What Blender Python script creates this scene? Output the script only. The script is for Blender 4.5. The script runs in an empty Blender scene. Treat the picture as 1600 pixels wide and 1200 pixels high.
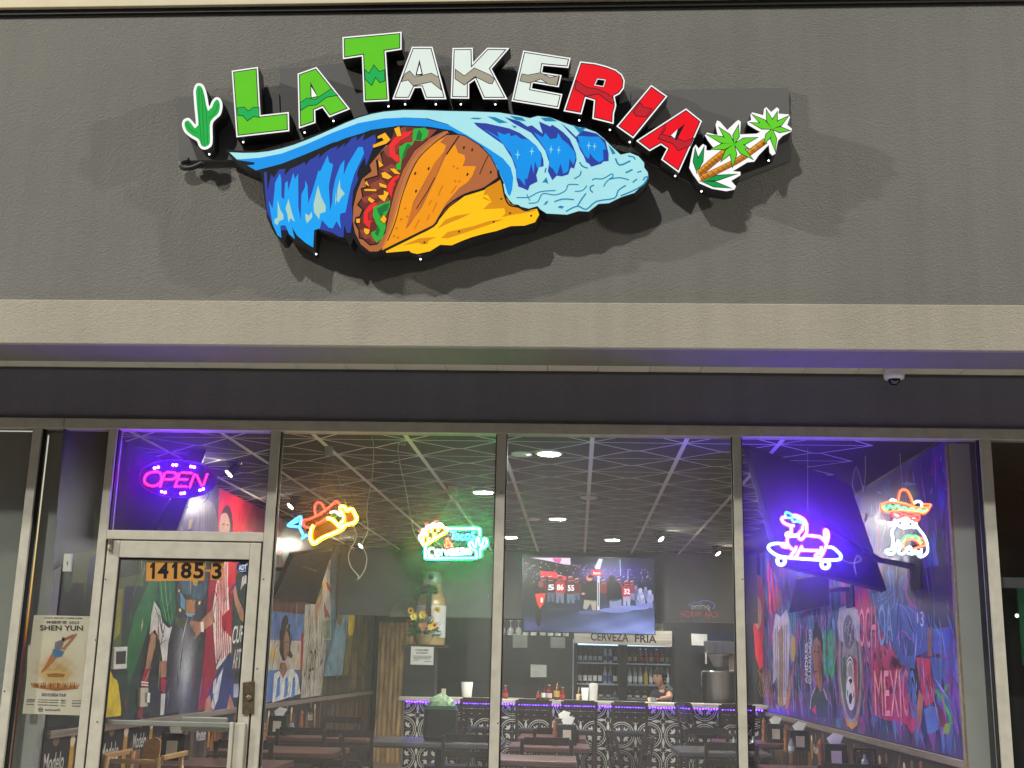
import bpy, bmesh, math, random
from mathutils import Vector, Matrix
from mathutils.geometry import tessellate_polygon
random.seed(7)
SC = bpy.context.scene
COL = SC.collection

# ------------------------------------------------------------------ camera
F_PX, PITCH, YAW, ROLL = 1852.28, 0.23141504, 0.05866542, -0.02303651
CAM = Vector((0.0, -7.0, 1.5))
_cy, _sy, _cp, _sp, _cr, _sr = math.cos(YAW), math.sin(YAW), math.cos(PITCH), math.sin(PITCH), math.cos(ROLL), math.sin(ROLL)
FWD = Vector((-_sy*_cp, _cy*_cp, _sp))
_right = Vector((_cy, _sy, 0)); _up = _right.cross(FWD)
RIGHT = _cr*_right - _sr*_up
UP = _sr*_right + _cr*_up
cd = bpy.data.cameras.new('camera'); cam = bpy.data.objects.new('camera', cd); COL.objects.link(cam)
cd.sensor_fit = 'HORIZONTAL'; cd.sensor_width = 36.0; cd.lens = F_PX/1600*36
cd.clip_start = 0.05; cd.clip_end = 500
m3 = Matrix((RIGHT, UP, -FWD)).transposed()
cam.matrix_world = Matrix.Translation(CAM) @ m3.to_4x4()
SC.camera = cam

# ------------------------------------------------------------------ night sky, lot floodlight, exposure
w = bpy.data.worlds.new('World'); SC.world = w; w.use_nodes = True
wn = w.node_tree.nodes; wl = w.node_tree.links
bgn = wn.get('Background') or wn.new('ShaderNodeBackground')
sky = wn.new('ShaderNodeTexSky'); sky.sky_type = 'NISHITA'; sky.sun_disc = False
sky.sun_elevation = math.radians(-3); sky.sun_rotation = math.radians(20)
wl.new(sky.outputs[0], bgn.inputs[0]); bgn.inputs[1].default_value = 2.9
SUN_DIR = Vector((0.40, 0.78, -0.96)).normalized()      # the way the light travels
sd = bpy.data.lights.new('sun', 'SUN'); sun = bpy.data.objects.new('sun', sd); COL.objects.link(sun)
sd.energy = 2.1; sd.angle = math.radians(1.6); sd.color = (1.0, 0.965, 0.90)
sun.rotation_euler = SUN_DIR.to_track_quat('-Z', 'Y').to_euler(); sun.location = (-8, -16, 20)
SC.view_settings.view_transform = 'Standard'; SC.view_settings.look = 'None'
SC.view_settings.exposure = 0.36; SC.view_settings.gamma = 1.0
SC.render.engine = 'CYCLES'
SC.cycles.use_denoising = True
SC.cycles.max_bounces = 8; SC.cycles.diffuse_bounces = 4; SC.cycles.glossy_bounces = 3
SC.cycles.transparent_max_bounces = 24; SC.cycles.caustics_reflective = False; SC.cycles.caustics_refractive = False
SC.cycles.sample_clamp_indirect = 4.0

# ------------------------------------------------------------------ helpers
def pix(px, py, ax, val):
    """the point where the line of sight through a pixel meets the plane axis = val"""
    d = FWD*F_PX + RIGHT*(px-800) - UP*(py-600)
    return CAM + d*((val-CAM[ax])/d[ax])
def PX(x): return lambda px, py: pix(px, py, 0, x)
def PY(y): return lambda px, py: pix(px, py, 1, y)
def Z(ox, oy, k, pts): return [(ox+x/k, oy+y/k) for x, y in pts]
def lin(c):
    if isinstance(c, str): c = tuple(int(c[i:i+2], 16) for i in (0, 2, 4))
    r = []
    for v in c[:3]:
        v = v/255.0
        r.append(v/12.92 if v <= 0.04045 else ((v+0.055)/1.055)**2.4)
    return tuple(r)

MATS = {}
def P(name, col, rough=0.55, metal=0.0, var=0.12, scale=6.0, bump=0.0, bscale=60.0, spec=0.4, detail=3.0, stretch=None, trans=0.0, emit=0.0):
    """procedural painted / plain material: noise-varied colour and optional noise bump"""
    if name in MATS: return MATS[name]
    m = bpy.data.materials.new(name); m.use_nodes = True; MATS[name] = m
    n, l = m.node_tree.nodes, m.node_tree.links
    b = n['Principled BSDF']; c = lin(col)
    tc = n.new('ShaderNodeTexCoord'); mp = n.new('ShaderNodeMapping'); l.new(tc.outputs['Object'], mp.inputs[0])
    if stretch: mp.inputs['Scale'].default_value = stretch
    nz = n.new('ShaderNodeTexNoise'); nz.inputs['Scale'].default_value = scale; nz.inputs['Detail'].default_value = detail
    l.new(mp.outputs[0], nz.inputs['Vector'])
    rp = n.new('ShaderNodeValToRGB'); l.new(nz.outputs['Fac'], rp.inputs[0])
    rp.color_ramp.elements[0].position = 0.3; rp.color_ramp.elements[1].position = 0.7
    rp.color_ramp.elements[0].color = tuple(v*(1-var) for v in c)+(1,); rp.color_ramp.elements[1].color = tuple(min(1, v*(1+var)) for v in c)+(1,)
    l.new(rp.outputs[0], b.inputs['Base Color'])
    b.inputs['Roughness'].default_value = rough; b.inputs['Metallic'].default_value = metal; b.inputs['Specular IOR Level'].default_value = spec
    if trans: b.inputs['Transmission Weight'].default_value = trans
    if emit:
        l.new(rp.outputs[0], b.inputs['Emission Color']); b.inputs['Emission Strength'].default_value = emit
    if bump:
        n2 = n.new('ShaderNodeTexNoise'); n2.inputs['Scale'].default_value = bscale; n2.inputs['Detail'].default_value = 4; l.new(mp.outputs[0], n2.inputs['Vector'])
        bp = n.new('ShaderNodeBump'); bp.inputs['Strength'].default_value = bump; bp.inputs['Distance'].default_value = 0.02
        l.new(n2.outputs['Fac'], bp.inputs['Height']); l.new(bp.outputs[0], b.inputs['Normal'])
    return m
def EM(name, col, strength):
    if name in MATS: return MATS[name]
    m = bpy.data.materials.new(name); m.use_nodes = True; MATS[name] = m
    b = m.node_tree.nodes['Principled BSDF']; c = lin(col)
    b.inputs['Base Color'].default_value = tuple(0.5*v for v in c)+(1,)
    b.inputs['Emission Color'].default_value = c+(1,); b.inputs['Emission Strength'].default_value = strength
    return m
def ARTMAT(name, emit=0.0, rough=0.5, var=0.0, scale=4.0, base=1.0, spec=0.3):
    """printed / painted art: the ink colours sit in the mesh colour attribute"""
    if name in MATS: return MATS[name]
    m = bpy.data.materials.new(name); m.use_nodes = True; MATS[name] = m
    n, l = m.node_tree.nodes, m.node_tree.links; b = n['Principled BSDF']
    at = n.new('ShaderNodeAttribute'); at.attribute_name = 'Col'
    src = at.outputs['Color']
    if var:
        tc = n.new('ShaderNodeTexCoord'); nz = n.new('ShaderNodeTexNoise'); nz.inputs['Scale'].default_value = scale; nz.inputs['Detail'].default_value = 6
        nz.inputs['Roughness'].default_value = 0.7
        l.new(tc.outputs['Object'], nz.inputs['Vector'])
        mr = n.new('ShaderNodeMapRange'); mr.inputs['From Min'].default_value = 0.3; mr.inputs['From Max'].default_value = 0.7
        mr.inputs['To Min'].default_value = 1-var; mr.inputs['To Max'].default_value = 1+var
        l.new(nz.outputs['Fac'], mr.inputs['Value'])
        vm = n.new('ShaderNodeVectorMath'); vm.operation = 'SCALE'; l.new(src, vm.inputs[0]); l.new(mr.outputs[0], vm.inputs['Scale']); src = vm.outputs[0]
    if base == 1.0: l.new(src, b.inputs['Base Color'])
    else:
        v2 = n.new('ShaderNodeVectorMath'); v2.operation = 'SCALE'; l.new(src, v2.inputs[0]); v2.inputs['Scale'].default_value = base; l.new(v2.outputs[0], b.inputs['Base Color'])
    if emit: l.new(src, b.inputs['Emission Color']); b.inputs['Emission Strength'].default_value = emit
    b.inputs['Roughness'].default_value = rough; b.inputs['Specular IOR Level'].default_value = spec
    return m
def GLASS(name, refl=1.0, glow_film=0.03, tint=(0.93, 0.95, 0.94)):
    if name in MATS: return MATS[name]
    m = bpy.data.materials.new(name); m.use_nodes = True; MATS[name] = m
    n, l = m.node_tree.nodes, m.node_tree.links
    for x in list(n): n.remove(x)
    out = n.new('ShaderNodeOutputMaterial')
    tr = n.new('ShaderNodeBsdfTransparent'); tr.inputs[0].default_value = tint+(1,)
    gl = n.new('ShaderNodeBsdfGlossy'); gl.inputs['Roughness'].default_value = 0.0
    lw = n.new('ShaderNodeLayerWeight'); lw.inputs[0].default_value = 0.5
    pw = n.new('ShaderNodeMath'); pw.operation = 'POWER'; pw.inputs[1].default_value = 5.0; l.new(lw.outputs['Facing'], pw.inputs[0])
    mu = n.new('ShaderNodeMath'); mu.operation = 'MULTIPLY_ADD'; mu.inputs[1].default_value = 0.9*min(1, refl); mu.inputs[2].default_value = 0.04*refl; l.new(pw.outputs[0], mu.inputs[0])
    mx = n.new('ShaderNodeMixShader'); l.new(mu.outputs[0], mx.inputs[0]); l.new(tr.outputs[0], mx.inputs[1]); l.new(gl.outputs[0], mx.inputs[2])
    if glow_film:  # translucent film added so nearby neon spreads a glow over the glass
        df = n.new('ShaderNodeBsdfDiffuse'); tl = n.new('ShaderNodeBsdfTranslucent')
        df.inputs[0].default_value = tl.inputs[0].default_value = (0.8, 0.8, 0.78, 1)
        ad = n.new('ShaderNodeMixShader'); ad.inputs[0].default_value = 0.93; l.new(df.outputs[0], ad.inputs[1]); l.new(tl.outputs[0], ad.inputs[2])
        tc = n.new('ShaderNodeTexCoord'); nz = n.new('ShaderNodeTexNoise'); nz.inputs['Scale'].default_value = 2.5; nz.inputs['Detail'].default_value = 6; l.new(tc.outputs['Object'], nz.inputs['Vector'])
        mr = n.new('ShaderNodeMapRange'); mr.inputs['To Min'].default_value = glow_film*0.6; mr.inputs['To Max'].default_value = glow_film*1.5; l.new(nz.outputs['Fac'], mr.inputs['Value'])
        m2 = n.new('ShaderNodeMixShader'); l.new(mr.outputs[0], m2.inputs[0]); l.new(mx.outputs[0], m2.inputs[1]); l.new(ad.outputs[0], m2.inputs[2])
        l.new(m2.outputs[0], out.inputs[0])
    else: l.new(mx.outputs[0], out.inputs[0])
    return m

def tag(o, label=None, cat=None, group=None, kind=None):
    if label: o['label'] = label
    if cat: o['category'] = cat
    if group: o['group'] = group
    if kind: o['kind'] = kind
    return o
def thing(name, label, cat, loc=(0, 0, 0), rz=0.0, group=None):
    o = bpy.data.objects.new(name, None); COL.objects.link(o); o.location = loc; o.rotation_euler = (0, 0, rz); o.empty_display_size = 0.1
    return tag(o, label, cat, group)
def base_of(o):
    v = Vector((0, 0, 0))
    while o is not None: v += o.location; o = o.parent
    return v
def copy_tree(o, parent=None):
    c = o.copy(); COL.objects.link(c); c.parent = parent
    for ch in list(o.children): copy_tree(ch, c)
    return c

class B:
    """collects geometry for ONE mesh object"""
    def __init__(s): s.v = []; s.f = []; s.c = []; s.sm = []
    def add(s, vs, fs, col=None, smooth=False):
        o = len(s.v); s.v += [Vector(p) for p in vs]
        for f in fs: s.f.append([o+i for i in f]); s.c.append(col); s.sm.append(smooth)
        return s
    def box(s, a, b, col=None):
        (x0, y0, z0), (x1, y1, z1) = a, b
        return s.add([(x0,y0,z0),(x1,y0,z0),(x1,y1,z0),(x0,y1,z0),(x0,y0,z1),(x1,y0,z1),(x1,y1,z1),(x0,y1,z1)],
              [(0,3,2,1),(4,5,6,7),(0,1,5,4),(1,2,6,5),(2,3,7,6),(3,0,4,7)], col)
    def hexa(s, p, col=None):   # 8 corners, bottom ring then top ring
        return s.add(p, [(0,3,2,1),(4,5,6,7),(0,1,5,4),(1,2,6,5),(2,3,7,6),(3,0,4,7)], col)
    def slab(s, quad, thick, col=None):   # quad of 4 points, thick along its normal
        q = [Vector(p) for p in quad]; n = (q[1]-q[0]).cross(q[3]-q[0]).normalized()*thick
        return s.hexa(q+[p+n for p in q], col)
    def tube(s, path, r, n=8, col=None, closed=False, r1=None):
        P_ = [Vector(p) for p in path]; k = len(P_); vs = []; fs = []
        nrm = None
        for i, p in enumerate(P_):
            if closed: d = P_[(i+1) % k]-P_[i-1]
            else: d = P_[min(i+1, k-1)]-P_[max(i-1, 0)]
            d.normalize()
            if nrm is None:
                nrm = d.orthogonal().normalized()
            else:
                nrm = (nrm-d*nrm.dot(d)); nrm = nrm.normalized() if nrm.length > 1e-6 else d.orthogonal().normalized()
            b_ = d.cross(nrm); rr = r if r1 is None else r+(r1-r)*i/(k-1)
            for j in range(n):
                a = 2*math.pi*j/n; vs.append(p+nrm*(math.cos(a)*rr)+b_*(math.sin(a)*rr))
        kk = k if closed else k-1
        for i in range(kk):
            i2 = (i+1) % k
            for j in range(n): fs.append((i*n+j, i*n+(j+1) % n, i2*n+(j+1) % n, i2*n+j))
        if not closed: fs.append(tuple(range(n-1, -1, -1))); fs.append(tuple((k-1)*n+j for j in range(n)))
        return s.add(vs, fs, col, True)
    def lathe(s, prof, c=(0, 0, 0), n=20, col=None, axis='Z'):
        vs = []; fs = []; c = Vector(c)
        for r, h in prof:
            for j in range(n):
                a = 2*math.pi*j/n
                p = Vector((r*math.cos(a), r*math.sin(a), h))
                if axis == 'Y': p = Vector((p.x, h, p.y))
                vs.append(c+p)
        k = len(prof)
        for i in range(k-1):
            for j in range(n): fs.append((i*n+j, i*n+(j+1) % n, (i+1)*n+(j+1) % n, (i+1)*n+j))
        s.add(vs, fs, col, True)
        if prof[0][0] > 1e-5: s.add(vs[:n], [tuple(range(n-1, -1, -1))], col)
        if prof[-1][0] > 1e-5: s.add(vs[-n:], [tuple(range(n))], col)
        return s
    def ball(s, c, r, n=10, m=6, col=None, sc=(1, 1, 1)):
        prof = [(max(1e-4, math.sin(math.pi*i/m)), -math.cos(math.pi*i/m)) for i in range(m+1)]
        o = len(s.v); s.lathe(prof, (0, 0, 0), n, col)
        for i in range(o, len(s.v)):
            p = s.v[i]; s.v[i] = Vector(c)+Vector((p.x*r*sc[0], p.y*r*sc[1], p.z*r*sc[2]))
        return s
    def build(s, name, mat, parent=None, bevel=0.0, world=True, kind=None, smooth=False, label=None):
        base = base_of(parent) if (parent is not None and world) else Vector((0, 0, 0))
        me = bpy.data.meshes.new(name); me.from_pydata([tuple(p-base) for p in s.v], [], s.f)
        for i, p in enumerate(me.polygons): p.use_smooth = s.sm[i] or smooth
        if any(c is not None for c in s.c):
            at = me.color_attributes.new('Col', 'FLOAT_COLOR', 'CORNER'); k = 0; flat = []
            for i, p in enumerate(me.polygons):
                c = s.c[i] or (0.5, 0.5, 0.5); many = isinstance(c, list)
                for q_ in range(len(p.loop_indices)): d_ = c[q_] if many else c; flat += [d_[0], d_[1], d_[2], 1.0]
            at.data.foreach_set('color', flat)
        me.materials.append(mat); me.update()
        if not any(isinstance(c, list) for c in s.c):
            bm = bmesh.new(); bm.from_mesh(me); bmesh.ops.recalc_face_normals(bm, faces=bm.faces[:]); bm.to_mesh(me); bm.free()
        o = bpy.data.objects.new(name, me); COL.objects.link(o)
        if parent is not None: o.parent = parent
        if bevel:
            bv = o.modifiers.new('bevel', 'BEVEL'); bv.width = bevel; bv.segments = 2; bv.limit_method = 'ANGLE'
        if kind: o['kind'] = kind
        if label: o['label'] = label
        return o

# ---- flat art ---------------------------------------------------------------
def cat(pts, n=5, closed=True):
    out = []; k = len(pts)
    rng = range(k) if closed else range(k-1)
    for i in rng:
        if closed: p0, p1, p2, p3 = pts[i-1], pts[i], pts[(i+1) % k], pts[(i+2) % k]
        else: p0, p1, p2, p3 = pts[max(i-1, 0)], pts[i], pts[i+1], pts[min(i+2, k-1)]
        for j in range(n):
            t = j/n
            out.append(tuple(0.5*(2*p1[a]+(p2[a]-p0[a])*t+(2*p0[a]-5*p1[a]+4*p2[a]-p3[a])*t*t+(3*p1[a]-p0[a]-3*p2[a]+p3[a])*t**3) for a in (0, 1)))
    if not closed: out.append(pts[-1])
    return out
def area(p): return 0.5*sum(p[i-1][0]*p[i][1]-p[i][0]*p[i-1][1] for i in range(len(p)))
def inset(p, d):
    """mitred offset; positive d shrinks"""
    q = []; k = len(p); sgn = 1 if area(p) > 0 else -1
    for i in range(k):
        a, b, c = Vector(p[i-1]), Vector(p[i]), Vector(p[(i+1) % k])
        e1 = (b-a); e2 = (c-b)
        if e1.length < 1e-6 or e2.length < 1e-6: q.append(tuple(b)); continue
        e1.normalize(); e2.normalize()
        n1 = Vector((-e1.y, e1.x))*sgn; n2 = Vector((-e2.y, e2.x))*sgn
        m = n1+n2
        if m.length < 1e-4: m = n1
        m.normalize(); k_ = d/max(0.35, m.dot(n1)); q.append(tuple(b+m*k_))
    return q
def ell(cx, cy, rx, ry, n=20, rot=0.0):
    return [(cx+rx*math.cos(t)*math.cos(rot)-ry*math.sin(t)*math.sin(rot), cy+rx*math.cos(t)*math.sin(rot)+ry*math.sin(t)*math.cos(rot)) for t in [2*math.pi*i/n for i in range(n)]]
class Art:
    """flat coloured shapes on a plane; fn maps art coordinates to the world, n is the way the print faces"""
    def __init__(s, fn, n, step=0.0006): s.b = B(); s.fn = fn; s.n = Vector(n); s.step = step
    def poly(s, pts, col, layer=0, holes=()):
        loops = [pts]+list(holes); flat = [p for lp in loops for p in lp]
        tris = tessellate_polygon([[Vector((p[0], p[1], 0)) for p in lp] for lp in loops])
        off = s.n*(s.step*layer)
        s.b.add([s.fn(*p)+off for p in flat], [t for t in tris], lin(col)); return s
    def stroke(s, path, wd, col, layer=0, closed=False):
        k = len(path); L_ = []; R_ = []
        for i in range(k):
            if closed: a, b = Vector(path[i-1]), Vector(path[(i+1) % k])
            else: a, b = Vector(path[max(i-1, 0)]), Vector(path[min(i+1, k-1)])
            d = (b-a); d = d.normalized() if d.length > 1e-6 else Vector((1, 0)); n = Vector((-d.y, d.x))*wd/2
            p = Vector(path[i]); L_.append(tuple(p+n)); R_.append(tuple(p-n))
        off = s.n*(s.step*layer); vs = [s.fn(*p)+off for p in L_+R_]
        fs = [(i, i+1, k+i+1, k+i) for i in range(k-1)]
        if closed: fs.append((k-1, 0, k, 2*k-1))
        s.b.add(vs, fs, lin(col)); return s
    def text(s, body, quad, col, layer=0, bold=0.0):
        vs, fs = text_mesh(body, bold); TL, TR, BR, BL = [Vector(q) for q in quad]; off = s.n*(s.step*layer); out = []
        for u, v in vs:
            p = (TL*(1-u)+TR*u)*v+(BL*(1-u)+BR*u)*(1-v); out.append(s.fn(p.x, p.y)+off)
        s.b.add(out, fs, lin(col)); return s
    def wash(s, quad, nu, nv, fn, layer=0):
        """a soft-blended field of colour over a quad: fn(u, v) gives the paint, v runs down"""
        TL, TR, BR, BL = [Vector(q) for q in quad]; off = s.n*(s.step*layer); vs = []; cs = []
        for j in range(nv+1):
            for i in range(nu+1):
                u, v = i/nu, j/nv; p = (TL*(1-u)+TR*u)*(1-v)+(BL*(1-u)+BR*u)*v; vs.append(s.fn(p.x, p.y)+off); cs.append(lin(fn(u, v)))
        o = len(s.b.v); s.b.v += vs
        for j in range(nv):
            for i in range(nu):
                a = j*(nu+1)+i; f = [a, a+1, a+nu+2, a+nu+1]; s.b.f.append([o+k for k in f]); s.b.c.append([cs[k] for k in f]); s.b.sm.append(False)
        return s
    def build(s, *a, **k): return s.b.build(*a, **k)
_TX = {}
def text_mesh(body, bold=0.0):
    key = (body, bold)
    if key in _TX: return _TX[key]
    cu = bpy.data.curves.new('lettering', 'FONT'); cu.body = body; cu.offset = bold; cu.resolution_u = 3
    ob = bpy.data.objects.new('lettering', cu); COL.objects.link(ob)
    dg = bpy.context.evaluated_depsgraph_get(); me = bpy.data.meshes.new_from_object(ob.evaluated_get(dg))
    vs = [(v.co.x, v.co.y) for v in me.vertices]; fs = [tuple(p.vertices) for p in me.polygons]
    bpy.data.objects.remove(ob); bpy.data.curves.remove(cu); bpy.data.meshes.remove(me)
    if not vs: _TX[key] = ([], []); return _TX[key]
    x0, x1 = min(v[0] for v in vs), max(v[0] for v in vs); y0, y1 = min(v[1] for v in vs), max(v[1] for v in vs)
    _TX[key] = ([((x-x0)/max(1e-6, x1-x0), (y-y0)/max(1e-6, y1-y0)) for x, y in vs], fs)
    return _TX[key]
def prism(b, pts, fn, nvec, depth, holes=(), col=None):
    """closed solid: outline (art coordinates) at fn, running back by depth against nvec"""
    loops = [pts]+list(holes); flat = [p for lp in loops for p in lp]
    tris = tessellate_polygon([[Vector((p[0], p[1], 0)) for p in lp] for lp in loops])
    A = [fn(*p) for p in flat]; n = Vector(nvec)*depth; C_ = [a-n for a in A]; k = len(A)
    fs = [tuple(t) for t in tris]+[tuple(i+k for i in reversed(t)) for t in tris]
    o = 0
    for lp in loops:
        m = len(lp)
        for i in range(m):
            j = (i+1) % m; fs.append((o+i, o+j, o+j+k, o+i+k))
        o += m
    b.add(A+C_, fs, col); return b

# ================================================================== THE SETTING
def stucco(name, col, strength, sc1, sc2, var=0.08, grain=1.0):
    m = bpy.data.materials.new(name); m.use_nodes = True
    n, l = m.node_tree.nodes, m.node_tree.links; b = n['Principled BSDF']; c = lin(col)
    tc = n.new('ShaderNodeTexCoord')
    n1 = n.new('ShaderNodeTexNoise'); n1.inputs['Scale'].default_value = sc1; n1.inputs['Detail'].default_value = 5; n1.inputs['Roughness'].default_value = 0.65
    mp = n.new('ShaderNodeMapping'); mp.inputs['Scale'].default_value = (0.8, 1, 1.15); l.new(tc.outputs['Object'], mp.inputs[0])
    l.new(mp.outputs[0], n1.inputs['Vector'])
    n2 = n.new('ShaderNodeTexNoise'); n2.inputs['Scale'].default_value = sc2; n2.inputs['Detail'].default_value = 6; l.new(tc.outputs['Object'], n2.inputs['Vector'])
    n3 = n.new('ShaderNodeTexNoise'); n3.inputs['Scale'].default_value = 0.9; n3.inputs['Detail'].default_value = 5; l.new(tc.outputs['Object'], n3.inputs['Vector'])
    ad = n.new('ShaderNodeMath'); ad.operation = 'ADD'; l.new(n1.outputs['Fac'], ad.inputs[0])
    mu = n.new('ShaderNodeMath'); mu.operation = 'MULTIPLY'; mu.inputs[1].default_value = 0.5*grain; l.new(n2.outputs['Fac'], mu.inputs[0]); l.new(mu.outputs[0], ad.inputs[1])
    bp = n.new('ShaderNodeBump'); bp.inputs['Strength'].default_value = strength; bp.inputs['Distance'].default_value = 0.012
    l.new(ad.outputs[0], bp.inputs['Height']); l.new(bp.outputs[0], b.inputs['Normal'])
    # weather streaks running down, and broad fading
    mp2 = n.new('ShaderNodeMapping'); mp2.inputs['Scale'].default_value = (5.0, 1, 0.25); l.new(tc.outputs['Object'], mp2.inputs[0])
    n4 = n.new('ShaderNodeTexNoise'); n4.inputs['Scale'].default_value = 1.6; n4.inputs['Detail'].default_value = 5; l.new(mp2.outputs[0], n4.inputs['Vector'])
    r = n.new('ShaderNodeValToRGB'); l.new(n3.outputs['Fac'], r.inputs[0])
    r.color_ramp.elements[0].position = 0.32; r.color_ramp.elements[1].position = 0.68
    r.color_ramp.elements[0].color = tuple(v*(1-var) for v in c)+(1,); r.color_ramp.elements[1].color = tuple(v*(1+var) for v in c)+(1,)
    r2 = n.new('ShaderNodeMapRange'); l.new(n4.outputs['Fac'], r2.inputs['Value']); r2.inputs['From Min'].default_value = 0.3; r2.inputs['From Max'].default_value = 0.65
    r2.inputs['To Min'].default_value = 1-var*1.1; r2.inputs['To Max'].default_value = 1.03
    vm = n.new('ShaderNodeVectorMath'); vm.operation = 'SCALE'; l.new(r.outputs[0], vm.inputs[0]); l.new(r2.outputs[0], vm.inputs['Scale'])
    l.new(vm.outputs[0], b.inputs['Base Color']); b.inputs['Roughness'].default_value = 0.9; b.inputs['Specular IOR Level'].default_value = 0.2
    return m
M_WALL = stucco('grey_stucco', (113, 113, 109), 0.7, 85, 230, 0.06)
M_BAND = stucco('beige_stucco', (160, 156, 143), 0.75, 90, 260, 0.07, 1.4)
M_BEAM = stucco('beam_stucco', (118, 117, 112), 0.6, 34, 120, 0.07)
M_BULK = stucco('bulkhead_stucco', (116, 116, 128), 0.35, 40, 140, 0.06)
M_SOFF = P('soffit_white', (196, 192, 180), 0.6, var=0.06, scale=3)
M_FRAME = P('frame_aluminium', (164, 162, 150), 0.5, var=0.10, scale=14, bump=0.04, bscale=160, detail=7)
M_DARKGASKET = P('gasket_rubber', (22, 22, 24), 0.7)
M_GLASS = GLASS('window_glass', 1.0, 0.036)
M_GLASS2 = GLASS('clear_glass', 1.0, 0.0)
M_BLACK = P('black_metal', (20, 20, 22), 0.45, var=0.2)
M_BLACKP = P('black_plastic', (24, 24, 26), 0.4, var=0.2)
M_STEEL = P('brushed_steel', (176, 178, 182), 0.28, 1.0, var=0.1, scale=30, stretch=(1, 1, 0.05))
M_WHITE = P('white_plastic', (215, 213, 205), 0.45, var=0.05)
M_WOODD = P('dark_wood', (38, 26, 22), 0.38, var=0.25, scale=20, stretch=(1, 1, 8))
M_WOODL = P('pale_wood', (176, 132, 82), 0.45, var=0.16, scale=18, stretch=(1, 8, 8))

# ground outside
g = B().box((-60, -90, -0.5), (60, -3.15, -0.13)); tag(g.build('parking_lot', P('asphalt', (64, 64, 66), 0.9, var=0.25, scale=3, bump=0.4, bscale=140)), kind='structure')
g = B().box((-60, -3.0, -0.4), (60, -0.06, 0.0)); tag(g.build('pavement', P('concrete', (186, 182, 174), 0.9, var=0.12, scale=2.5, bump=0.2, bscale=120)), kind='structure')
g = B().box((-60, -3.148, -0.4), (60, -3.002, 0.004)); tag(g.build('kerb', P('kerb_concrete', (165, 160, 148), 0.9, var=0.1, scale=4, bump=0.2, bscale=100), bevel=0.02), kind='structure')

# the building front
Y_FACE, Y_BAND, Y_BULK = -0.62, -0.66, -0.03
Z_SOF = 3.206; Z_HEAD0, Z_HEAD1 = 2.836, 2.899
zb = pix(800, 472, 1, Y_BAND).z
bld = thing('storefront_building', 'grey stucco strip-mall shopfront with beige band and beige aluminium window frames', 'building', (0, 0, 0))
tA, tB = pix(0, 26, 1, Y_FACE), pix(900, 14, 1, Y_FACE)
def ztop(x): return tA.z+(tB.z-tA.z)*(x-tA.x)/(tB.x-tA.x)      # the parapet climbs slightly to the right
def ramp(y0, y1, d0, d1, flat=None):
    q = lambda x, d: flat if (flat is not None and d == d0) else ztop(x)+d
    return B().hexa([(-9, y0, q(-9, d0)), (9, y0, q(9, d0)), (9, y1, q(9, d0)), (-9, y1, q(-9, d0)), (-9, y0, ztop(-9)+d1), (9, y0, ztop(9)+d1), (9, y1, ztop(9)+d1), (-9, y1, ztop(-9)+d1)])
ramp(Y_FACE, -0.10, -1, 0.0, zb-0.02).build('upper_wall', M_WALL, bld)
B().box((-9, Y_BAND, Z_SOF), (9, Y_FACE-0.0005, zb)).build('trim_band', M_BAND, bld, bevel=0.006)
B().box((-9, Y_FACE, Z_SOF+0.003), (9, -0.24, zb-0.021)).build('soffit_beam', M_BEAM, bld, bevel=0.004)
cop = ramp(Y_FACE-0.02, -0.08, 0.002, 0.032).build('coping', P('dark_coping', (38, 40, 38), 0.5), bld)
ramp(Y_FACE-0.045, -0.06, 0.033, 0.30).build('coping_cap', P('cream_coping', (190, 180, 152), 0.5, var=0.06), cop, bevel=0.004)
sp = None
for i in range(44):
    x0 = -6.6+i*0.305
    if sp is None:
        sp = B().box((x0+0.0015, -0.239, Z_SOF+0.02), (x0+0.3035, Y_BULK-0.001, Z_SOF+0.04)).build('soffit_panel', M_SOFF, bld, bevel=0.002); s0 = x0
    else:
        c = sp.copy(); COL.objects.link(c); c.parent = bld; c.location = (x0-s0, 0, random.uniform(-0.001, 0.001))
B().box((-9, -0.10, Z_SOF+0.045), (9, 0.10, zb)).build('lintel', M_BEAM, bld)
B().box((-9, Y_BULK, Z_HEAD1+0.001), (9, 0.10, Z_SOF+0.044)).build('bulkhead', M_BULK, bld)
B().box((-9, Y_BULK-0.008, Z_SOF+0.004), (9, Y_BULK-0.0005, Z_SOF+0.019)).build('soffit_trim', P('trim_dark', (70, 70, 72), 0.5), bld)
B().box((-9, -0.052, Z_HEAD0), (9, 0.05, Z_HEAD1)).build('head_rail', M_FRAME, bld, bevel=0.003)
B().box((-9, -0.05, 0.0), (9, 0.05, 0.10)).build('sill_rail', M_FRAME, bld, bevel=0.003)
MUL = [(-4.9, -4.845), (-3.337, -3.282), (-2.862, -2.81), (-1.86, -1.803), (-0.49, -0.435), (0.905, 0.954), (2.337, 2.40), (3.8, 3.86)]
for a, b_ in MUL:
    mu = B().box((a, -0.048, 0.101), (b_, 0.048, Z_HEAD0-0.0005)).build('mullion', M_FRAME, bld, bevel=0.002)
    B().box((a-0.007, -0.03, 0.102), (a-0.0005, 0.012, Z_HEAD0-0.001)).box((b_+0.0005, -0.03, 0.102), (b_+0.007, 0.012, Z_HEAD0-0.001)).build('gasket', M_DARKGASKET, mu)
Z_TR0, Z_TR1 = 2.168, 2.222        # transom bar over the door
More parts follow.
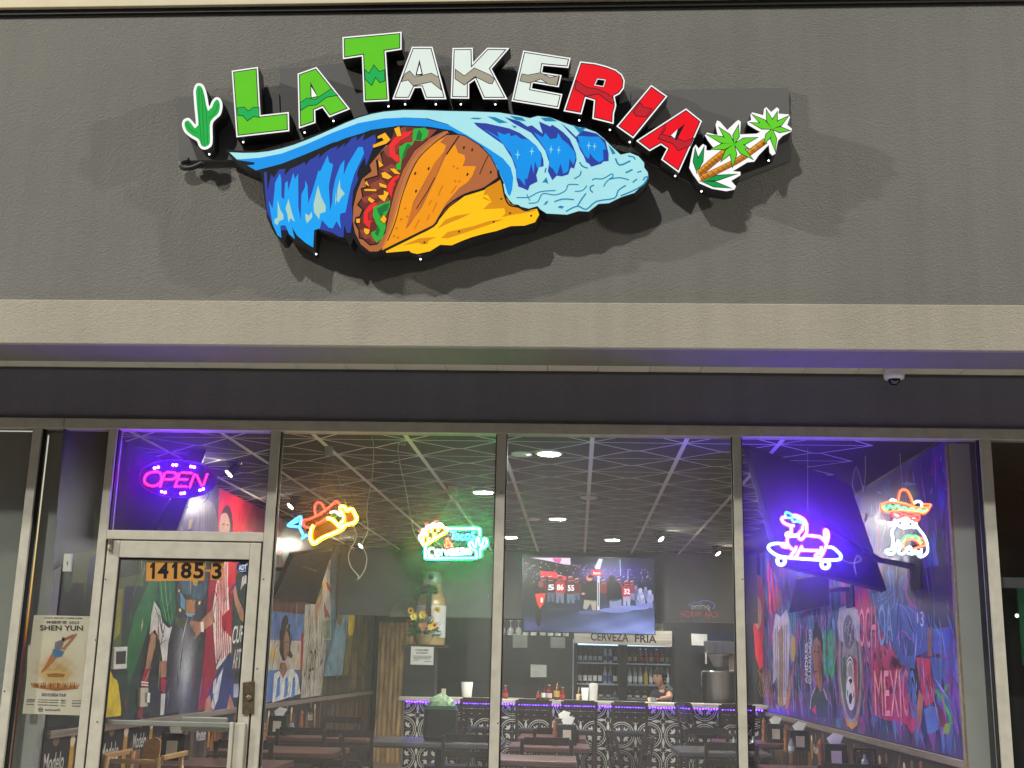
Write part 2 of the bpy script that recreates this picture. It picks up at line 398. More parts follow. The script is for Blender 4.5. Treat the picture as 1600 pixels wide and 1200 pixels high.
for (a, b_, z0, z1) in [(-4.838, -3.344, 0.105, Z_HEAD0), (-3.275, -2.869, 0.105, Z_HEAD0), (-2.803, -1.867, Z_TR1+0.006, Z_HEAD0), (-1.796, -0.497, 0.105, Z_HEAD0),
                        (-0.428, 0.898, 0.105, Z_HEAD0), (0.961, 2.330, 0.105, Z_HEAD0), (2.407, 3.793, 0.105, Z_HEAD0)]:
    B().box((a, -0.003, z0), (b_, 0.003, z1-0.001)).build('window_pane', M_GLASS, bld)
B().box((-2.8095, -0.05, Z_TR0), (-1.8605, 0.048, Z_TR1)).build('transom_bar', M_FRAME, bld, bevel=0.003)
# the door
DX0, DX1, DZ1 = -2.800, -1.872, 2.160
dz_glass = pix(290, 873, 1, -0.02).z
door = B().box((DX0, -0.045, 0.012), (DX0+0.075, 0.0, DZ1)).build('door', M_FRAME, bld, bevel=0.003, label='glazed aluminium entrance door with house number')
B().box((DX1-0.066, -0.045, 0.012), (DX1, 0.0, DZ1)).build('stile', M_FRAME, door, bevel=0.003)
B().box((DX0+0.0755, -0.0445, dz_glass), (DX1-0.0665, -0.0005, DZ1)).build('rail', M_FRAME, door, bevel=0.003)
B().box((DX0+0.0755, -0.0445, 0.012), (DX1-0.0665, -0.0005, 0.26)).build('rail', M_FRAME, door, bevel=0.003)
B().box((DX0+0.076, -0.025, 0.262), (DX1-0.067, -0.019, dz_glass-0.001)).build('door_glass', M_GLASS, door)
gk = B(); gz0, gz1 = 0.262, dz_glass-0.0005
for q in (((DX0+0.0755, -0.035, gz0), (DX0+0.085, -0.0255, gz1)), ((DX1-0.076, -0.035, gz0), (DX1-0.0665, -0.0255, gz1)), ((DX0+0.0855, -0.035, gz1-0.014), (DX1-0.0765, -0.0255, gz1))): gk.box(*q)
gk.build('gasket', M_DARKGASKET, door)
hg = pix(172, 851, 1, -0.055)
B().lathe([(0.013, -0.035), (0.013, -0.002), (0.010, 0), (0.013, 0.002), (0.013, 0.035)], hg, 12).build('hinge', P('worn_metal', (110, 104, 92), 0.5, 0.6), door)
# latch guard, push bar, pull handle
FP = PY(-0.046)
lg = B(); prism(lg, [(380, 1066), (398, 1064), (397, 1115), (379, 1116)], FP, (0, -1, 0), -0.012)
lg.build('latch_guard', P('bronze_plate', (82, 74, 58), 0.5, 0.5, var=0.3, scale=40, bump=0.2, bscale=120), door, bevel=0.003)
B().lathe([(0.016, 0), (0.014, -0.01), (0.006, -0.012)], pix(389, 1090, 1, -0.058), 16, axis='Y').build('lock_cylinder', P('bronze_light', (120, 108, 84), 0.4, 0.7), door)
a = pix(160, 1130, 1, 0.03); c = pix(362, 1132, 1, 0.03); zpb = 1.06
zpb = pix(270, 1131, 1, 0.03).z
B().box((DX0+0.078, 0.012, zpb-0.014), (DX1-0.070, 0.05, zpb+0.014)).build('push_bar', P('bar_satin', (140, 140, 132), 0.45, 0.2), door, bevel=0.004)
b1 = pix(282, 1120, 1, 0.03); b2 = pix(352, 1144, 1, 0.03)
B().box((b1.x, 0.052, b2.z), (b2.x, 0.075, b1.z)).build('push_bar_case', P('case_grey', (150, 150, 140), 0.4, 0.3), door, bevel=0.004)
h1 = pix(361, 1128, 1, -0.06); h2 = pix(384, 1128, 1, -0.06)
B().box((h1.x, -0.085, 0.85), (h1.x+0.022, -0.06, h1.z)).box((h1.x+0.022, -0.072, 0.85), (h2.x, -0.046, h1.z-0.004)).build('pull_handle', M_FRAME, door, bevel=0.003)
# house number film and security sticker on the door glass
st = Art(PY(-0.0262), (0, -1, 0), 0.0004)
st.poly([(229, 877), (320, 877), (319, 907), (228, 908)], (172, 124, 60), 0); st.poly([(331, 877), (351, 878), (346, 907), (329, 906)], (172, 124, 60), 0)
for ch, (x0, x1) in zip('14185', [(233, 245), (247, 264), (267, 280), (283, 300), (303, 319)]):
    if ch == '1':
        st.poly([(x0+5.5, 879), (x1-2.6, 879), (x1-3.4, 904.5), (x0+4.2, 904.5), (x0+5.0, 886.5), (x0+1.6, 888), (x0+1.8, 884)], (14, 14, 18), 2); continue
    st.text(ch, [(x0, 879), (x1, 879), (x1-1, 904), (x0-1, 904)], (14, 14, 18), 2, 0.03)
st.text('-', [(321, 890), (329, 890), (329, 893), (321, 893)], (172, 124, 60), 2)
st.text('3', [(332, 880), (347, 880), (346, 905), (331, 905)], (14, 14, 18), 2, 0.03)
st.build('house_number_film', ARTMAT('film_print', 0, 0.5), door)
sk = Art(PY(-0.0264), (0, -1, 0), 0.0004)
sk.poly(ell(379, 887, 9.5, 9.5, 8, 0.39), (30, 62, 120), 0); sk.text('ADT', [(373, 883), (386, 882), (385, 890), (373, 891)], (225, 232, 240), 2, 0.02)
sk.stroke([(374, 893), (384, 892)], 1.0, (190, 200, 220), 2)
sk.poly([(384, 880), (387, 883), (391, 877), (387, 880)], (230, 230, 230), 1)
sk.build('security_sticker', ARTMAT('film_print'), door)

for i_, (x_, y_) in enumerate(((165, 905), (149, 1000), (402, 1045), (412, 905), (1152, 1115), (1153, 1138), (783, 770), (778, 1130), (1160, 905), (1530, 815), (1541, 895), (1556, 1088), (152, 1128), (7, 1080))):
    B().lathe([(0.004, 0), (0.0045, -0.0015), (0.002, -0.0025)], pix(x_, y_, 1, -0.0475), 10, axis='Y').build('screw', M_DARKGASKET, bld)
# flat panels behind the left-hand bays
B().box((-4.84, 0.055, 0.105), (-3.345, 0.075, 2.83)).build('spandrel_panel', P('spandrel_grey', (128, 130, 124), 0.55, var=0.08, scale=1.5), bld)
B().box((-3.279, 0.06, 0.0), (-3.155, 0.16, 2.83)).build('jamb_panel', P('jamb_grey', (150, 150, 146), 0.6, var=0.06), bld)
B().box((2.19, 0.06, 0.0), (2.31, 0.12, 2.83)).build('jamb_panel', P('jamb_grey', (150, 150, 146)), bld)
B().box((2.178, 0.062, 0.0), (2.1895, 0.11, 2.83)).build('jamb_edge', P('jamb_edge_wood', (128, 112, 92), 0.6, var=0.2, scale=25), bld)

# the dining room shell
XL, XR, YB, ZC = -3.15, 2.32, 11.9, 2.94
M_IW = P('dark_paint', (52, 54, 54), 0.6, var=0.15, scale=2.5)
tag(B().box((XL-0.12, 0.17, 0), (XL, YB, ZC+0.2)).build('wall_left', M_IW), kind='structure')
tag(B().box((XR, 0.31, 0), (XR+0.12, YB, ZC+0.2)).build('wall_right', M_IW), kind='structure')
tag(B().box((XL-0.12, YB, 0), (XR+0.12, YB+0.12, ZC+0.2)).build('wall_back', P('back_paint', (40, 42, 42), 0.7, var=0.15, scale=2)), kind='structure')
tag(B().box((XL, 0.06, -0.05), (XR, YB, 0.0)).build('floor', P('floor_vinyl', (140, 122, 104), 0.4, var=0.2, scale=3, stretch=(1, 6, 1))), kind='structure')
ceil = tag(B().box((XL, 0.11, ZC+0.02), (XR, YB, ZC+0.1)).build('ceiling', P('ceiling_void', (30, 30, 30), 0.9)), kind='structure')
# ceiling tiles: dark face, pale tee edge on two sides and a crossed ribbon
T = 0.61; XT0 = 0.085-6*T; YT0 = 0.14
def tile_mesh():
    b = B(); d = lin((66, 67, 68)); l = lin((224, 222, 214))
    b.box((0.003, 0.003, 0), (T-0.003, T-0.003, 0.012), d)
    def rib(p, q, wd, z=-0.0016):
        p, q = Vector(p), Vector(q); dd = (q-p).normalized(); n = Vector((-dd.y, dd.x))*wd/2
        b.add([(*(p+n), z), (*(q+n), z), (*(q-n), z), (*(p-n), z)], [(0, 1, 2, 3)], l)
    h = T/2; cxa, cxb = h-0.028, h+0.028
    for e, xc in ((0.0, cxa), (T, cxb)):
        rib((e, 0.0), (xc, h), 0.014, -0.0012); rib((e, T), (xc, h), 0.014, -0.0016)
    rib((cxa-0.01, h), (cxb+0.01, h), 0.024, -0.002)
    rib((0, 0), (T, 0), 0.015, -0.0024)
    b.box((-0.015, 0, -0.006), (0.015, T, -0.003), l)
    return b
tm = None
for i in range(9):
    for j in range(20):
        x = XT0+i*T; y = YT0+j*T
        if x+T > XR-0.001+0.05 or y+T > YB+0.01: continue
        if x < XL: x = x
        if tm is None: tm = tile_mesh().build('ceiling_tile', ARTMAT('tile_print', 0, 0.95, 0.10, 3, spec=0.03), ceil, world=False); o = tm
        else: o = bpy.data.objects.new('ceiling_tile', tm.data); COL.objects.link(o); o.parent = ceil
        o.location = (x, y, ZC)
# right-hand neighbour: a dark unlit shop behind its own glass
nb = thing('neighbour_unit', 'dark unlit shop unit with a green panel at the right edge', 'shop', (2.9, 1.2, 0))
B().box((2.45, 2.4, 0), (3.8, 2.5, 2.9)).box((2.45, 0.11, 2.9), (4.6, 2.5, 2.98)).box((3.79, 0.08, 0), (3.88, 2.4, 2.9)).build('wall', P('unlit_wall', (26, 26, 30), 0.8), nb)
r1 = pix(1560, 910, 1, 0.06)
B().box((2.41, 0.055, r1.z-0.03), (3.79, 0.085, r1.z+0.03)).build('cross_rail', P('dark_rail', (70, 70, 74), 0.5), nb)
g1 = pix(1590, 918, 1, 0.4); g2 = pix(1590, 1040, 1, 0.4)
B().box((g1.x, 0.4, g2.z), (g1.x+0.5, 0.42, g1.z)).build('green_panel', EM('green_glow', (16, 80, 50), 0.25), nb)
B().ball(pix(1589, 962, 1, 0.2), 0.012).build('indicator_light', EM('indicator', (235, 235, 210), 2.0), nb)
# dome camera under the soffit
dc = pix(1397, 590, 1, -0.14); dc.z = Z_SOF+0.018
dcm = thing('dome_camera', 'white dome security camera fixed under the soffit', 'camera', dc)
B().lathe([(0.058, 0.0), (0.060, -0.03), (0.056, -0.052), (0.040, -0.055)], dc, 24).build('housing', M_WHITE, dcm)
B().ball(dc+Vector((0, 0, -0.055)), 0.036, 16, 8).build('lens_dome', P('smoked_dome', (12, 12, 14), 0.08, spec=0.8), dcm)

# ================================================================== THE BIG SIGN
Y_S = Y_FACE-0.155           # lit faces
Y_PAN = Y_FACE-0.03          # backing panels
SP = PY(Y_S)
M_SIGN = ARTMAT('lit_print', 0.76, 0.5, 0.05, 3.0, base=0.06, spec=0.12)
M_CAN = P('black_return', (42, 43, 45), 0.5, var=0.2)
W1 = lambda p: Z(340, 160, 5, p)
W2 = lambda p: Z(540, 180, 5, p)
W3 = lambda p: Z(740, 160, 5, p)
L1 = lambda p: Z(260, 30, 4, p)
L2 = lambda p: Z(580, 30, 4, p)
L3 = lambda p: Z(860, 60, 4, p)
# backing panels on the wall, the same grey
bp = thing('sign_backing_panel', 'flat grey sheet panels fixed to the wall behind the sign letters', 'panel', pix(700, 150, 1, Y_FACE))
M_PAN = P('panel_grey', (88, 89, 88), 0.75, var=0.05, scale=2)
for q in ([(276, 152), (436, 146), (440, 249), (280, 251)], [(437, 108), (543, 98), (620, 88), (624, 210), (441, 249)], [(625, 120), (800, 118), (985, 142), (985, 215), (880, 190), (625, 196)],
          [(986, 141), (1232, 137), (1236, 250), (1110, 300), (986, 240)]):
    b = B(); prism(b, q, PY(Y_PAN), (0, -1, 0), 0.0299); b.build('panel', M_PAN, bp)
cdt = B(); cdt.tube([pix(x, y, 1, Y_FACE-0.05) for x, y in cat([(318, 254), (300, 262), (286, 262), (284, 254), (296, 250)], 4, False)], 0.016, 8)
cdt.build('conduit', M_CAN, bp)

def letter(name, label, outer, fill, band=None, bandcol=None, holes=(), hole_fill=None, rows=(2.0, 3.5), smooth=False):
    """channel letter: black can, lit face with white rim, thin dark keyline, colour fill and a zigzag ribbon"""
    ps = [SP(*p) for p in outer]; base = Vector((sum(p.x for p in ps)/len(ps), Y_FACE, min(p.z for p in ps)))
    t = thing(name, label, 'sign letter', base, group='raised lit letters of the shop sign')
    if smooth: outer = cat(outer, 4)
    can = B(); prism(can, inset(outer, -0.35), PY(Y_S+0.0012), (0, -1, 0), 0.12, holes=holes)
    can.build('can', M_CAN, t)
    a = Art(SP, (0, -1, 0), 0.0005)
    a.poly(outer, (250, 250, 248), 0, holes=holes)
    hk = [inset(h, -0.6) for h in holes]
    a.poly(inset(outer, rows[0]), (16, 18, 24), 1, holes=[inset(h, -1.2) for h in holes])
    a.poly(inset(outer, rows[1]), fill, 2, holes=[inset(h, -2.0) for h in holes])
    if band:
        a.poly(inset(band, -1.1), (16, 18, 24), 3); a.poly(band, bandcol, 4)
    if hole_fill:
        dk, wh = hole_fill
        a.poly(dk, (16, 18, 24), 5); a.poly(wh, (250, 250, 248), 6)
    a.build('face', M_SIGN, t)
    return t
GR, GRD = (92, 196, 24), (10, 172, 78)
WH, TP = (222, 234, 224), (160, 154, 134)
RD, RDD = (238, 14, 32), (190, 30, 44)
def weep(t, spots):
    for (x, y) in spots:
        B().ball(pix(x, y, 1, Y_S+0.03), 0.0055, 8, 5).build('weep_light', EM('weep_white', (255, 255, 255), 2.5), t)
t = letter('sign_letter', 'tall green letter L at the left of the lit sign', L1([(408,322),(572,298),(588,600),(765,580),(768,700),(438,738)]), GR,
   L1([(446,557),(486,552),(511,578),(545,553),(577,555),(578,612),(545,606),(507,634),(480,602),(450,600)]), GRD)
weep(t, [(380, 222)])
t = letter('sign_letter', 'small green letter A beside the tall green L', L1([(820,340),(938,298),(1148,562),(1018,613),(975,553),(930,572),(932,648),(828,683)]), GR,
   L1([(838,525),(880,495),(930,505),(1030,438),(1066,475),(1000,487),(936,535),(885,540),(842,568)]), GRD, hole_fill=(L1([(900,392),(948,487),(902,497)]), L1([(906,425),(942,482),(908,490)])))
weep(t, [(476, 207), (521, 189)])
t = letter('sign_letter', 'tallest green letter T on the lit sign', L1([(1100,112),(1470,78),(1470,190),(1372,205),(1392,510),(1233,518),(1222,232),(1103,250)]), GR,
   L1([(1242,320),(1267,342),(1297,290),(1330,330),(1362,320),(1364,385),(1335,395),(1307,360),(1283,412),(1244,375)]), GRD)
weep(t, [(607, 166)])
t = letter('sign_letter', 'white letter A with taupe zigzag beside the green T', L2([(255,172),(383,172),(470,500),(338,500),(312,428),(272,430),(240,500),(132,500)]), WH,
   L2([(212,345),(240,327),(275,365),(375,340),(422,366),(435,438),(375,390),(265,415),(232,378),(192,388)]), TP, hole_fill=(L2([(302,252),(324,350),(276,356)]), L2([(302,285),(315,342),(286,346)])))
weep(t, [(633, 163), (681, 163)])
t = letter('sign_letter', 'white letter K with taupe zigzag on the lit sign', L2([(508,180),(635,178),(637,270),(725,178),(865,180),(752,310),(852,500),(700,500),(648,380),(612,405),(612,497),(497,495)]), WH,
   L2([(528,318),(582,358),(645,308),(740,350),(768,375),(755,402),(735,400),(650,357),(582,410),(526,372)]), TP)
weep(t, [(720, 163), (774, 163)])
t = letter('sign_letter', 'white letter E with taupe zigzag on the lit sign', L2([(950,195),(1247,242),(1232,305),(1075,290),(1068,332),(1190,350),(1172,425),(1010,398),(1003,432),(1195,468),(1172,560),(877,512)]), WH,
   L2([(944,345),(980,352),(1058,337),(1118,368),(1172,356),(1158,412),(1110,405),(1060,372),(990,398),(932,385)]), TP)
t = letter('sign_letter', 'red letter R with a square hole on the lit sign', L3([(185,143),(280,154),(350,172),(410,195),(448,225),(465,262),(460,312),(432,348),(402,364),(412,420),(398,470),(395,535),(262,502),(272,390),(222,375),(195,475),(82,455)]), RD,
   L3([(163,268),(228,310),(290,318),(352,345),(388,372),(398,400),(384,406),(300,345),(225,360),(157,318)]), RDD, holes=[L3([(296,256),(340,262),(330,298),(280,290)])])
weep(t, [(905, 188), (953, 203)])
t = letter('sign_letter', 'red leaning letter I on the lit sign', L3([(630,290),(732,362),(518,625),(412,550)]), RD,
   L3([(560,405),(580,432),(632,442),(600,487),(585,490),(537,482),(520,460)]), RDD)
weep(t, [(984, 222)])
t = letter('sign_letter', 'red tilted letter A beside the small palm trees', L3([(848,437),(948,517),(803,840),(692,758),(727,690),(690,665),(620,705),(535,640)]), RD,
   L3([(718,542),(714,572),(692,602),(800,630),(838,648),(893,627),(873,670),(800,700),(765,657),(676,626)]), RDD, hole_fill=(L3([(842,533),(788,638),(746,610)]), L3([(795,570),(777,626),(753,608)])))
weep(t, [(1055, 275)])

def pict_thing(name, label, outline, depth=0.12, group=None):
    ps = [SP(*p) for p in outline]; base = Vector((sum(p.x for p in ps)/len(ps), Y_FACE, min(p.z for p in ps)))
    t = thing(name, label, 'sign', base, group=group)
    can = B(); prism(can, outline, PY(Y_S+0.0012), (0, -1, 0), depth); can.build('can', M_CAN, t)
    return t, Art(SP, (0, -1, 0), 0.0005)
# cactus
oc = cat(L1([(170,440),(186,404),(220,403),(242,432),(256,485),(268,545),(284,512),(310,487),(340,500),(351,545),(338,598),(303,632),(288,665),(288,775),(262,808),(228,814),(202,792),(190,762),(150,738),(113,705),(97,660),(108,627),(140,617),(166,640),(184,655),(176,560),(170,480)]), 3)
t, a = pict_thing('cactus_sign', 'small lit green cactus at the left end of the sign', inset(oc, -0.3))
a.poly(oc, (250, 252, 250), 0); a.poly(inset(oc, 4.0), (14, 172, 66), 2)
for pth in ([(205,430),(205,600),(222,795)], [(220,430),(228,600),(238,795)], [(232,470),(250,600),(258,780)], [(125,650),(150,690),(195,715)], [(325,530),(300,590),(262,620)]):
    a.stroke(cat(L1(pth), 4, False), 0.9, (6, 112, 48), 3)
a.build('face', M_SIGN, t); weep(t, [(327, 241)])
# palms
op = L3([(868,810),(878,750),(892,685),(908,664),(926,688),(953,660),(975,672),(975,700),(1002,700),(1018,682),(985,640),(965,605),(980,588),(1045,605),(1032,540),(1042,512),(1062,522),(1105,572),(1160,520),(1176,509),(1190,522),(1185,600),(1290,595),(1312,584),(1285,570),(1235,540),(1230,522),(1255,510),(1250,475),(1262,462),(1330,480),(1335,440),(1350,430),(1380,460),(1415,430),(1430,442),(1425,470),(1490,475),(1498,492),(1480,540),(1510,565),(1505,582),(1450,610),(1422,640),(1407,720),(1387,732),(1370,715),(1365,665),(1302,730),(1275,770),(1230,775),(1140,830),(1188,834),(1188,855),(1130,890),(1160,925),(1150,945),(1100,955),(1010,940),(930,905),(890,850)])
t, a = pict_thing('palm_sign', 'pair of small lit palm trees at the right end of the sign', inset(op, -0.3))
a.poly(op, (252, 252, 250), 0)
def leaf(c, tip, wd, col, layer):
    c, tip = Vector(c), Vector(tip); d = tip-c; n = Vector((-d.y, d.x)).normalized()*wd
    q = [tuple(c), tuple(c+d*0.45+n), tuple(tip), tuple(c+d*0.45-n)]
    a.poly(L3(inset(q, -5)), (14, 30, 16), layer); a.poly(L3(q), col, layer+1)
for tk, wd in (([(925,850),(1010,775),(1105,700)], 44), ([(935,878),(1080,810),(1200,745),(1345,640)], 36)):
    pth = L3(cat(tk, 5, False)); a.stroke(pth, wd/4+1.0, (20, 16, 12), 2); a.stroke(pth, wd/4-0.4, (224, 150, 44), 3); 
    a.stroke([(x+1.5, y+2.6) for x, y in pth], wd/10, (170, 96, 40), 4)
    for i in range(1, len(pth)-1, 1):
        x, y = pth[i]
        for s in (-1, 1): a.stroke([(x-3.2*s, y-2.6), (x+3.2*s, y+2.6)], 0.7, (34, 22, 14), 5)
for tip in [(905,690),(960,680)]: leaf((915,835), tip, 17, (18, 150, 70), 2)
for tip in [(1165,848),(1128,936)]: leaf((940,892), tip, 15, (18, 150, 70), 2)
for tip in [(1262,478),(1350,452),(1416,465),(1486,488),(1492,577),(1405,705),(1335,658),(1252,528)]: leaf((1386,568), tip, 17, (98, 206, 44), 6)
for tip in [(978,603),(1056,560),(1174,548),(1290,622),(1262,755),(1138,802),(1068,768),(1004,694),(1235,690)]: leaf((1148,662), tip, 19, (98, 206, 44), 6)
a.build('face', M_SIGN, t); weep(t, [(1096, 299), (1201, 251)])

# the taco in the wave
base_outline = (W1([(62,368),(180,378),(300,378),(400,366),(500,345),(600,315),(700,278),(800,238),(900,195),(1000,150),(1100,110),(1200,82),(1300,64),(1450,50),(1600,52)])
  + W3([(-200,62),(0,66),(200,74),(350,98),(440,117),(500,101),(600,112),(700,152),(790,182),(880,198),(960,228),(1022,276),(1092,346),(1150,402),(1220,386),(1292,416),(1338,468),(1340,508),(1368,542),(1373,596),(1333,643),(1262,713),(1152,748),(1062,793),(980,800),(900,860),(820,856),(730,884),(570,875),(530,850)])
  + W2([(1508,738),(1520,785),(1482,848),(1400,873),(1300,878),(1180,918),(1080,938),(1000,963),(920,988),(830,1028),(740,1023),(660,1073),(560,1095),(508,1083),(498,1071),(320,1083),(285,1063),(240,1075),(188,1082),(128,1052),(82,1000)])
  + W1([(1062,1060),(1040,1118),(995,1060),(950,1055),(880,1035),(830,1020),(777,990),(765,1055),(750,1172),(698,1126),(600,1080),(545,1032),(522,1078),(488,1080),(436,1012),(386,902),(365,750),(355,602),(332,550),(225,512),(105,430)]))
t, a = pict_thing('taco_wave_sign', 'large lit picture of a taco riding a curling blue wave', base_outline)
K = (18, 20, 24); CY = (166, 226, 232); BL = (10, 146, 232); BL2 = (16, 160, 240); NV = (42, 62, 158); HI = (168, 206, 192); TE = (20, 130, 172)
BR, OR, YE, AM = (176, 102, 58), (242, 152, 12), (254, 194, 10), (216, 140, 14)
a.poly(base_outline, K, 0)
foam = (W1([(92,390),(200,395),(300,393),(400,382),(500,360),(600,330),(700,292),(800,250),(900,206),(1000,160),(1100,120),(1200,92),(1300,73),(1450,60),(1600,61)])
  + W3([(-200,68),(0,72),(200,80),(350,104),(440,124),(500,107),(600,118),(700,158),(790,188),(880,204),(958,234),(1016,282),(1086,352),(1148,409),(1220,394),(1288,422),(1332,472),(1333,510),(1360,546),(1366,594),(1327,638),(1256,707),(1148,742),(1058,787),(976,793),(898,853),(820,849),(730,877),(570,868),(520,835),(500,810),(430,830),(370,815),(350,800),(310,795),(275,760),(240,700),(150,500),(0,330),(-200,170)])
  + W2([(640,25),(450,18),(250,40),(0,130)]) + W1([(900,250),(700,340),(500,415),(330,440),(150,445)]))
a.poly(foam, CY, 1)
blue = (W1([(160,446),(330,433),(500,400),(700,325),(900,236),(1100,162),(1300,126)]) + W2([(450,20),(620,27),(800,74),(960,163),(1120,264),(1230,338),(1290,410),(1310,490),(1302,580),(1285,632)])
  + W2([(1268,620),(1240,530),(1180,400),(1080,280),(960,190),(830,120),(650,90),(430,80),(200,115),(0,190)]) + W1([(900,315),(700,400),(500,480),(300,532),(230,492),(285,487),(290,470),(150,450)]))
a.poly(blue, BL, 2)
# the dark hollow under the lip, behind the taco
a.poly(W1([(335,545),(500,486),(700,405),(900,321),(1000,280)]) + W2([(200,120),(430,85),(650,95),(830,125),(960,195),(1080,285),(1180,405),(1240,535),(1000,560),(500,600),(60,700)]) + W1([(1000,800),(360,700)]), K, 3)
a.poly(W1([(362,545),(385,545),(390,690),(420,560),(440,590),(480,525),(530,520),(525,570),(570,520),(640,490),(680,465),(690,490),(720,450),(760,430),(800,400),(790,440),(830,400),(880,365),(940,340),(930,370),(1000,315),(980,360),(1050,280),(1090,265),(1085,300),(1150,245),(1135,300),(1230,250),(1240,300),(1190,420),(1160,500),(1150,430),(1110,500),(1090,560),(1100,600),(1060,690),(1050,800),(1055,900),(1040,1020),(1010,1020),(990,960),(985,1055),(950,1050),(900,1020),(830,1000),(770,985),(740,1000),(450,1000),(385,850),(372,700)]), NV, 4)
a.poly(W1([(400,770),(430,830),(445,700),(450,630),(488,555),(498,600),(500,740),(520,760),(528,630),(548,615),(552,690),(580,590),(592,552),(605,600),(630,558),(632,820),(650,920),(655,720),(685,660),(685,612),(703,650),(710,790),(740,700),(790,530),(800,545),(860,415),(872,470),(903,485),(870,650),(880,850),(895,780),(900,700),(920,600),(960,490),(992,450),(985,570),(1020,480),(1100,350),(1135,350),(1145,400),(1070,560),(1045,640),(1020,760),(1000,860),(960,870),(955,900),(965,990),(930,930),(900,985),(870,980),(815,920),(800,985),(755,1000),(748,1135),(690,1100),(620,1040),(580,970),(605,1070),(560,1030),(530,960),(490,965),(500,1060),(470,1040),(430,950)]), BL2, 5)
for q in ([(470,765),(490,840),(515,880),(515,915),(480,930),(470,960),(445,945),(445,915),(470,900)], [(555,755),(580,860),(605,935),(570,905),(555,940),(545,870),(532,830)], [(685,870),(715,885),(738,855),(740,900),(700,945),(690,920)],
          [(785,650),(810,740),(845,810),(845,855),(800,870),(795,915),(755,860),(750,800)], [(955,600),(960,670),(995,715),(965,745),(945,785),(935,770),(935,690)], [(925,700),(930,760),(918,805)]):
    a.poly(W1(q), HI, 6)
# taco: rim, filling
a.poly(W2([(318,236),(190,390),(205,440),(130,500),(90,600),(62,720),(57,830),(75,920),(120,1010),(190,1066),(250,1066),(300,1035),(345,930),(440,560),(530,400),(640,260),(800,140),(770,126),(640,190),(500,200)]), BR, 6)
a.poly(W2([(322,250),(380,110),(470,85),(520,90),(620,98),(722,112),(640,200),(540,280),(450,430),(385,600),(345,760),(312,920),(250,1012),(190,1022),(138,975),(103,965),(100,900),(68,845),(78,798),(108,790),(130,740),(88,702),(130,640),(118,572),(160,560),(148,500),(250,470),(236,345),(290,375),(268,300)]), K, 7)
a.poly(W2([(335,250),(385,118),(470,92),(520,96),(620,104),(715,118),(640,195),(540,272),(446,430),(380,600),(340,760),(306,915),(248,1002),(192,1012),(145,965),(112,955),(110,893),(82,838),(92,806),(120,798),(148,742),(104,698),(142,640),(130,580),(172,570),(165,508),(262,480),(256,372),(300,398),(285,305)]), (104, 44, 36), 8)
for q in ([(400,110),(470,92),(480,160),(420,180)], [(560,105),(712,118),(650,180),(560,200)], [(290,270),(380,200),(400,330),(330,330)], [(280,430),(360,380),(420,420),(330,450)], [(190,540),(280,500),(320,540),(210,610)], [(120,650),(240,610),(260,640),(150,690)], [(220,700),(330,640),(350,680),(260,720)], [(110,900),(160,880),(200,960),(150,970)], [(180,940),(240,900),(260,960),(215,1000)], [(400,250),(520,150),(526,215),(430,222)], [(330,560),(380,520),(370,600)]):
    a.poly(W2(q), (142, 66, 54), 9)
for q in ([(530,122),(450,140),(380,180),(340,240),(345,320),(400,370),(430,360),(410,310),(390,310),(380,250),(430,200),(500,160)], [(420,465),(370,490),(330,545),(325,590),(360,645),(370,570),(390,540),(380,520),(420,490)], [(225,680),(180,710),(145,760),(140,840),(190,890),(195,840),(215,830),(175,820),(175,770),(250,700)]):
    a.poly(W2(q), (236, 40, 42), 10)
for q in ([(385,250),(430,205),(500,165),(525,180),(523,215),(430,222),(402,300)], [(180,775),(245,705),(222,770),(205,822),(182,815)]): a.poly(W2(q), (158, 42, 44), 10)
for q in ([(530,110),(620,100),(650,130),(640,170),(600,205),(540,200),(520,240),(480,270),(470,320),(440,350),(430,430),(400,430),(395,390),(430,360),(420,310),(420,250),(470,220),(525,215),(525,150)], [(350,670),(300,690),(220,720),(215,790),(240,850),(262,890),(200,920),(215,960),(245,1000),(290,960),(315,880),(310,800),(345,720)]):
    a.poly(W2(q), (44, 172, 58), 11)
for q in ([(575,115),(600,150),(590,200),(550,195),(560,150)], [(485,225),(520,240),(480,268),(470,320),(440,345),(455,290)], [(245,735),(300,700),(345,690),(330,745),(300,760),(280,800),(262,780)], [(250,860),(270,900),(255,950),(230,930)]): a.poly(W2(q), (24, 112, 50), 12)
for q in ([(250,170),(310,140),(352,195),(320,225),(220,258),(212,238),(300,200),(285,178),(255,188)], [(380,110),(420,92),(438,165),(405,172)], [(255,350),(298,395),(265,412)], [(345,420),(385,420),(432,465),(385,460)], [(280,455),(310,445),(365,485),(335,505),(290,490)],
          [(165,515),(188,560),(150,540)], [(148,580),(242,580),(242,597),(150,595)], [(260,530),(320,550),(322,575),(270,560)], [(255,630),(300,625),(300,590),(340,610),(305,680),(265,650)], [(185,640),(230,670),(205,690),(175,665)], [(85,812),(115,812),(112,845),(85,843)], [(145,885),(190,895),(185,925),(165,938),(145,915)], [(270,820),(300,780),(322,815),(305,850)]):
    a.poly(W2(inset(q, -4)), K, 12); a.poly(W2(q), (248, 178, 28), 13)
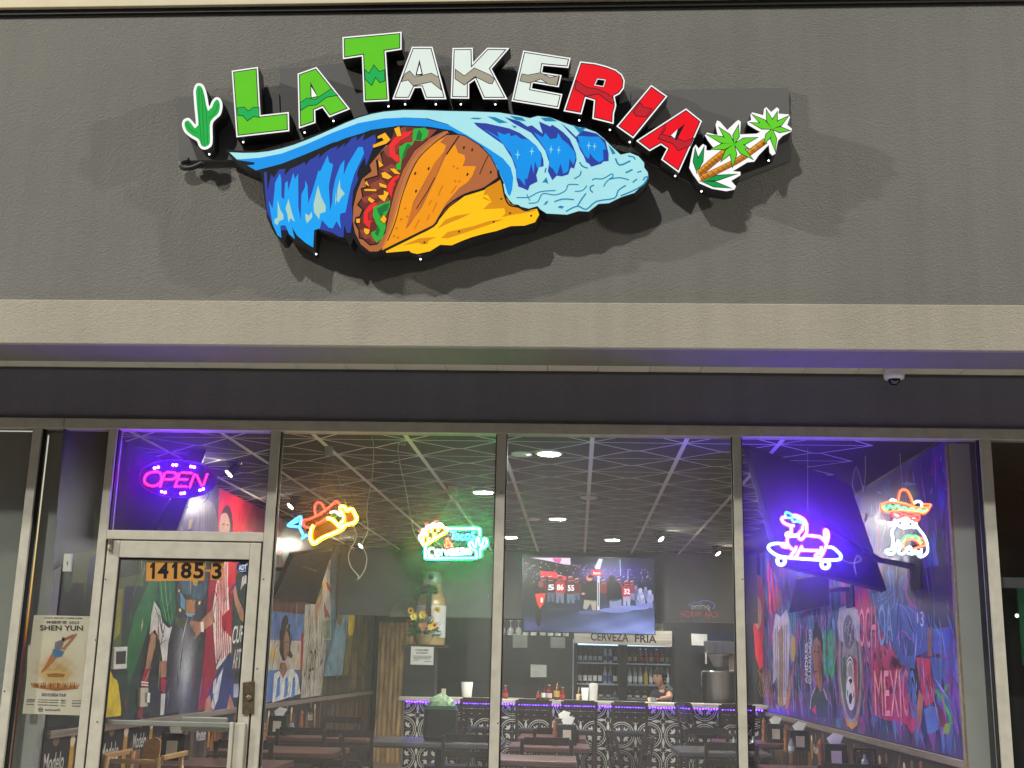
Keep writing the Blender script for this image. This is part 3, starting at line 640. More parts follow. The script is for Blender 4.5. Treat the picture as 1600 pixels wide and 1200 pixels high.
# shell
shell = W2([(885,158),(930,168),(1050,243),(1130,328),(1182,430),(1188,490),(1060,582),(930,622),(800,722),(700,856),(285,1058),(355,870),(425,620),(525,380),(640,248),(770,160)])
a.poly(inset(shell, -1.6), K, 12); a.poly(shell, BR, 13)
a.stroke(cat(W2([(800,136),(640,245),(527,375),(430,612),(372,820),(318,980),(290,1045)]), 4, False), 5.0, (190, 116, 70), 14)
a.stroke(cat(W2([(800,146),(655,255),(545,385),(448,620),(392,830),(330,985)]), 4, False), 1.5, K, 15)
a.poly(W2([(778,174),(740,215),(785,240),(770,290),(700,370),(620,520),(530,680),(490,830),(470,890),(560,840),(690,856),(285,1058),(360,880),(440,610),(560,350),(650,240)]), OR, 14)
a.poly(W2([(855,230),(880,300),(930,315),(935,350),(915,402),(1020,402),(990,480),(950,530),(890,570),(830,640),(780,700),(740,770),(690,852),(470,905),(600,720),(700,510),(780,330)]), OR, 15)
a.poly(W2([(770,300),(700,370),(610,560),(520,720),(480,870),(545,800),(620,640),(700,500)]), (200, 112, 40), 16)
for pth, wd in (([(888,165),(830,250),(790,312)], 2.0), ([(700,490),(640,600),(555,735)], 1.4), ([(1115,318),(1080,390),(1048,465)], 1.4), ([(1052,245),(1075,262)], 2.2)): a.stroke(W2(pth), wd, K, 17)
for x, y in [(545,460),(650,422),(552,598),(925,258),(990,275),(953,467),(1135,450)]: a.poly(W2(ell(x, y, 8, 14, 10, 0.3)), (60, 36, 14), 17)
for x, y in [(845,405),(875,420),(858,520),(890,522),(468,732),(435,818),(485,797),(400,888),(380,948),(410,960)]: a.poly(W2(ell(x, y, 10, 8, 8)), (196, 110, 20), 17)
for p0, p1 in [((760,550),(725,635)),((868,555),(825,615)),((715,685),(680,765)),((672,668),(650,705)),((660,780),(638,825)),((578,818),(540,890))]: a.stroke(W2([p0, p1]), 2.0, (216, 116, 12), 17)
ye = W2([(1215,505),(1235,570),(1250,640),(1290,700),(1345,715),(1380,740),(1440,745),(1495,735),(1513,780),(1480,840),(1400,866),(1290,870),(1180,908),(1080,930),(990,955),(920,981),(830,1020),(740,1016),(660,1066),(560,1088),(512,1076),(500,1062),(320,1078),(315,1066),(500,975),(680,882),(740,810),(810,725),(930,636),(1080,590)])
a.poly(ye, YE, 14)
for q in ([(1215,508),(1095,575),(1080,625),(960,660),(1050,632),(1110,625),(1140,680),(1060,740),(1240,730),(1250,770),(1220,800),(1320,780),(1440,760),(1500,745),(1380,742),(1345,716),(1290,702),(1250,642),(1235,572)],
          [(720,890),(780,820),(860,790),(980,770),(900,810),(800,850)], [(745,965),(800,915),(890,895),(1000,870),(1120,830),(1240,815),(1120,860),(1000,900),(880,940),(800,965)], [(440,1022),(580,965),(710,955),(650,985),(640,1010),(600,1015),(570,1000)], [(1080,640),(1130,670),(1060,735),(960,760),(1040,700)]):
    a.poly(W2(q), AM, 15)
a.poly(W2([(960,660),(1060,650),(1135,680),(1080,735),(980,770),(860,790),(900,720)]), YE, 16)
a.poly(W2([(1240,732),(1235,765),(1180,790),(1060,820),(900,860),(730,895),(800,855),(980,800),(1120,760)]), YE, 16)
for x, y in [(618,998),(888,914),(1157,838),(1285,770),(1450,790),(1217,658)]: a.poly(W2(ell(x, y, 9, 8, 8)), (52, 38, 12), 17)
a.stroke(cat(W2([(1205,492),(1150,530),(1070,580),(930,625),(800,710),(735,800),(685,872),(500,965),(295,1064)]), 3, False), 3.0, K, 17)
a.stroke(cat(W2([(1188,430),(1225,540),(1245,640),(1280,705),(1350,722),(1400,748),(1440,742)]), 3, False), 2.6, K, 17)
# right-hand curls
for nv, bl in (([(0,158),(100,165),(280,205),(360,240),(430,290),(490,340),(530,400),(545,450),(548,500),(510,510),(490,570),(500,620),(440,650),(425,690),(380,670),(350,660),(335,600),(330,530),(300,440),(230,330),(100,240),(30,190)],
                [(80,208),(200,275),(185,230),(240,255),(280,240),(290,268),(330,255),(370,285),(420,290),(480,330),(510,370),(530,420),(525,500),(500,520),(480,460),(470,560),(450,480),(420,600),(400,600),(405,655),(360,600),(340,590),(330,500),(290,400),(200,290)]),
               ([(240,115),(320,170),(360,150),(420,190),(455,180),(540,245),(510,150),(600,190),(612,175),(660,205),(700,235),(750,285),(780,350),(800,400),(805,450),(785,520),(760,510),(740,565),(690,580),(650,575),(615,610),(595,570),(580,540),(590,470),(560,380),(510,310),(450,240),(330,175)],
                [(470,235),(540,275),(560,240),(600,290),(650,280),(660,240),(690,290),(740,330),(790,390),(800,430),(780,490),(750,440),(740,540),(700,560),(680,480),(650,570),(620,520),(590,500),(590,440),(560,370),(520,310)]),
               ([(680,160),(740,210),(800,270),(850,220),(900,230),(960,245),(1030,300),(1055,400),(1055,460),(1010,465),(1000,480),(920,505),(900,480),(880,470),(860,420),(830,370),(800,290),(740,230)],
                [(800,300),(830,330),(812,262),(900,270),(980,270),(1020,320),(1035,370),(1010,370),(1015,450),(980,470),(940,440),(910,400),(900,445),(870,420),(850,380)])):
    a.poly(W3(nv), NV, 6); a.poly(W3(bl), BL, 7)
for x, y, s in ((345,410,1.1),(455,385,1.0),(605,370,1.0),(665,375,0.9),(900,340,1.0),(945,345,0.9)):
    q = []
    for i in range(8):
        r = (40 if i % 4 == 0 else 26) if i % 2 == 0 else 7
        q.append((x+r*s*math.sin(i*math.pi/4+0.1)*0.8, y-r*s*math.cos(i*math.pi/4+0.1)))
    a.poly(W3(q), (140, 216, 236), 8)
for q in ([(0,120),(70,125),(40,135),(-30,130)], [(105,110),(170,118),(270,160),(200,165)], [(280,105),(380,120),(410,150),(330,140)], [(520,122),(600,120),(655,150),(560,150)], [(770,175),(830,200),(880,200),(830,245)], [(1050,330),(1090,370),(1110,400),(1085,410)], [(550,800),(565,775),(585,770),(570,798),(535,808)], [(655,822),(675,808),(710,815),(690,832)], [(535,628),(570,585),(585,642),(565,628)], [(560,515),(572,510),(562,556),(552,545)], [(295,180),(340,190),(322,205)]):
    a.poly(W3(q), TE, 7)
for pth, wd in (([(335,745),(420,745),(450,735),(520,700),(640,690)], 1.8), ([(430,790),(500,780),(540,715),(640,725),(720,690),(740,645),(820,645)], 1.8), ([(790,698),(850,690),(885,652)], 1.8), ([(925,610),(950,598),(1010,598),(1080,560),(1088,585),(1060,602),(1140,590),(1215,608)], 1.9),
                ([(720,855),(810,812),(880,838),(960,775),(1100,750),(1130,690),(1190,650)], 2.2), ([(630,778),(700,757),(785,762)], 2.2), ([(878,712),(840,765),(810,815)], 2.2), ([(1148,732),(1250,690),(1330,640),(1362,585),(1335,590),(1328,612)], 2.2), ([(1108,438),(1140,492),(1225,458)], 2.6),
                ([(1188,552),(1242,526)], 2.6), ([(1278,548),(1312,540)], 2.0), ([(1242,628),(1276,600)], 2.2), ([(942,648),(915,660),(912,685),(932,706)], 2.2), ([(828,468),(850,500),(892,516)], 2.2), ([(785,598),(830,572),(840,536)], 2.0), ([(415,720),(440,770)], 1.6), ([(1015,660),(1040,620),(1080,590)], 1.8), ([(1205,420),(1250,430),(1262,450)], 2.0)):
    a.stroke(cat(W3(pth), 3, False), wd, TE, 7)
a.build('face', M_SIGN, t)
weep(t, [(494, 397), (657, 405)])

# ================================================================== NEON SIGNS in the window
def NEON(name, col, s):
    return EM('neon_'+name, col, s)
NCORE = {}
def NTUBE(name, col, st, core, cst):
    m = NEON(name, col, st); NCORE[m.name] = EM('core_'+name, core, cst); return m
N_WHITE = NTUBE('white', (186, 220, 255), 3.0, (240, 250, 255), 5.0); N_YEL = NTUBE('yellow', (255, 190, 0), 38.0, (255, 246, 170), 6.0); N_RED = NTUBE('red', (255, 20, 16), 5.0, (255, 110, 90), 2.0); N_CYAN = NTUBE('cyan', (0, 140, 255), 8.0, (120, 230, 255), 2.5)
N_GRN = NTUBE('green', (0, 255, 90), 4.0, (150, 255, 180), 2.0); N_PINK = NTUBE('pink', (100, 10, 255), 330.0, (255, 214, 255), 6.0); N_BLUE = NTUBE('blue', (30, 40, 255), 170.0, (130, 214, 255), 4.0); N_ORG = NTUBE('orange', (255, 60, 6), 3.5, (255, 150, 90), 2.0); N_AQUA = NTUBE('aqua', (0, 255, 110), 80.0, (200, 255, 246), 5.0)
M_ACR = GLASS('acrylic', 0.7, 0.012, (0.96, 0.96, 0.96))
M_CORD = P('pale_cord', (190, 190, 160), 0.5, var=0.05)
YN = 0.15
def neon(label, origin, k, outline, groups, y=YN, r=0.0075, cat_='neon sign'):
    O = lambda p: Z(origin[0], origin[1], k, p); f = PY(y)
    q = [PY(y+0.012)(*p) for p in O(outline)]
    base = Vector((sum(p.x for p in q)/len(q), y, min(p.z for p in q)))
    t = thing('neon_sign', label, cat_, base, group='neon signs hanging in the window')
    b = B(); prism(b, O(outline), PY(y+0.012), (0, -1, 0), 0.005); b.build('acrylic_backing', M_ACR, t)
    for nm, mat, paths, *rr in groups:
        for pth, cl in paths:
            R_ = rr[0] if rr else r; sp_ = [f(*p) for p in O(cat(pth, 4, cl))]; b = B(); b.tube(sp_, R_, 8, closed=cl); nt_ = b.build('neon_tube', mat, t)
            b = B(); b.tube([p+Vector((0, -R_*0.62, 0)) for p in sp_], R_*0.58, 6, closed=cl); b.build('bright_core', NCORE[mat.name], nt_)
    return t, f, O
# --- taco with sombrero: zoom of 12x at (440,770)
t, f, O = neon('yellow neon taco wearing a red sombrero with a blue cocktail glass', (440, 770), 12,
   [(80,600),(300,400),(420,420),(560,480),(570,200),(700,140),(830,230),(1030,120),(1130,200),(1320,260),(1450,480),(1390,600),(1250,640),(1000,860),(620,990),(500,900),(420,920),(320,880),(340,780),(240,690)],
   [('y', N_YEL, [([(600,610),(555,700),(545,860),(580,930),(630,940),(780,840),(950,770),(1120,690),(1190,610),(1260,590),(1350,570),(1410,490),(1390,430),(1340,330),(1290,300),(1230,340),(1180,270),(1120,260),(1095,300),(1140,390),(1170,500),(1090,590)], False), ([(855,475),(950,500),(1040,590),(1100,640),(1160,625)], False)], 0.0095),
    ('r', N_RED, [([(640,430),(620,280),(650,200),(720,185),(770,230),(810,300)], False), ([(560,650),(450,640),(400,570),(420,510),(500,500),(640,440),(820,330),(960,210),(1030,160),(1110,240)], False), ([(640,590),(740,540),(850,470)], False)], 0.007),
    ('c', N_CYAN, [([(130,600),(200,540),(340,450),(365,480),(345,620),(330,640),(140,620)], True), ([(330,640),(380,740),(410,800)], False), ([(370,860),(420,830),(480,790)], False), ([(180,590),(320,520)], False)], 0.0075),
    ('w', N_WHITE, [([(910,375),(1000,350),(1060,390),(1110,430)], False)], 0.007)])
aa = Art(PY(YN+0.0055), (0, -1, 0), 0.0004)
aa.poly(O([(600,620),(850,480),(950,510),(1100,640),(1150,640),(950,760),(620,920),(570,880)]), (214, 120, 10), 0); aa.poly(O([(440,560),(640,460),(1020,200),(1090,300),(860,460),(560,630),(450,620)]), (150, 64, 30), 0)
aa.poly(O([(930,400),(1030,390),(1080,450),(980,480)]), (90, 200, 10), 1); aa.poly(O([(1140,300),(1210,350),(1300,330),(1380,440),(1350,530),(1200,560),(1180,450)]), (220, 120, 10), 1)
for q in ([(620,660),(720,680),(700,700),(640,700)], [(780,640),(900,540),(890,600)]): aa.poly(O(q), (60, 50, 10), 2)
aa.stroke(O([(630,790),(660,830),(800,740),(960,680),(980,620)]), 1.0, (120, 40, 8), 2)
aa.stroke(O([(430,590),(470,560),(500,590),(540,550),(580,570),(620,530),(660,545),(700,490),(750,510),(790,440),(840,450),(880,380),(930,390),(960,300),(1010,300),(1040,250)]), 0.8, (230, 160, 60), 2)
for p in ([(1180,400),(1240,360)], [(1230,460),(1310,410)], [(1260,510),(1340,480)]): aa.stroke(O(p), 0.8, (90, 50, 8), 2)
aa.build('printed_artwork', ARTMAT('acrylic_print', 0.2, 0.4, base=0.12), t)
def wires(t, pts, y=YN, r=0.0016, name='hanging_wire', mat=None):
    b = B(); b.tube([PY(y)(*p) for p in cat(pts, 4, False)], r, 6); b.build(name, mat or M_CORD, t)
wires(t, [(513, 715), (505, 745), (492, 800)]); wires(t, [(516, 715), (528, 745), (541, 790)])
wires(t, [(552, 820), (557, 840), (545, 865), (548, 885), (560, 900), (558, 906)], name='power_cord', r=0.003)
b = B(); prism(b, [(507, 697), (520, 697), (520, 712), (507, 712)], PY(0.02), (0, -1, 0), 0.012); b.build('wall_hook', P('clear_hook', (150, 155, 150), 0.2, spec=0.6), t, bevel=0.002)
wires(t, [(580, 682), (584, 698), (582, 740), (577, 770), (573, 800), (575, 830), (566, 850), (573, 870), (570, 890), (560, 905)], name='power_cord', r=0.003, y=0.09)
# --- tacos & cervezas: zoom 8x at (630,740)
t, f, O = neon('green framed neon sign reading Tacos and Cervezas with a small cactus', (630, 740), 8,
   [(180,800),(200,720),(400,590),(540,660),(960,670),(990,760),(1060,820),(1060,900),(985,960),(990,1065),(270,1085),(255,920)],
   [('g', N_AQUA, [([(545,690),(700,690),(930,690),(955,710),(958,775)], False), ([(280,905),(280,1030),(310,1060),(600,1060),(890,1055),(915,1030),(910,970),(870,950),(830,900),(835,860),(860,855),(880,900),(905,920),(920,830),(935,800),(950,830),(955,890),(985,900),(1010,820),(1040,830),(1040,890),(1000,930),(965,950),(962,1045)], False)], 0.0085),
    ('c', N_CYAN, [([(590,730),(660,725)], False), ([(628,730),(620,825)], False), ([(690,760),(660,770),(655,810),(680,820),(695,770),(700,825)], False), ([(755,770),(725,775),(720,810),(745,825),(765,815)], False), ([(800,760),(778,790),(800,825),(830,800),(820,765)], True), ([(895,735),(860,745),(870,780),(895,795),(880,825),(850,815)], False)], 0.0062),
    ('r', N_RED, [([(615,905),(560,860),(535,840),(550,820),(580,830),(570,860),(530,890),(540,920),(575,920),(610,870)], False)], 0.0075),
    ('w', N_WHITE, [([(385,945),(345,935),(315,975),(330,1025),(375,1030)], False), ([(405,985),(450,975),(435,955),(405,970),(410,1020),(450,1020)], False), ([(475,1020),(472,960),(500,955)], False), ([(520,955),(545,1020),(570,950)], False), ([(585,980),(630,975),(615,945),(588,965),(595,1015),(635,1010)], False), ([(650,950),(690,945),(655,1010),(700,1005)], False), ([(710,945),(750,940),(715,1005),(760,1000)], False), ([(800,950),(775,960),(775,1000),(800,995),(805,950),(808,1000)], False), ([(840,940),(820,950),(835,975),(845,995),(820,1005)], False)], 0.0072),
    ('y', N_YEL, [([(270,890),(250,820),(270,740),(340,680),(430,665),(500,670),(540,700),(530,730),(400,810)], True), ([(290,785),(300,740)], False), ([(350,735),(360,690)], False), ([(435,720),(440,680)], False), ([(385,795),(395,745)], False), ([(310,845),(320,800)], False)], 0.008),
    ('w2', N_WHITE, [([(240,850),(205,820),(200,780),(230,750),(240,700),(280,690),(300,650),(350,650),(370,620),(420,640),(460,620),(495,655)], False)], 0.0065), ('r2', N_RED, [([(200,735),(210,720),(225,730)], False), ([(275,640),(295,630),(310,645)], False), ([(390,610),(410,600),(425,615)], False)], 0.0075)])
wires(t, [(707, 775), (696, 795), (684, 814)]); wires(t, [(709, 775), (724, 798), (740, 824)])
b = B(); prism(b, [(700, 759), (715, 759), (715, 774), (700, 774)], PY(0.02), (0, -1, 0), 0.014); b.build('wall_hook', M_WHITE, t, bevel=0.002)
B().ball(pix(707.5, 766, 1, 0.004), 0.006, 8, 5).build('hook_screw', M_STEEL, t)
wires(t, [(622, 694), (633, 695), (628, 688), (622, 700), (626, 730), (634, 765), (640, 800), (648, 835), (662, 855)], name='power_cord', r=0.003)
# --- dog on skateboard: 10x at (1180,780)
t, f, O = neon('pink neon dachshund in blue sunglasses standing on a blue skateboard', (1180, 780), 10,
   [(180,740),(250,660),(480,640),(440,540),(400,320),(460,200),(520,180),(700,240),(840,400),(830,530),(1030,560),(1080,460),(1170,520),(1140,720),(1230,730),(1370,900),(1310,980),(1180,1090),(1020,1090),(980,980),(500,960),(470,1050),(360,1050),(310,930)],
   [('b', N_BLUE, [([(410,695),(330,690),(240,710),(205,750),(240,810),(350,880),(500,910),(800,935),(1100,950),(1290,945),(1340,910),(1320,850),(1210,755),(1140,755)], False)], 0.0085),
    ('p', N_PINK, [([(610,415),(540,410),(450,370),(415,320),(430,285),(470,290)], False), ([(600,250),(680,270),(770,330),(800,410),(805,500),(790,570)], False), ([(560,420),(560,540),(510,600),(500,670),(540,750),(620,800),(640,740)], False), ([(790,565),(900,575),(1010,590),(1080,650),(1110,700)], False), ([(1110,700),(1140,600),(1130,510),(1100,480),(1080,520),(1105,680)], False), ([(740,420),(740,470),(680,540),(680,600),(720,630),(770,580),(790,540)], False), ([(735,735),(680,820),(640,890),(590,910),(560,880),(620,810)], False), ([(720,795),(850,800),(980,805)], False), ([(1035,745),(1010,820),(940,880),(960,910),(1020,900),(1080,800),(1110,710)], False), ([(500,700),(420,700),(430,740),(500,750),(540,740)], False)], 0.0085),
    ('c', N_CYAN, [([(490,200),(580,250),(560,290),(490,285),(470,240)], True), ([(580,280),(650,300),(640,350),(590,345)], True), ([(650,310),(740,350),(825,395)], False), ([(650,340),(730,375),(810,405)], False)], 0.0062),
    ('y', N_YEL, [([(490,550),(520,530),(530,570),(500,575)], True), ([(550,575),(650,565)], False)], 0.0075),
    ('w', N_WHITE, [([(405+60*math.cos(i), 965+60*math.sin(i)) for i in [j*0.785 for j in range(8)]], True), ([(1095+60*math.cos(i), 1020+60*math.sin(i)) for i in [j*0.785 for j in range(8)]], True)], 0.0105)])
wires(t, [(1316, 874), (1330, 880), (1345, 876), (1340, 868), (1335, 880), (1338, 898), (1334, 884)], name='power_cord', r=0.002); wires(t, [(1262, 800), (1262, 760), (1262, 700)]); 
# --- bulldog with sombrero and taco: 8.57x at (1350,750)
t, f, O = neon('white neon bulldog in a sombrero and red sunglasses holding a taco', (1350, 750), 8.57,
   [(205,360),(330,240),(430,270),(460,140),(530,100),(620,150),(670,270),(780,260),(900,320),(910,380),(850,460),(770,490),(760,570),(880,800),(890,960),(830,1060),(740,1060),(620,1010),(450,1030),(280,1010),(270,930),(370,830),(340,700),(400,560),(380,450),(240,420)],
   [('o', N_ORG, [([(455,280),(480,160),(530,130),(590,160),(640,270),(670,340)], False), ([(225,340),(300,300),(400,290),(550,320),(700,370),(780,370),(870,360),(890,330),(780,325)], False), ([(225,340),(240,390),(310,430),(420,410),(560,420),(700,430),(800,450),(860,400),(885,340)], False), ([(540,930),(530,870),(560,810),(640,790),(720,830),(770,900)], False), ([(660,925),(760,890),(815,870),(800,800),(730,770)], False)], 0.0075),
    ('g', N_GRN, [([(255,355),(300,390),(345,345),(390,375),(440,345),(490,385),(540,370),(590,400),(640,385),(690,415),(750,400),(780,420),(850,400)], False), ([(520,900),(500,850),(540,790),(560,760),(600,745),(650,760),(700,755),(740,810),(775,850)], False)], 0.0075),
    ('r', N_RED, [([(400,430),(480,440),(500,470),(470,505),(410,500),(380,460)], True), ([(620,490),(680,475),(740,490),(720,540),(650,540),(620,510)], True), ([(500,460),(560,470),(620,490)], False), ([(380,450),(450,420),(550,425),(750,470)], False)], 0.0075),
    ('w', N_WHITE, [([(405,525),(420,600),(370,700),(390,800),(370,920),(300,940),(310,985),(390,985),(420,900),(460,810)], False), ([(690,580),(720,640),(800,740),(845,850),(850,950),(820,1000),(760,1030),(720,1000),(760,980),(770,920)], False), ([(350,280),(380,265),(430,285)], False), ([(670,310),(720,285),(770,310),(770,365)], False), ([(515,530),(550,510),(595,530),(560,550)], True), ([(450,560),(470,540),(520,550),(555,580),(600,550),(650,570),(650,620),(600,630),(550,640),(500,630),(455,600)], True), ([(500,610),(550,585),(600,615)], False), ([(470,830),(480,910),(460,970),(510,990),(560,960)], False), ([(570,950),(580,910),(620,900),(640,950),(700,940)], False), ([(590,980),(650,990),(740,960)], False), ([(670,650),(700,570)], False)], 0.008)])
wires(t, [(1410, 765), (1408, 735), (1406, 708)]); wires(t, [(1350, 770), (1338, 730), (1332, 760), (1345, 775), (1352, 745), (1352, 712)], name='power_cord', r=0.002, y=0.14)
# --- the OPEN sign: 10x at (200,680)
O = lambda p: Z(200, 680, 10, p)
c0 = pix(277, 749, 1, YN); ov = ell(775, 680, 615, 300, 40, 0.03)
t = thing('open_sign', 'oval LED sign spelling OPEN in red dots with blue dot pairs', 'sign', Vector((c0.x, YN, pix(277, 778, 1, YN).z)))
b = B(); prism(b, O(ov), PY(YN), (0, -1, 0), 0.018); b.build('board', P('open_board', (26, 20, 46), 0.35), t, bevel=0.003)
b = B(); b.tube([PY(YN-0.002)(*p) for p in O(ov)], 0.005, 6, closed=True); b.build('rim', P('open_rim', (40, 38, 58), 0.3), t)
def dots(paths, step):
    out = []
    for pth in paths:
        acc = 0.0; out.append(pth[0])
        for i in range(len(pth)-1):
            a_, b_ = Vector(pth[i]), Vector(pth[i+1]); L = (b_-a_).length; d = step-acc
            while d <= L: out.append(tuple(a_+(b_-a_)*(d/L))); d += step
            acc = L-(d-step)
    return out
red = dots([cat([(430,570),(500,590),(525,660),(500,740),(420,790),(330,785),(265,740),(260,670),(310,600)], 6)+[(430,570)]], 37)
red += dots([[(505,795),(580,580)], [(615,578),(720,580),(765,620),(740,670),(690,688),(580,690)], [(735,800),(810,585)], [(850,583),(990,590)], [(820,690),(935,692)], [(770,798),(920,800)], [(965,805),(1045,595)], [(1075,630),(1160,805)], [(1180,770),(1245,590)]], 34)
b = B()
for x, y in red: b.ball(PY(YN-0.004)(200+x/10, 680+y/10), 0.0052, 6, 4)
b.build('led_letters', EM('led_red', (255, 16, 40), 34.0), t, kind='stuff')
b = B()
for x, y in [(415,515),(470,500),(705,465),(755,465),(985,490),(1035,500),(525,880),(580,895),(830,910),(880,905),(1125,860),(1175,840)]: b.ball(PY(YN-0.004)(200+x/10, 680+y/10), 0.0075, 8, 5)
b.build('led_accents', EM('led_blue', (66, 24, 255), 1000.0), t, kind='stuff')
wires(t, [(327, 770), (322, 782), (308, 790), (292, 793)], name='power_cord', r=0.002, mat=M_BLACKP)

# ================================================================== things on the glass
po = pix(90, 1115, 1, 0.012)
pt = thing('poster', 'pale dance show poster with a leaping dancer taped inside the side window', 'poster', po)
b = B(); prism(b, [(53, 961), (141, 963), (127, 1118), (35, 1115)], PY(0.010), (0, -1, 0), 0.0015); b.build('paper', P('poster_paper', (208, 198, 178), 0.7, var=0.04), pt)
a = Art(PY(0.0095), (0, -1, 0), 0.0003); Q = lambda p: Z(20, 940, 6.314, p)
def sand(u, v):
    k = math.exp(-((u-0.5)/0.30)**2-((v-0.58)/0.30)**2)*(0.75+0.25*math.sin(u*31)*math.sin(v*27+u*9)); return tuple(p_*(1-k)+q_*k for p_, q_ in zip((208, 198, 178), (168, 122, 62)))
a.wash(Q([(150,430),(720,430),(700,880),(130,880)]), 30, 26, sand, 0.6)
a.poly(Q([(175,800),(300,830),(420,800),(560,830),(660,820),(640,860),(430,880),(190,845)]), (150, 92, 42), 3)
for i in range(26):
    x = 190+i*18; a.poly(Q([(x,795+random.randint(-6,10)),(x+9,800),(x+8,845),(x-2,850)]), random.choice([(206,160,110),(120,66,34),(184,120,70)]), 4)
a.poly(Q([(290,690),(420,680),(570,700),(540,760),(430,780),(320,750)]), (196, 160, 100), 4); a.poly(Q([(330,712),(430,706),(520,716),(500,748),(350,744)]), (140, 98, 50), 5)
a.poly(Q([(390,500),(440,545),(330,660),(290,700),(275,695),(310,650)]), (168, 104, 66), 6); a.poly(Q([(480,470),(560,380),(625,310),(635,320),(590,380),(510,480)]), (172, 112, 74), 6)
a.poly(Q([(395,470),(440,470),(510,490),(480,540),(410,552),(392,520)]), (74, 112, 150), 7); a.poly(Q([(420,400),(470,380),(500,400),(480,470),(410,470)]), (110, 112, 124), 7)
a.poly(Q([(490,350),(520,360),(505,390),(480,385)]), (60, 44, 38), 8); a.poly(Q([(510,360),(600,320),(610,335),(520,380),(440,450),(445,430)]), (160, 98, 92), 8)
a.text('CHINA BEFORE COMMUNISM', Q([(310,152),(684,158),(684,172),(310,168)]), (50, 52, 58), 4, 0.01)
a.text('神韻晚會 2025', Q([(330,188),(656,190),(656,222),(330,218)]), (46, 50, 60), 4, 0.01)
a.text('SHEN YUN', Q([(270,232),(692,236),(692,288),(270,284)]), (26, 28, 44), 5, 0.015)
a.text('2025 FLORIDA TOUR', Q([(285,902),(528,908),(526,938),(285,932)]), (36, 48, 84), 4, 0.02)
for i, s in enumerate(('Lakeland', 'St. Petersburg', 'Jacksonville', 'Miami', 'Orange Park')):
    x = 120+i*112; wd = (80, 105, 90, 50, 90)[i]
    a.text(s, Q([(x+20,957+i*3),(x+20+wd,959+i*3),(x+20+wd,976+i*3),(x+20,974+i*3)]), (44, 52, 76), 4, 0.02)
    for r_ in (0, 28): a.stroke(Q([(x+14,986+r_+i*4),(x+14+wd,988+r_+i*4)]), 1.1, (96, 98, 106), 4)
a.text('ShenYun.com/FL', Q([(320,1056),(470,1058),(470,1080),(320,1078)]), (44, 56, 84), 4, 0.02)
a.stroke(Q(ell(275, 1066, 22, 20, 12)), 1.0, (44, 56, 84), 4, True); a.stroke(Q([(262,1066),(288,1066)]), 1.6, (44, 56, 84), 4)
a.build('print', ARTMAT('poster_print', 0, 0.7), pt)
db = thing('chime_box', 'small white plastic chime box stuck on the side window', 'box', pix(104, 895, 1, 0.004))
b = B(); prism(b, [(100, 865), (112.5, 865), (110, 893), (97.5, 893)], PY(0.004), (0, -1, 0), -0.0); 
b = B(); prism(b, [(100, 865), (112.5, 865), (110, 893), (97.5, 893)], PY(0.006), (0, -1, 0), 0.02); b.build('case', M_WHITE, db, bevel=0.002)
b = B(); prism(b, [(104.2, 877), (106.4, 877), (106, 883), (103.8, 883)], PY(0.0055), (0, -1, 0), 0.001); b.build('button', P('grey_button', (120, 120, 116), 0.4), db)

# ================================================================== MURALS
M_MURAL = ARTMAT('mural_paint', 0, 0.32, 0.42, 5.0, spec=0.45)
rnd = random.Random(11)
def mix(c, d, t): return tuple(c[i]*(1-t)+d[i]*t for i in range(3))
def streaks(art_b, x, nrm, y0, y1, z0, z1, n, cols, off, wmax=0.25, hmax=0.7):
    """loose brush marks painted on a side wall"""
    for _ in range(n):
        y = rnd.uniform(y0, y1); z = rnd.uniform(z0, z1); w_ = rnd.uniform(0.03, wmax); h_ = rnd.uniform(0.1, hmax); c = lin(rnd.choice(cols)); k = rnd.uniform(0.6, 1.1); sl = rnd.uniform(-0.12, 0.12)
        yy0, yy1 = max(y0, y-w_/2), min(y1, y+w_/2); a = max(z0, z-h_/2); b = min(z1, z+h_/2); xx = x+nrm*off*rnd.uniform(0.3, 1.0); m_ = (a+b)/2
        art_b.add([(xx, yy0, m_-(m_-a)*rnd.uniform(.2, .8)), (xx, (yy0+yy1)/2+sl*.3, a), (xx, yy1, m_-(m_-a)*rnd.uniform(.2, .8)), (xx, min(y1, max(y0, yy1+sl)), m_+(b-m_)*rnd.uniform(.2, .8)), (xx, (yy0+yy1)/2, b), (xx, max(y0, yy0+sl*.5), m_+(b-m_)*rnd.uniform(.2, .8))], [(0, 1, 2, 3, 4, 5)], tuple(v*k for v in c))
# ---- right wall
XA = XR-0.004; ZR = 1.0
mr_ = thing('football_mural', 'blue and crimson painted football mural on the right wall', 'mural', (XA, 4.2, ZR))
bb = B(); bb.add([(XA, 0.32, ZR), (XA, 8.4, ZR), (XA, 8.4, ZC-0.002), (XA, 0.32, ZC-0.002)], [(0, 1, 2, 3)], lin((68, 52, 116)))
streaks(bb, XA, -1, 0.33, 8.4, ZR, ZC-0.01, 420, [(66, 96, 180), (46, 56, 130), (38, 126, 170), (28, 30, 66), (84, 120, 206), (130, 66, 170), (150, 56, 130), (34, 40, 84), (30, 90, 126), (150, 60, 140), (96, 140, 214)], 0.0012)
a = Art(PX(XA-0.0014), (-1, 0, 0), 0.0005); a.b = bb
Q = lambda p: Z(1300, 900, 4.8, p); S = lambda p: Z(1150, 860, 4.8, p)
a.poly(Q([(60,-160),(200,-150),(270,110),(310,230),(350,350),(400,480),(470,590),(500,720),(560,860),(620,1010),(630,1110),(600,1190),(560,1110),(480,1090),(400,1080),(310,1040),(300,850),(290,700),(240,560),(200,300),(150,220),(70,200)]), (196, 46, 104), 1)
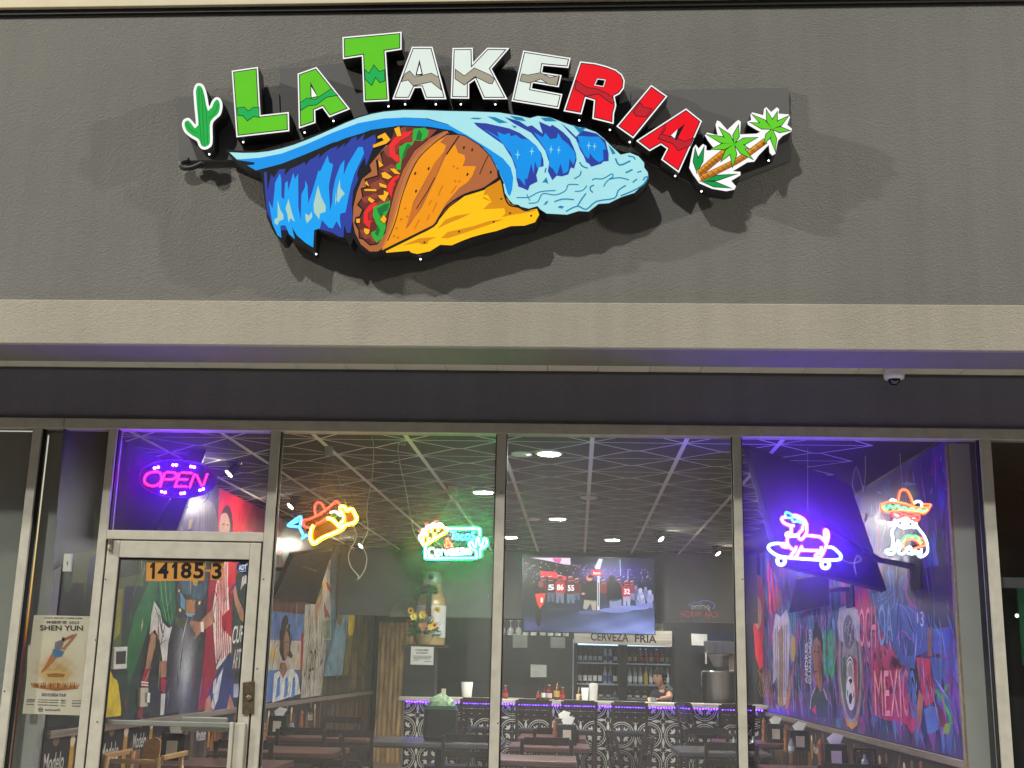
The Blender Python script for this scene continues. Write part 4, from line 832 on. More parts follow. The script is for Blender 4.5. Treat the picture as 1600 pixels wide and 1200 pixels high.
for _ in range(30):
    x = rnd.uniform(220, 560); y = 300+(x-200)*1.4+rnd.uniform(-150, 220); a.poly(Q(ell(x, y, rnd.uniform(6, 22), rnd.uniform(15, 60), 7, rnd.uniform(-.3, .3))), rnd.choice([(160, 30, 84), (214, 66, 120), (120, 30, 90)]), 1.6)
a.poly(Q([(280,120),(330,130),(400,60),(420,-60),(470,-40),(480,200),(600,230),(700,290),(720,400),(720,560),(630,600),(620,700),(510,660),(480,580),(440,500),(360,400),(330,260)]), (58, 92, 168), 2)
for p_ in ([(300,130),(350,260),(380,400),(450,480)], [(420,-40),(440,90),(400,160),(340,190)], [(460,40),(470,200),(440,250)], [(500,210),(560,260),(610,420),(600,560)], [(560,220),(640,300),(680,420),(660,540)], [(430,100),(350,160),(320,220)], [(470,120),(400,200),(370,240)]):
    a.stroke(cat(Q(p_), 4, False), 1.2, (110, 150, 220), 3)
a.poly(Q([(500,480),(570,450),(630,520),(610,600),(540,600)]), (40, 66, 130), 3); a.stroke(cat(Q([(490,470),(510,420),(550,420),(590,480)]), 4, False), 1.3, (220, 60, 130), 4)
a.poly(Q([(620,-120),(700,-60),(900,-100),(930,120),(880,250),(740,300),(600,200),(560,120)]), (58, 30, 70), 2); a.poly(Q([(700,100),(800,60),(900,120),(880,380),(760,390),(720,300)]), (34, 36, 74), 2.5)
a.poly(Q([(715,380),(762,390),(752,600),(720,606)]), (150, 92, 70), 4); a.poly(Q([(762,390),(890,400),(872,590),(762,580)]), (66, 102, 176), 4); a.poly(Q([(740,610),(860,615),(840,760),(770,820)]), (50, 96, 150), 3)
a.poly(Q([(630,610),(740,620),(750,720),(772,840),(770,940),(710,980),(670,850)]), (204, 38, 74), 5); a.stroke(Q([(720,740),(750,830),(735,880),(700,760),(760,740)]), 1.0, (110, 20, 40), 6)
a.poly(Q([(655,850),(692,910),(672,1100),(640,1190),(640,980)]), (170, 110, 92), 5); a.poly(Q([(690,1000),(740,975),(805,990),(805,1150),(720,1190)]), (84, 124, 190), 4); a.poly(Q([(790,940),(870,1080),(860,1140),(800,1130)]), (120, 40, 80), 4)
for p_ in ([(780,850),(830,930),(890,1050),(900,1110)], [(830,930),(868,810)]): a.stroke(Q(p_), 5.0, (74, 176, 92), 6)
a.poly(Q([(850,1110),(900,1100),(880,1190),(840,1180)]), (130, 170, 60), 6)
for p_ in ([(980,360),(900,600),(860,800)], [(960,420),(880,620),(840,780)], [(990,620),(950,760)], [(930,900),(900,1100)], [(1000,850),(960,1000),(930,1150)]): a.stroke(Q(p_), 2.2, (72, 98, 170), 4)
a.text('13', Q([(640,272),(690,262),(690,388),(642,352)]), (214, 206, 190), 6)
a.text('OCH', Q([(203,246),(330,222),(336,545),(206,532)]), (246, 140, 178), 8); a.text('OA', Q([(350,215),(452,200),(462,492),(352,535)]), (124, 166, 232), 8)
a.text('OCH', [(x+0.7, y+0.9) for x, y in Q([(203,246),(330,222),(336,545),(206,532)])], (90, 14, 50), 7); 
a.text('MEXI', [(x+0.7, y+0.9) for x, y in Q([(318,712),(515,706),(528,1060),(330,1046)])], (80, 10, 40), 7); a.text('MEXI', Q([(318,712),(515,706),(528,1060),(330,1046)]), (246, 150, 176), 8)
a.text('C', Q([(528,700),(575,702),(580,1060),(540,1052)]), (226, 130, 170), 8); a.text('O', Q([(582,702),(628,705),(636,1085),(590,1062)]), (84, 130, 200), 8)
# crest
for rx, ry, c, ly in ((95,465,(150,110,84),6),(84,440,(150,142,176),7),(72,400,(96,84,110),8),(58,330,(150,140,168),9)): a.poly(Q(ell(140, 675, rx, ry, 30, -0.03)), c, ly)
a.poly(Q([(60,240),(140,210),(200,260),(215,400),(200,500),(160,440),(140,430),(90,500),(60,480),(45,380)]), (176, 168, 206), 10)
a.poly(Q(ell(130, 420, 42, 130, 20, -0.02)), (110, 104, 140), 11)
for i in range(14): a.stroke(Q([(95+rnd.uniform(0, 70), 320+rnd.uniform(0, 200)), (95+rnd.uniform(0, 70), 320+rnd.uniform(0, 200))]), 0.9, rnd.choice([(60, 54, 80), (190, 186, 220)]), 12)
a.poly(Q([(85,620),(105,600),(110,950),(95,900)]), (50, 110, 84), 12); a.poly(Q([(165,600),(190,640),(195,900),(180,950)]), (190, 44, 60), 12)
for i in range(4): a.stroke(cat(Q([(118-i*2,760),(120-i*2,680-i*10),(142,640-i*16),(164+i*2,690-i*10),(166+i*2,760)]), 4, False), 1.2, (230, 226, 236) if i % 2 == 0 else (40, 36, 50), 13)
a.poly(Q(ell(145, 880, 33, 130, 20, -0.04)), (206, 200, 220), 13)
for q in ([(130,780),(150,765),(160,790),(145,815)], [(130,900),(150,870),(160,910),(150,965),(135,950)], [(118,850),(126,870),(122,920)], [(170,850),(174,900),(166,920)]): a.poly(Q(q), (24, 22, 30), 14)
a.poly(Q([(110,1060),(150,1110),(200,1080),(195,1120),(155,1150),(118,1120)]), (206, 150, 52), 13)
# 18, portrait and name
a.text('18', S([(655,592),(738,582),(746,962),(662,945)]), (58, 160, 112), 8, 0.03)
a.poly(S([(600,540),(630,580),(655,680),(655,760),(640,800),(660,900),(650,1060),(605,1000),(585,930),(578,760),(580,600)]), (44, 26, 28), 8)
a.poly(S([(585,670),(580,760),(585,850),(590,930),(605,1000),(640,1062),(652,1000),(638,850),(646,770),(636,690),(610,650)]), (152, 98, 84), 9); a.poly(S([(612,700),(640,720),(645,860),(640,990),(615,880)]), (122, 72, 64), 10)
for q in ([(586,755),(600,750),(600,762),(586,765)], [(612,758),(630,755),(630,770),(612,770)], [(592,905),(612,900),(612,915),(594,918)]): a.poly(S(q), (50, 24, 26), 11)
a.poly(S([(555,1230),(565,1100),(600,1025),(640,1064),(660,1035),(692,1120),(698,1260),(620,1250)]), (36, 60, 76), 9)
for p_ in ([(565,1110),(598,1030)], [(560,1190),(566,1110)], [(688,1120),(660,1040)]): a.stroke(S(p_), 1.0, (210, 206, 220), 10)
a.poly(S([(575,1200),(600,1150),(610,1240)]), (190, 40, 56), 10)
a.text('ANDRES', S([(520,1000),(520,700),(541,690),(541,1000)]), (186, 184, 214), 8, 0.03); a.text('GUARDADO', S([(546,1005),(548,590),(568,590),(568,1005)]), (186, 184, 214), 8, 0.03)
# far players
a.poly(S([(275,640),(300,470),(340,500),(380,440),(402,520),(405,700),(395,900),(380,1150),(320,1185),(310,950),(278,1010),(282,800)]), (176, 166, 200), 8); a.poly(S([(310,280),(345,300),(352,400),(322,480),(302,400)]), (120, 76, 60), 9)
for i in range(7): a.stroke(S([(300+i*14, 560+rnd.uniform(0, 60)), (306+i*12, 1100)]), 0.9, (92, 84, 120), 10)
a.poly(S([(316,620),(350,560),(358,760),(356,1170),(322,1180),(330,800)]), (158, 124, 72), 9); a.poly(S(ell(432, 735, 18, 105, 14)), (176, 140, 80), 9); a.poly(S([(440,840),(424,1000),(388,1190),(368,1190),(402,1000)]), (170, 112, 92), 9)
for q in ([(245,80),(272,480),(256,480),(236,150)], [(270,130),(302,450),(285,462),(263,150)], [(300,200),(318,350),(304,400)]): a.poly(S(q), (226, 58, 64), 8)
a.poly(S(ell(168, 420, 46, 240, 18)), (186, 70, 44), 8); a.poly(S(ell(168, 470, 28, 120, 16)), (214, 170, 150), 9); a.poly(S([(130,560),(168,620),(212,560),(208,860),(180,900),(150,800)]), (206, 44, 56), 9); a.poly(S([(158,450),(180,445),(180,462),(158,464)]), (236, 206, 60), 10)
for i in range(6): a.stroke(cat(S([(170+i*14, 900+rnd.uniform(-20, 40)), (185+i*14, 960), (172+i*15, 1040), (196+i*14, 1100)]), 3, False), 0.9, (176, 140, 60), 9)
def scratches(bld, x, nrm, y0, y1, z0, z1, n, cols, off):
    for _ in range(n):
        y, z = rnd.uniform(y0, y1), rnd.uniform(z0, z1); L = rnd.uniform(0.06, 0.42); w_ = rnd.uniform(0.004, 0.016); an = rnd.gauss(1.45, 0.45); d = Vector((0, math.cos(an)*L/2, math.sin(an)*L/2)); p = Vector((x+nrm*off*rnd.uniform(0.9, 1.0), y, z)); q = Vector((0, math.sin(an), -math.cos(an)))*w_
        vs = [p-d, p+q, p+d, p-q]
        if all(y0 < v.y < y1 and z0 < v.z < z1 for v in vs): bld.add(vs, [(0, 1, 2, 3)], lin(rnd.choice(cols)))
scratches(a.b, XA, -1, 0.34, 8.3, ZR, ZC-0.02, 900, [(96, 130, 220), (150, 80, 180), (40, 44, 90), (30, 30, 60), (120, 160, 226), (190, 90, 150), (60, 150, 170), (170, 150, 210)], 0.0048)
a.build('painting', M_MURAL, mr_)
# ---- left wall
XA2 = XL+0.004; ZL = 1.05
ml_ = thing('players_mural', 'green and red painted mural of footballers on the left wall', 'mural', (XA2, 4, ZL))
bb = B(); bb.add([(XA2, 0.18, ZL), (XA2, 11.6, ZL), (XA2, 11.6, ZC-0.002), (XA2, 0.18, ZC-0.002)], [(0, 1, 2, 3)], lin((30, 40, 38)))
streaks(bb, XA2, 1, 0.2, 1.6, ZL, ZC-0.01, 60, [(40, 60, 34), (30, 40, 40), (60, 80, 50), (34, 40, 52)], 0.0012)
streaks(bb, XA2, 1, 7.0, 11.6, ZL, ZC-0.01, 160, [(60, 66, 52), (90, 86, 50), (40, 52, 46), (110, 100, 60), (70, 60, 44), (34, 44, 44)], 0.0012, 0.4, 1.0)
a = Art(PX(XA2+0.0014), (1, 0, 0), 0.0005); a.b = bb
D = lambda p: Z(160, 860, 4.2875, p); V = lambda p: Z(380, 860, 6.154, p); V4 = lambda p: Z(380, 900, 4, p); T0 = lambda p: Z(0, 640, 4, p)
a.poly(D([(-60,-300),(80,150),(60,640),(-60,640)]), (70, 84, 46), 1)
a.poly(D([(70,-60),(340,-40),(360,330),(270,640),(220,1130),(60,1130),(150,240)]), (28, 58, 40), 1); a.poly(D([(210,440),(340,150),(362,330),(270,640),(180,900),(150,700)]), (34, 104, 58), 2)
a.poly(D([(80,120),(110,190),(275,150),(272,240),(150,240),(122,640),(60,640)]), (86, 100, 46), 2); a.poly(D([(100,260),(135,260),(115,560),(75,600)]), (150, 140, 40), 2.5)
a.poly(D([(150,240),(215,250),(130,560),(125,640)]), (30, 34, 62), 2.5)
a.poly(cat(D([(30,790),(70,850),(105,900),(118,1140),(0,1160)]), 3), (222, 192, 22), 3)
a.poly(T0([(400,60),(690,60),(690,800),(330,1010)]), (40, 42, 48), 1); a.poly(T0([(460,900),(600,880),(580,1090),(450,1080)]), (92, 96, 60), 2); a.poly(T0([(560,930),(600,900),(590,1080),(540,1100)]), (42, 48, 92), 2.5)
def smoke(u, v):
    k = math.exp(-((u-0.5)/0.26)**2)*math.exp(-((v-0.58)/0.34)**2); return (46+130*k, 48+130*k, 54+132*k)
a.wash(D([(440,300),(725,300),(640,1090),(425,1110)]), 14, 14, smoke, 2)
a.poly(D([(345,120),(480,100),(492,380),(470,500),(410,470),(380,370),(343,310)]), (30, 98, 62), 4)
for i in range(6): a.stroke(cat(D([(370+i*16,200),(385+i*14,330),(420+i*9,470)]), 3, False), 1.0, rnd.choice([(18, 66, 44), (90, 168, 60), (50, 130, 80)]), 5)
a.poly(D([(345,340),(385,400),(400,480),(440,520),(465,510),(440,620),(430,740),(400,740),(380,600),(350,530),(312,565),(328,420)]), (190, 188, 182), 5)
for i in range(8): a.stroke(D([(340+rnd.uniform(0,90), 380+rnd.uniform(0,300)), (345+rnd.uniform(0,90), 380+rnd.uniform(0,300))]), 0.9, (60, 60, 60), 6)
a.poly(D([(325,540),(368,580),(345,670),(315,790),(283,802),(300,690)]), (166, 120, 90), 6); a.poly(D([(281,790),(312,800),(302,900),(262,1120),(232,1120),(262,880)]), (150, 26, 48), 6)
for y in (882, 900): a.stroke(D([(258,y),(304,y+5)]), 2.2, (226, 222, 214), 7)
a.poly(D([(385,740),(430,740),(425,850),(385,850)]), (160, 112, 86), 6); a.poly(D([(390,850),(430,870),(415,960),(390,940)]), (160, 24, 50), 6); a.poly(D([(390,960),(420,960),(410,1100),(385,1105)]), (200, 200, 192), 6)
a.poly(cat(D([(495,260),(540,170),(620,120),(700,160),(700,280),(650,430),(560,450),(510,370)]), 3), (62, 70, 80), 5)
for q, c in (([(520,210),(560,190),(600,230),(590,300),(540,290)], (70, 104, 122)), ([(610,240),(690,210),(700,260),(660,330),(620,320),(595,350)], (60, 92, 112)), ([(555,330),(622,330),(616,432),(556,432)], (166, 114, 60)), ([(520,280),(552,330),(550,400),(522,380)], (86, 158, 186)), ([(560,420),(610,425),(600,445),(565,442)], (110, 180, 206)), ([(480,440),(560,475),(530,520),(490,500)], (72, 84, 50)), ([(505,262),(515,262),(515,280),(505,280)], (226, 200, 80)), ([(640,340),(656,340),(652,364),(640,362)], (226, 200, 80)), ([(510,390),(526,390),(524,412),(512,410)], (226, 200, 80)), ([(600,190),(640,200),(630,240),(605,230)], (190, 160, 60))): a.poly(D(q), c, 6)
a.poly(D([(715,150),(820,-90),(1000,-60),(990,200),(945,420),(870,700),(800,1000),(640,1080),(680,700)]), (150, 22, 46), 4)
a.poly(D([(818,40),(850,60),(842,300),(862,580),(862,680),(762,800),(745,600),(735,400),(760,230)]), (222, 216, 210), 6)
for i in range(7): a.stroke(cat(D([(830-i*10,70+i*24),(826-i*10,320),(842-i*13,560),(850-i*14,690+i*10)]), 3, False), 1.4, (196, 30, 52), 7)
a.poly(D([(735,390),(650,480),(590,470),(580,490),(620,560),(610,600),(660,545),(752,480)]), (176, 124, 96), 7); a.poly(D([(655,480),(675,478),(676,550),(656,542)]), (226, 222, 214), 8)
a.poly(D([(800,440),(862,380),(866,590),(800,520)]), (180, 28, 50), 7.5)
a.poly(D([(850,680),(880,740),(872,1055),(720,1075),(700,980),(770,800)]), (34, 54, 104), 8); a.poly(D([(806,785),(770,1000),(740,1070),(722,1045),(772,850)]), (206, 206, 206), 9); a.poly(D([(740,880),(760,850),(752,960),(735,960)]), (206, 206, 206), 9)
a.poly(D([(690,1000),(718,965),(732,1080),(678,1085)]), (176, 122, 94), 9); a.poly(D([(850,960),(878,1040),(872,1090),(828,1075)]), (176, 122, 94), 9)
a.poly(D([(870,200),(990,40),(1010,300),(960,440),(935,900),(870,980),(866,700)]), (44, 66, 62), 5); a.poly(D([(840,60),(885,90),(892,220),(862,300),(838,240)]), (210, 34, 52), 8); a.stroke(D([(858,270),(892,215)]), 3, (40, 60, 140), 9)
a.poly(D([(866,250),(890,230),(905,320),(942,400),(952,490),(920,460),(890,370)]), (180, 128, 98), 8); a.poly(D([(935,180),(960,160),(980,240),(950,220),(920,270)]), (214, 206, 206), 8)
a.text('CUP', D([(876,505),(945,500),(936,612),(862,628)]), (228, 226, 220), 9, 0.01); a.text('APTU', D([(880,665),(946,655),(938,792),(868,792)]), (228, 226, 220), 9, 0.01); a.poly(D([(875,895),(930,890),(925,985),(872,985)]), (168, 170, 180), 7)
# transom part
a.poly(T0([(700,120),(1380,140),(1370,820),(700,820)]), (60, 52, 84), 3); a.poly(cat(T0([(1190,600),(1290,560),(1350,640),(1345,860),(1160,860),(1200,760)]), 3), (118, 112, 124), 4)
for i in range(9): a.stroke(cat(T0([(1215+i*14,600+rnd.uniform(-20,20)),(1225+i*12,690),(1212+i*14,760),(1220+i*13,850)]), 3, False), 0.9, rnd.choice([(70, 62, 80), (160, 150, 160)]), 5)
a.poly(T0([(1370,420),(1760,520),(1760,1000),(1356,920)]), (206, 24, 36), 4); a.poly(cat(T0([(1450,560),(1560,540),(1600,700),(1560,800),(1470,740)]), 3), (232, 44, 48), 4.5)
a.poly(cat(T0([(1385,640),(1420,595),(1448,650),(1455,760),(1450,860),(1372,860),(1372,740)]), 3), (60, 40, 40), 5); a.poly(cat(T0([(1380,660),(1415,650),(1436,720),(1425,790),(1410,850),(1375,850),(1368,740)]), 3), (180, 140, 122), 6)
for q in ([(1385,715),(1402,710),(1402,720),(1386,722)], [(1412,716),(1428,718),(1428,726),(1412,724)], [(1380,780),(1402,782),(1400,792),(1380,790)]): a.poly(T0(q), (70, 40, 40), 7)
a.poly(T0([(1100,780),(1128,720),(1165,800),(1150,860)]), (70, 130, 130), 5); a.poly(T0([(1180,690),(1205,680),(1195,740),(1172,750)]), (196, 170, 50), 6)
# beyond the third mullion
a.poly(V([(250,380),(640,420),(590,612),(262,585)]), (104, 60, 46), 4); a.poly(V([(262,583),(592,615),(572,872),(240,860)]), (92, 122, 176), 4); a.poly(V([(240,858),(572,872),(552,1150),(210,1150)]), (182, 170, 152), 4)
a.poly(V4([(120,586),(362,592),(345,735),(110,800)]), (78, 112, 172), 4); a.poly(V(ell(283, 995, 22, 46, 14)), (202, 166, 48), 5)
for i in range(12):
    t_ = i*math.pi/6; a.stroke(V([(283+24*math.cos(t_), 995+50*math.sin(t_)), (283+36*math.cos(t_), 995+84*math.sin(t_))]), 0.9, (190, 150, 50), 5)
a.poly(cat(V([(398,622),(425,640),(432,690),(450,720),(445,780),(466,830),(456,900),(452,960),(474,1010),(456,1040),(425,1010),(400,1060),(372,1050),(345,960),(352,880),(344,800),(362,740),(368,680)]), 2), (44, 36, 32), 6); a.poly(V4([(228,545),(262,535),(276,592),(245,650),(220,605)]), (142, 100, 78), 6.5); a.poly(cat(V([(408,770),(440,840),(436,960),(410,1040),(392,1020),(385,880)]), 3), (150, 108, 84), 7)
for q in ([(400,880),(420,872),(420,884),(400,890)], [(426,876),(438,880),(436,888)], [(405,985),(428,980),(426,992)]): a.poly(V(q), (50, 32, 28), 8)
a.poly(V4([(190,612),(224,590),(246,640),(276,588),(310,580),(340,625),(356,735),(180,792)]), (206, 206, 202), 7)
for x in (212, 262, 308): a.poly(V4([(x,640),(x+15,630),(x+14,745),(x-12,765)]), (86, 136, 196), 7.5)
a.poly(V([(556,800),(600,780),(580,1180),(545,1200)]), (170, 30, 44), 5); a.poly(V4([(385,180),(470,170),(495,110),(525,260),(515,480),(485,745),(358,765),(372,500),(380,300)]), (182, 176, 164), 6)
for i in range(7): a.stroke(cat(V4([(400+i*14,200+i*10),(410+i*12,380),(395+i*13,560),(388+i*12,740)]), 3, False), 0.8, rnd.choice([(140, 134, 122), (206, 202, 192)]), 7)
a.text('20', V4([(418,462),(458,458),(440,592),(408,600)]), (26, 26, 26), 8)
a.poly(V([(690,520),(740,420),(762,440),(720,600),(700,800),(680,640)]), (170, 124, 98), 8); a.poly(V([(752,60),(838,90),(838,860),(762,860)]), (206, 198, 186), 7)
for q, c in (([(800,300),(838,360),(838,420),(790,330)], (196, 60, 50)), ([(775,270),(800,330),(780,420),(768,350)], (226, 170, 60)), ([(770,480),(800,560),(836,640),(780,640)], (190, 52, 60)), ([(765,680),(835,670),(832,840),(766,850)], (150, 160, 130))): a.poly(V(q), c, 8)
a.text('hall 8', V([(762,110),(830,130),(830,190),(764,175)]), (60, 70, 70), 9)
a.poly(V([(848,60),(905,-60),(1100,-60),(1110,560),(1000,700),(950,1200),(775,1200),(800,860),(838,800)]), (132, 150, 156), 5); a.poly(cat(V([(905,60),(960,40),(995,300),(975,560),(940,715),(905,700),(885,560),(890,300)]), 3), (112, 92, 60), 7)
a.poly(V([(838,560),(900,720),(930,740),(965,580),(1000,720),(950,1200),(775,1210),(800,860)]), (112, 142, 160), 6); a.poly(cat(V([(1045,535),(1070,600),(1060,780),(1020,820),(1005,760),(1020,600)]), 3), (206, 178, 44), 8); a.poly(V([(1015,780),(1060,780),(1000,1200),(960,1200)]), (110, 104, 50), 7)
a.poly(V([(1010,-60),(1110,-60),(1090,560),(1060,520),(1010,560)]), (126, 150, 154), 6)
scratches(a.b, XA2, 1, 1.3, 6.5, ZL, ZC-0.02, 210, [(120, 116, 110), (40, 50, 48), (60, 80, 70), (150, 60, 60), (90, 110, 150), (30, 30, 34), (170, 160, 140)], 0.0068)
scratches(a.b, XA2, 1, 6.5, 11.5, ZL, ZC-0.02, 420, [(130, 120, 80), (60, 66, 56), (150, 136, 70), (100, 120, 110), (40, 44, 40)], 0.0068)
a.build('painting', M_MURAL, ml_)
# ---- printed wainscot and its ledge on both walls
def wainscot(x, nrm, y0, y1, ztop, label, texts):
    t = thing('wainscot', label, 'wall panel', (x, (y0+y1)/2, 0)); xa = x+nrm*0.004; b = B()
    b.add([(xa, y0, 0.02), (xa, y1, 0.02), (xa, y1, ztop-0.05), (xa, y0, ztop-0.05)], [(0, 1, 2, 3)], lin((38, 32, 34)))
    y = y0+0.05; k = 0
    while y < y1-0.2:
        c = rnd.choice([(150, 96, 62), (96, 76, 60), (24, 20, 24), (120, 84, 60), (60, 56, 62)]); w_ = rnd.uniform(0.04, 0.12); xx = xa+nrm*0.001*(1+k % 3*0.4); h0 = rnd.uniform(0.25, 0.6); k += 1
        b.add([(xx, y, h0), (xx, y+w_, h0+rnd.uniform(-.1, .1)), (xx, y+w_*rnd.uniform(.6, 1.2), ztop-0.05-rnd.uniform(0, .12)), (xx, y+w_*rnd.uniform(-.2, .4), ztop-0.05-rnd.uniform(0, .2))], [(0, 1, 2, 3)], lin(c)); y += w_+rnd.uniform(0.0, 0.08)
    art = Art(lambda u, v: Vector((xa+nrm*0.003, u, v)), (nrm, 0, 0), 0.0004); art.b = b
    for (yc, zc, sz) in texts:
        w_ = sz*2.6
        art.poly([(yc-w_*.6, zc-sz*.6), (yc+w_*.6, zc-sz*.6), (yc+w_*.6, zc+sz*1.9), (yc-w_*.6, zc+sz*1.9)], (26, 24, 36), 0)
        art.text('Modelo', [(yc-nrm*w_/2, zc+sz/2), (yc+nrm*w_/2, zc+sz/2), (yc+nrm*w_/2, zc-sz/2), (yc-nrm*w_/2, zc-sz/2)], (214, 210, 204), 2, 0.01)
        art.poly(ell(yc, zc+sz*1.25, sz*.45, sz*.45, 14), (120, 96, 60), 2)
        art.poly([(yc+w_*.75, zc-sz*1.2), (yc+w_*.98, zc-sz*1.2), (yc+w_*.98, zc+sz*.9), (yc+w_*.75, zc+sz*.9)], (186, 140, 56), 1); art.poly(ell(yc+w_*.865, zc+sz*1.0, w_*.13, sz*.35, 12), (222, 206, 178), 2)
    art.build('printed_panel', ARTMAT('wainscot_print', 0, 0.4, 0.2, 14, spec=0.4), t)
    led = B().box((min(x, x+nrm*0.03), y0, ztop-0.05), (max(x, x+nrm*0.03), y1, ztop-0.004)).build('ledge', P('ledge_wood', (124, 112, 100), 0.45, var=0.25, scale=14, stretch=(1, 0.2, 6)), t, bevel=0.004)
wainscot(XL, 1, 0.18, 11.6, ZL, 'dark beer-print wainscot panel along the left wall', [(0.32, 0.86, 0.11), (1.2, 0.86, 0.12), (1.75, 0.9, 0.10), (2.4, 0.86, 0.11), (3.2, 0.86, 0.10), (4.2, 0.84, 0.10), (5.2, 0.84, 0.10), (6.2, 0.84, 0.10), (7.4, 0.84, 0.10)])
wainscot(XR, -1, 0.32, 8.1, ZR, 'dark beer-print wainscot panel along the right wall', [(0.9, 0.72, 0.10), (1.7, 0.76, 0.09), (2.4, 0.76, 0.09), (3.1, 0.76, 0.09), (4.1, 0.76, 0.09), (5.1, 0.76, 0.09), (6.2, 0.76, 0.09)])
# wall fittings seen through the door
t = thing('wall_tablet', 'white wall tablet with dark screen on the left wall', 'tablet', pix(188, 1046, 0, XA2+0.01))
b = B(); prism(b, [(179, 1011), (199.5, 1010.5), (198, 1045), (177.5, 1046)], PX(XA2+0.03), (1, 0, 0), 0.022); b.build('case', M_WHITE, t, bevel=0.004)
b = B(); prism(b, [(182, 1018), (197, 1017), (196, 1037), (181, 1038)], PX(XA2+0.0315), (1, 0, 0), 0.001); b.build('screen', P('tablet_screen', (56, 58, 60), 0.2), t)
t = thing('wall_switch_box', 'pale switch box low on the left wall by the door', 'switch', pix(226, 1105, 0, XA2+0.01))
b = B(); prism(b, [(220, 1075), (232, 1074.5), (231, 1104), (219, 1105)], PX(XA2+0.03), (1, 0, 0), 0.022); b.build('box', P('switch_ivory', (186, 176, 156), 0.5), t, bevel=0.003)
b = B(); prism(b, [(231, 1082), (235, 1083), (234, 1098), (230, 1097)], PX(XA2+0.05), (1, 0, 0), 0.018); b.build('lever', M_WHITE, t, bevel=0.002)

# ================================================================== CEILING LIGHTS
L_ON = EM('downlight_glow', (252, 248, 240), 950.0)
DL = [(-0.21, 1.15), (-0.82, 3.12), (-0.21, 4.95), (-0.79, 6.82), (0.40, 6.92), (-0.6, 9.35), (1.3, 9.35)]  # the pair behind the bar header is unseen, added to brighten the back bar
for (x, y), lb in zip(DL, ('nearest the window', 'above the green neon sign', 'in the middle of the ceiling', 'left of the television top', 'right of the television top', 'added unseen behind the bar header at the left', 'added unseen behind the bar header at the right')):
    t = thing('downlight', 'round lit ceiling downlight '+lb, 'ceiling light', (x, y, ZC-0.004), group='round downlights')
    B().lathe([(0.100, -0.001), (0.098, -0.010), (0.078, -0.014), (0.076, -0.004)], (x, y, ZC-0.004), 24).build('trim_ring', M_WHITE, t)
    B().lathe([(0.0745, -0.006), (0.0745, -0.013)], (x, y, ZC-0.004), 24).build('diffuser', L_ON, t)
SPOT = [(-2.60, 1.75, -1, 'over the red part of the left mural'), (-2.58, 3.64, -1, 'left of the neon taco'), (-2.6, 7.35, -1, 'right of the neon taco'), (-2.6, 9.11, -1, 'far along the left wall'), (1.65, 3.75, 1, 'beside the neon dachshund'), (0.86, 5.97, 1, 'over the middle of the room'), (1.65, 7.54, 1, 'far along the right wall')]
for x, y, sgn, lb in SPOT:
    t = thing('spotlight', 'small swivel ceiling spotlight '+lb, 'ceiling light', (x, y, ZC-0.004), group='swivel spotlights')
    c = Vector((x, y, ZC-0.004)); d = Vector((sgn*0.62, -0.25, -0.75)).normalized()
    B().lathe([(0.05, 0), (0.05, -0.012), (0.012, -0.014), (0.010, -0.05)], c, 16).build('base', M_BLACKP, t)
    p0 = c+Vector((0, 0, -0.045)); B().tube([p0-d*0.03, p0+d*0.06], 0.034, 14).build('head', M_BLACKP, t)
    B().tube([p0+d*0.0605, p0+d*0.064], 0.030, 14).build('lamp', EM('spot_glow', (255, 244, 222), 900.0) if y > 1.2 else EM('spot_dim', (255, 244, 222), 320.0), t)
# pale discs, ceiling speakers and detectors
for x, y, lb in ((-0.40, 1.18, 'beside the nearest downlight'), (-0.46, 4.99, 'beside the middle downlight'), (0.09, 3.35, 'on the ceiling tee in mid room')):
    B_ = B().lathe([(0.075, 0), (0.072, -0.012), (0.05, -0.018)], (0, 0, 0), 20); o = B_.build('smoke_detector', P('detector_white', (206, 204, 196), 0.5, var=0.03)); o.location = (x, y, ZC-0.0075)
    tag(o, 'pale round detector disc '+lb, 'detector', 'ceiling detector discs')

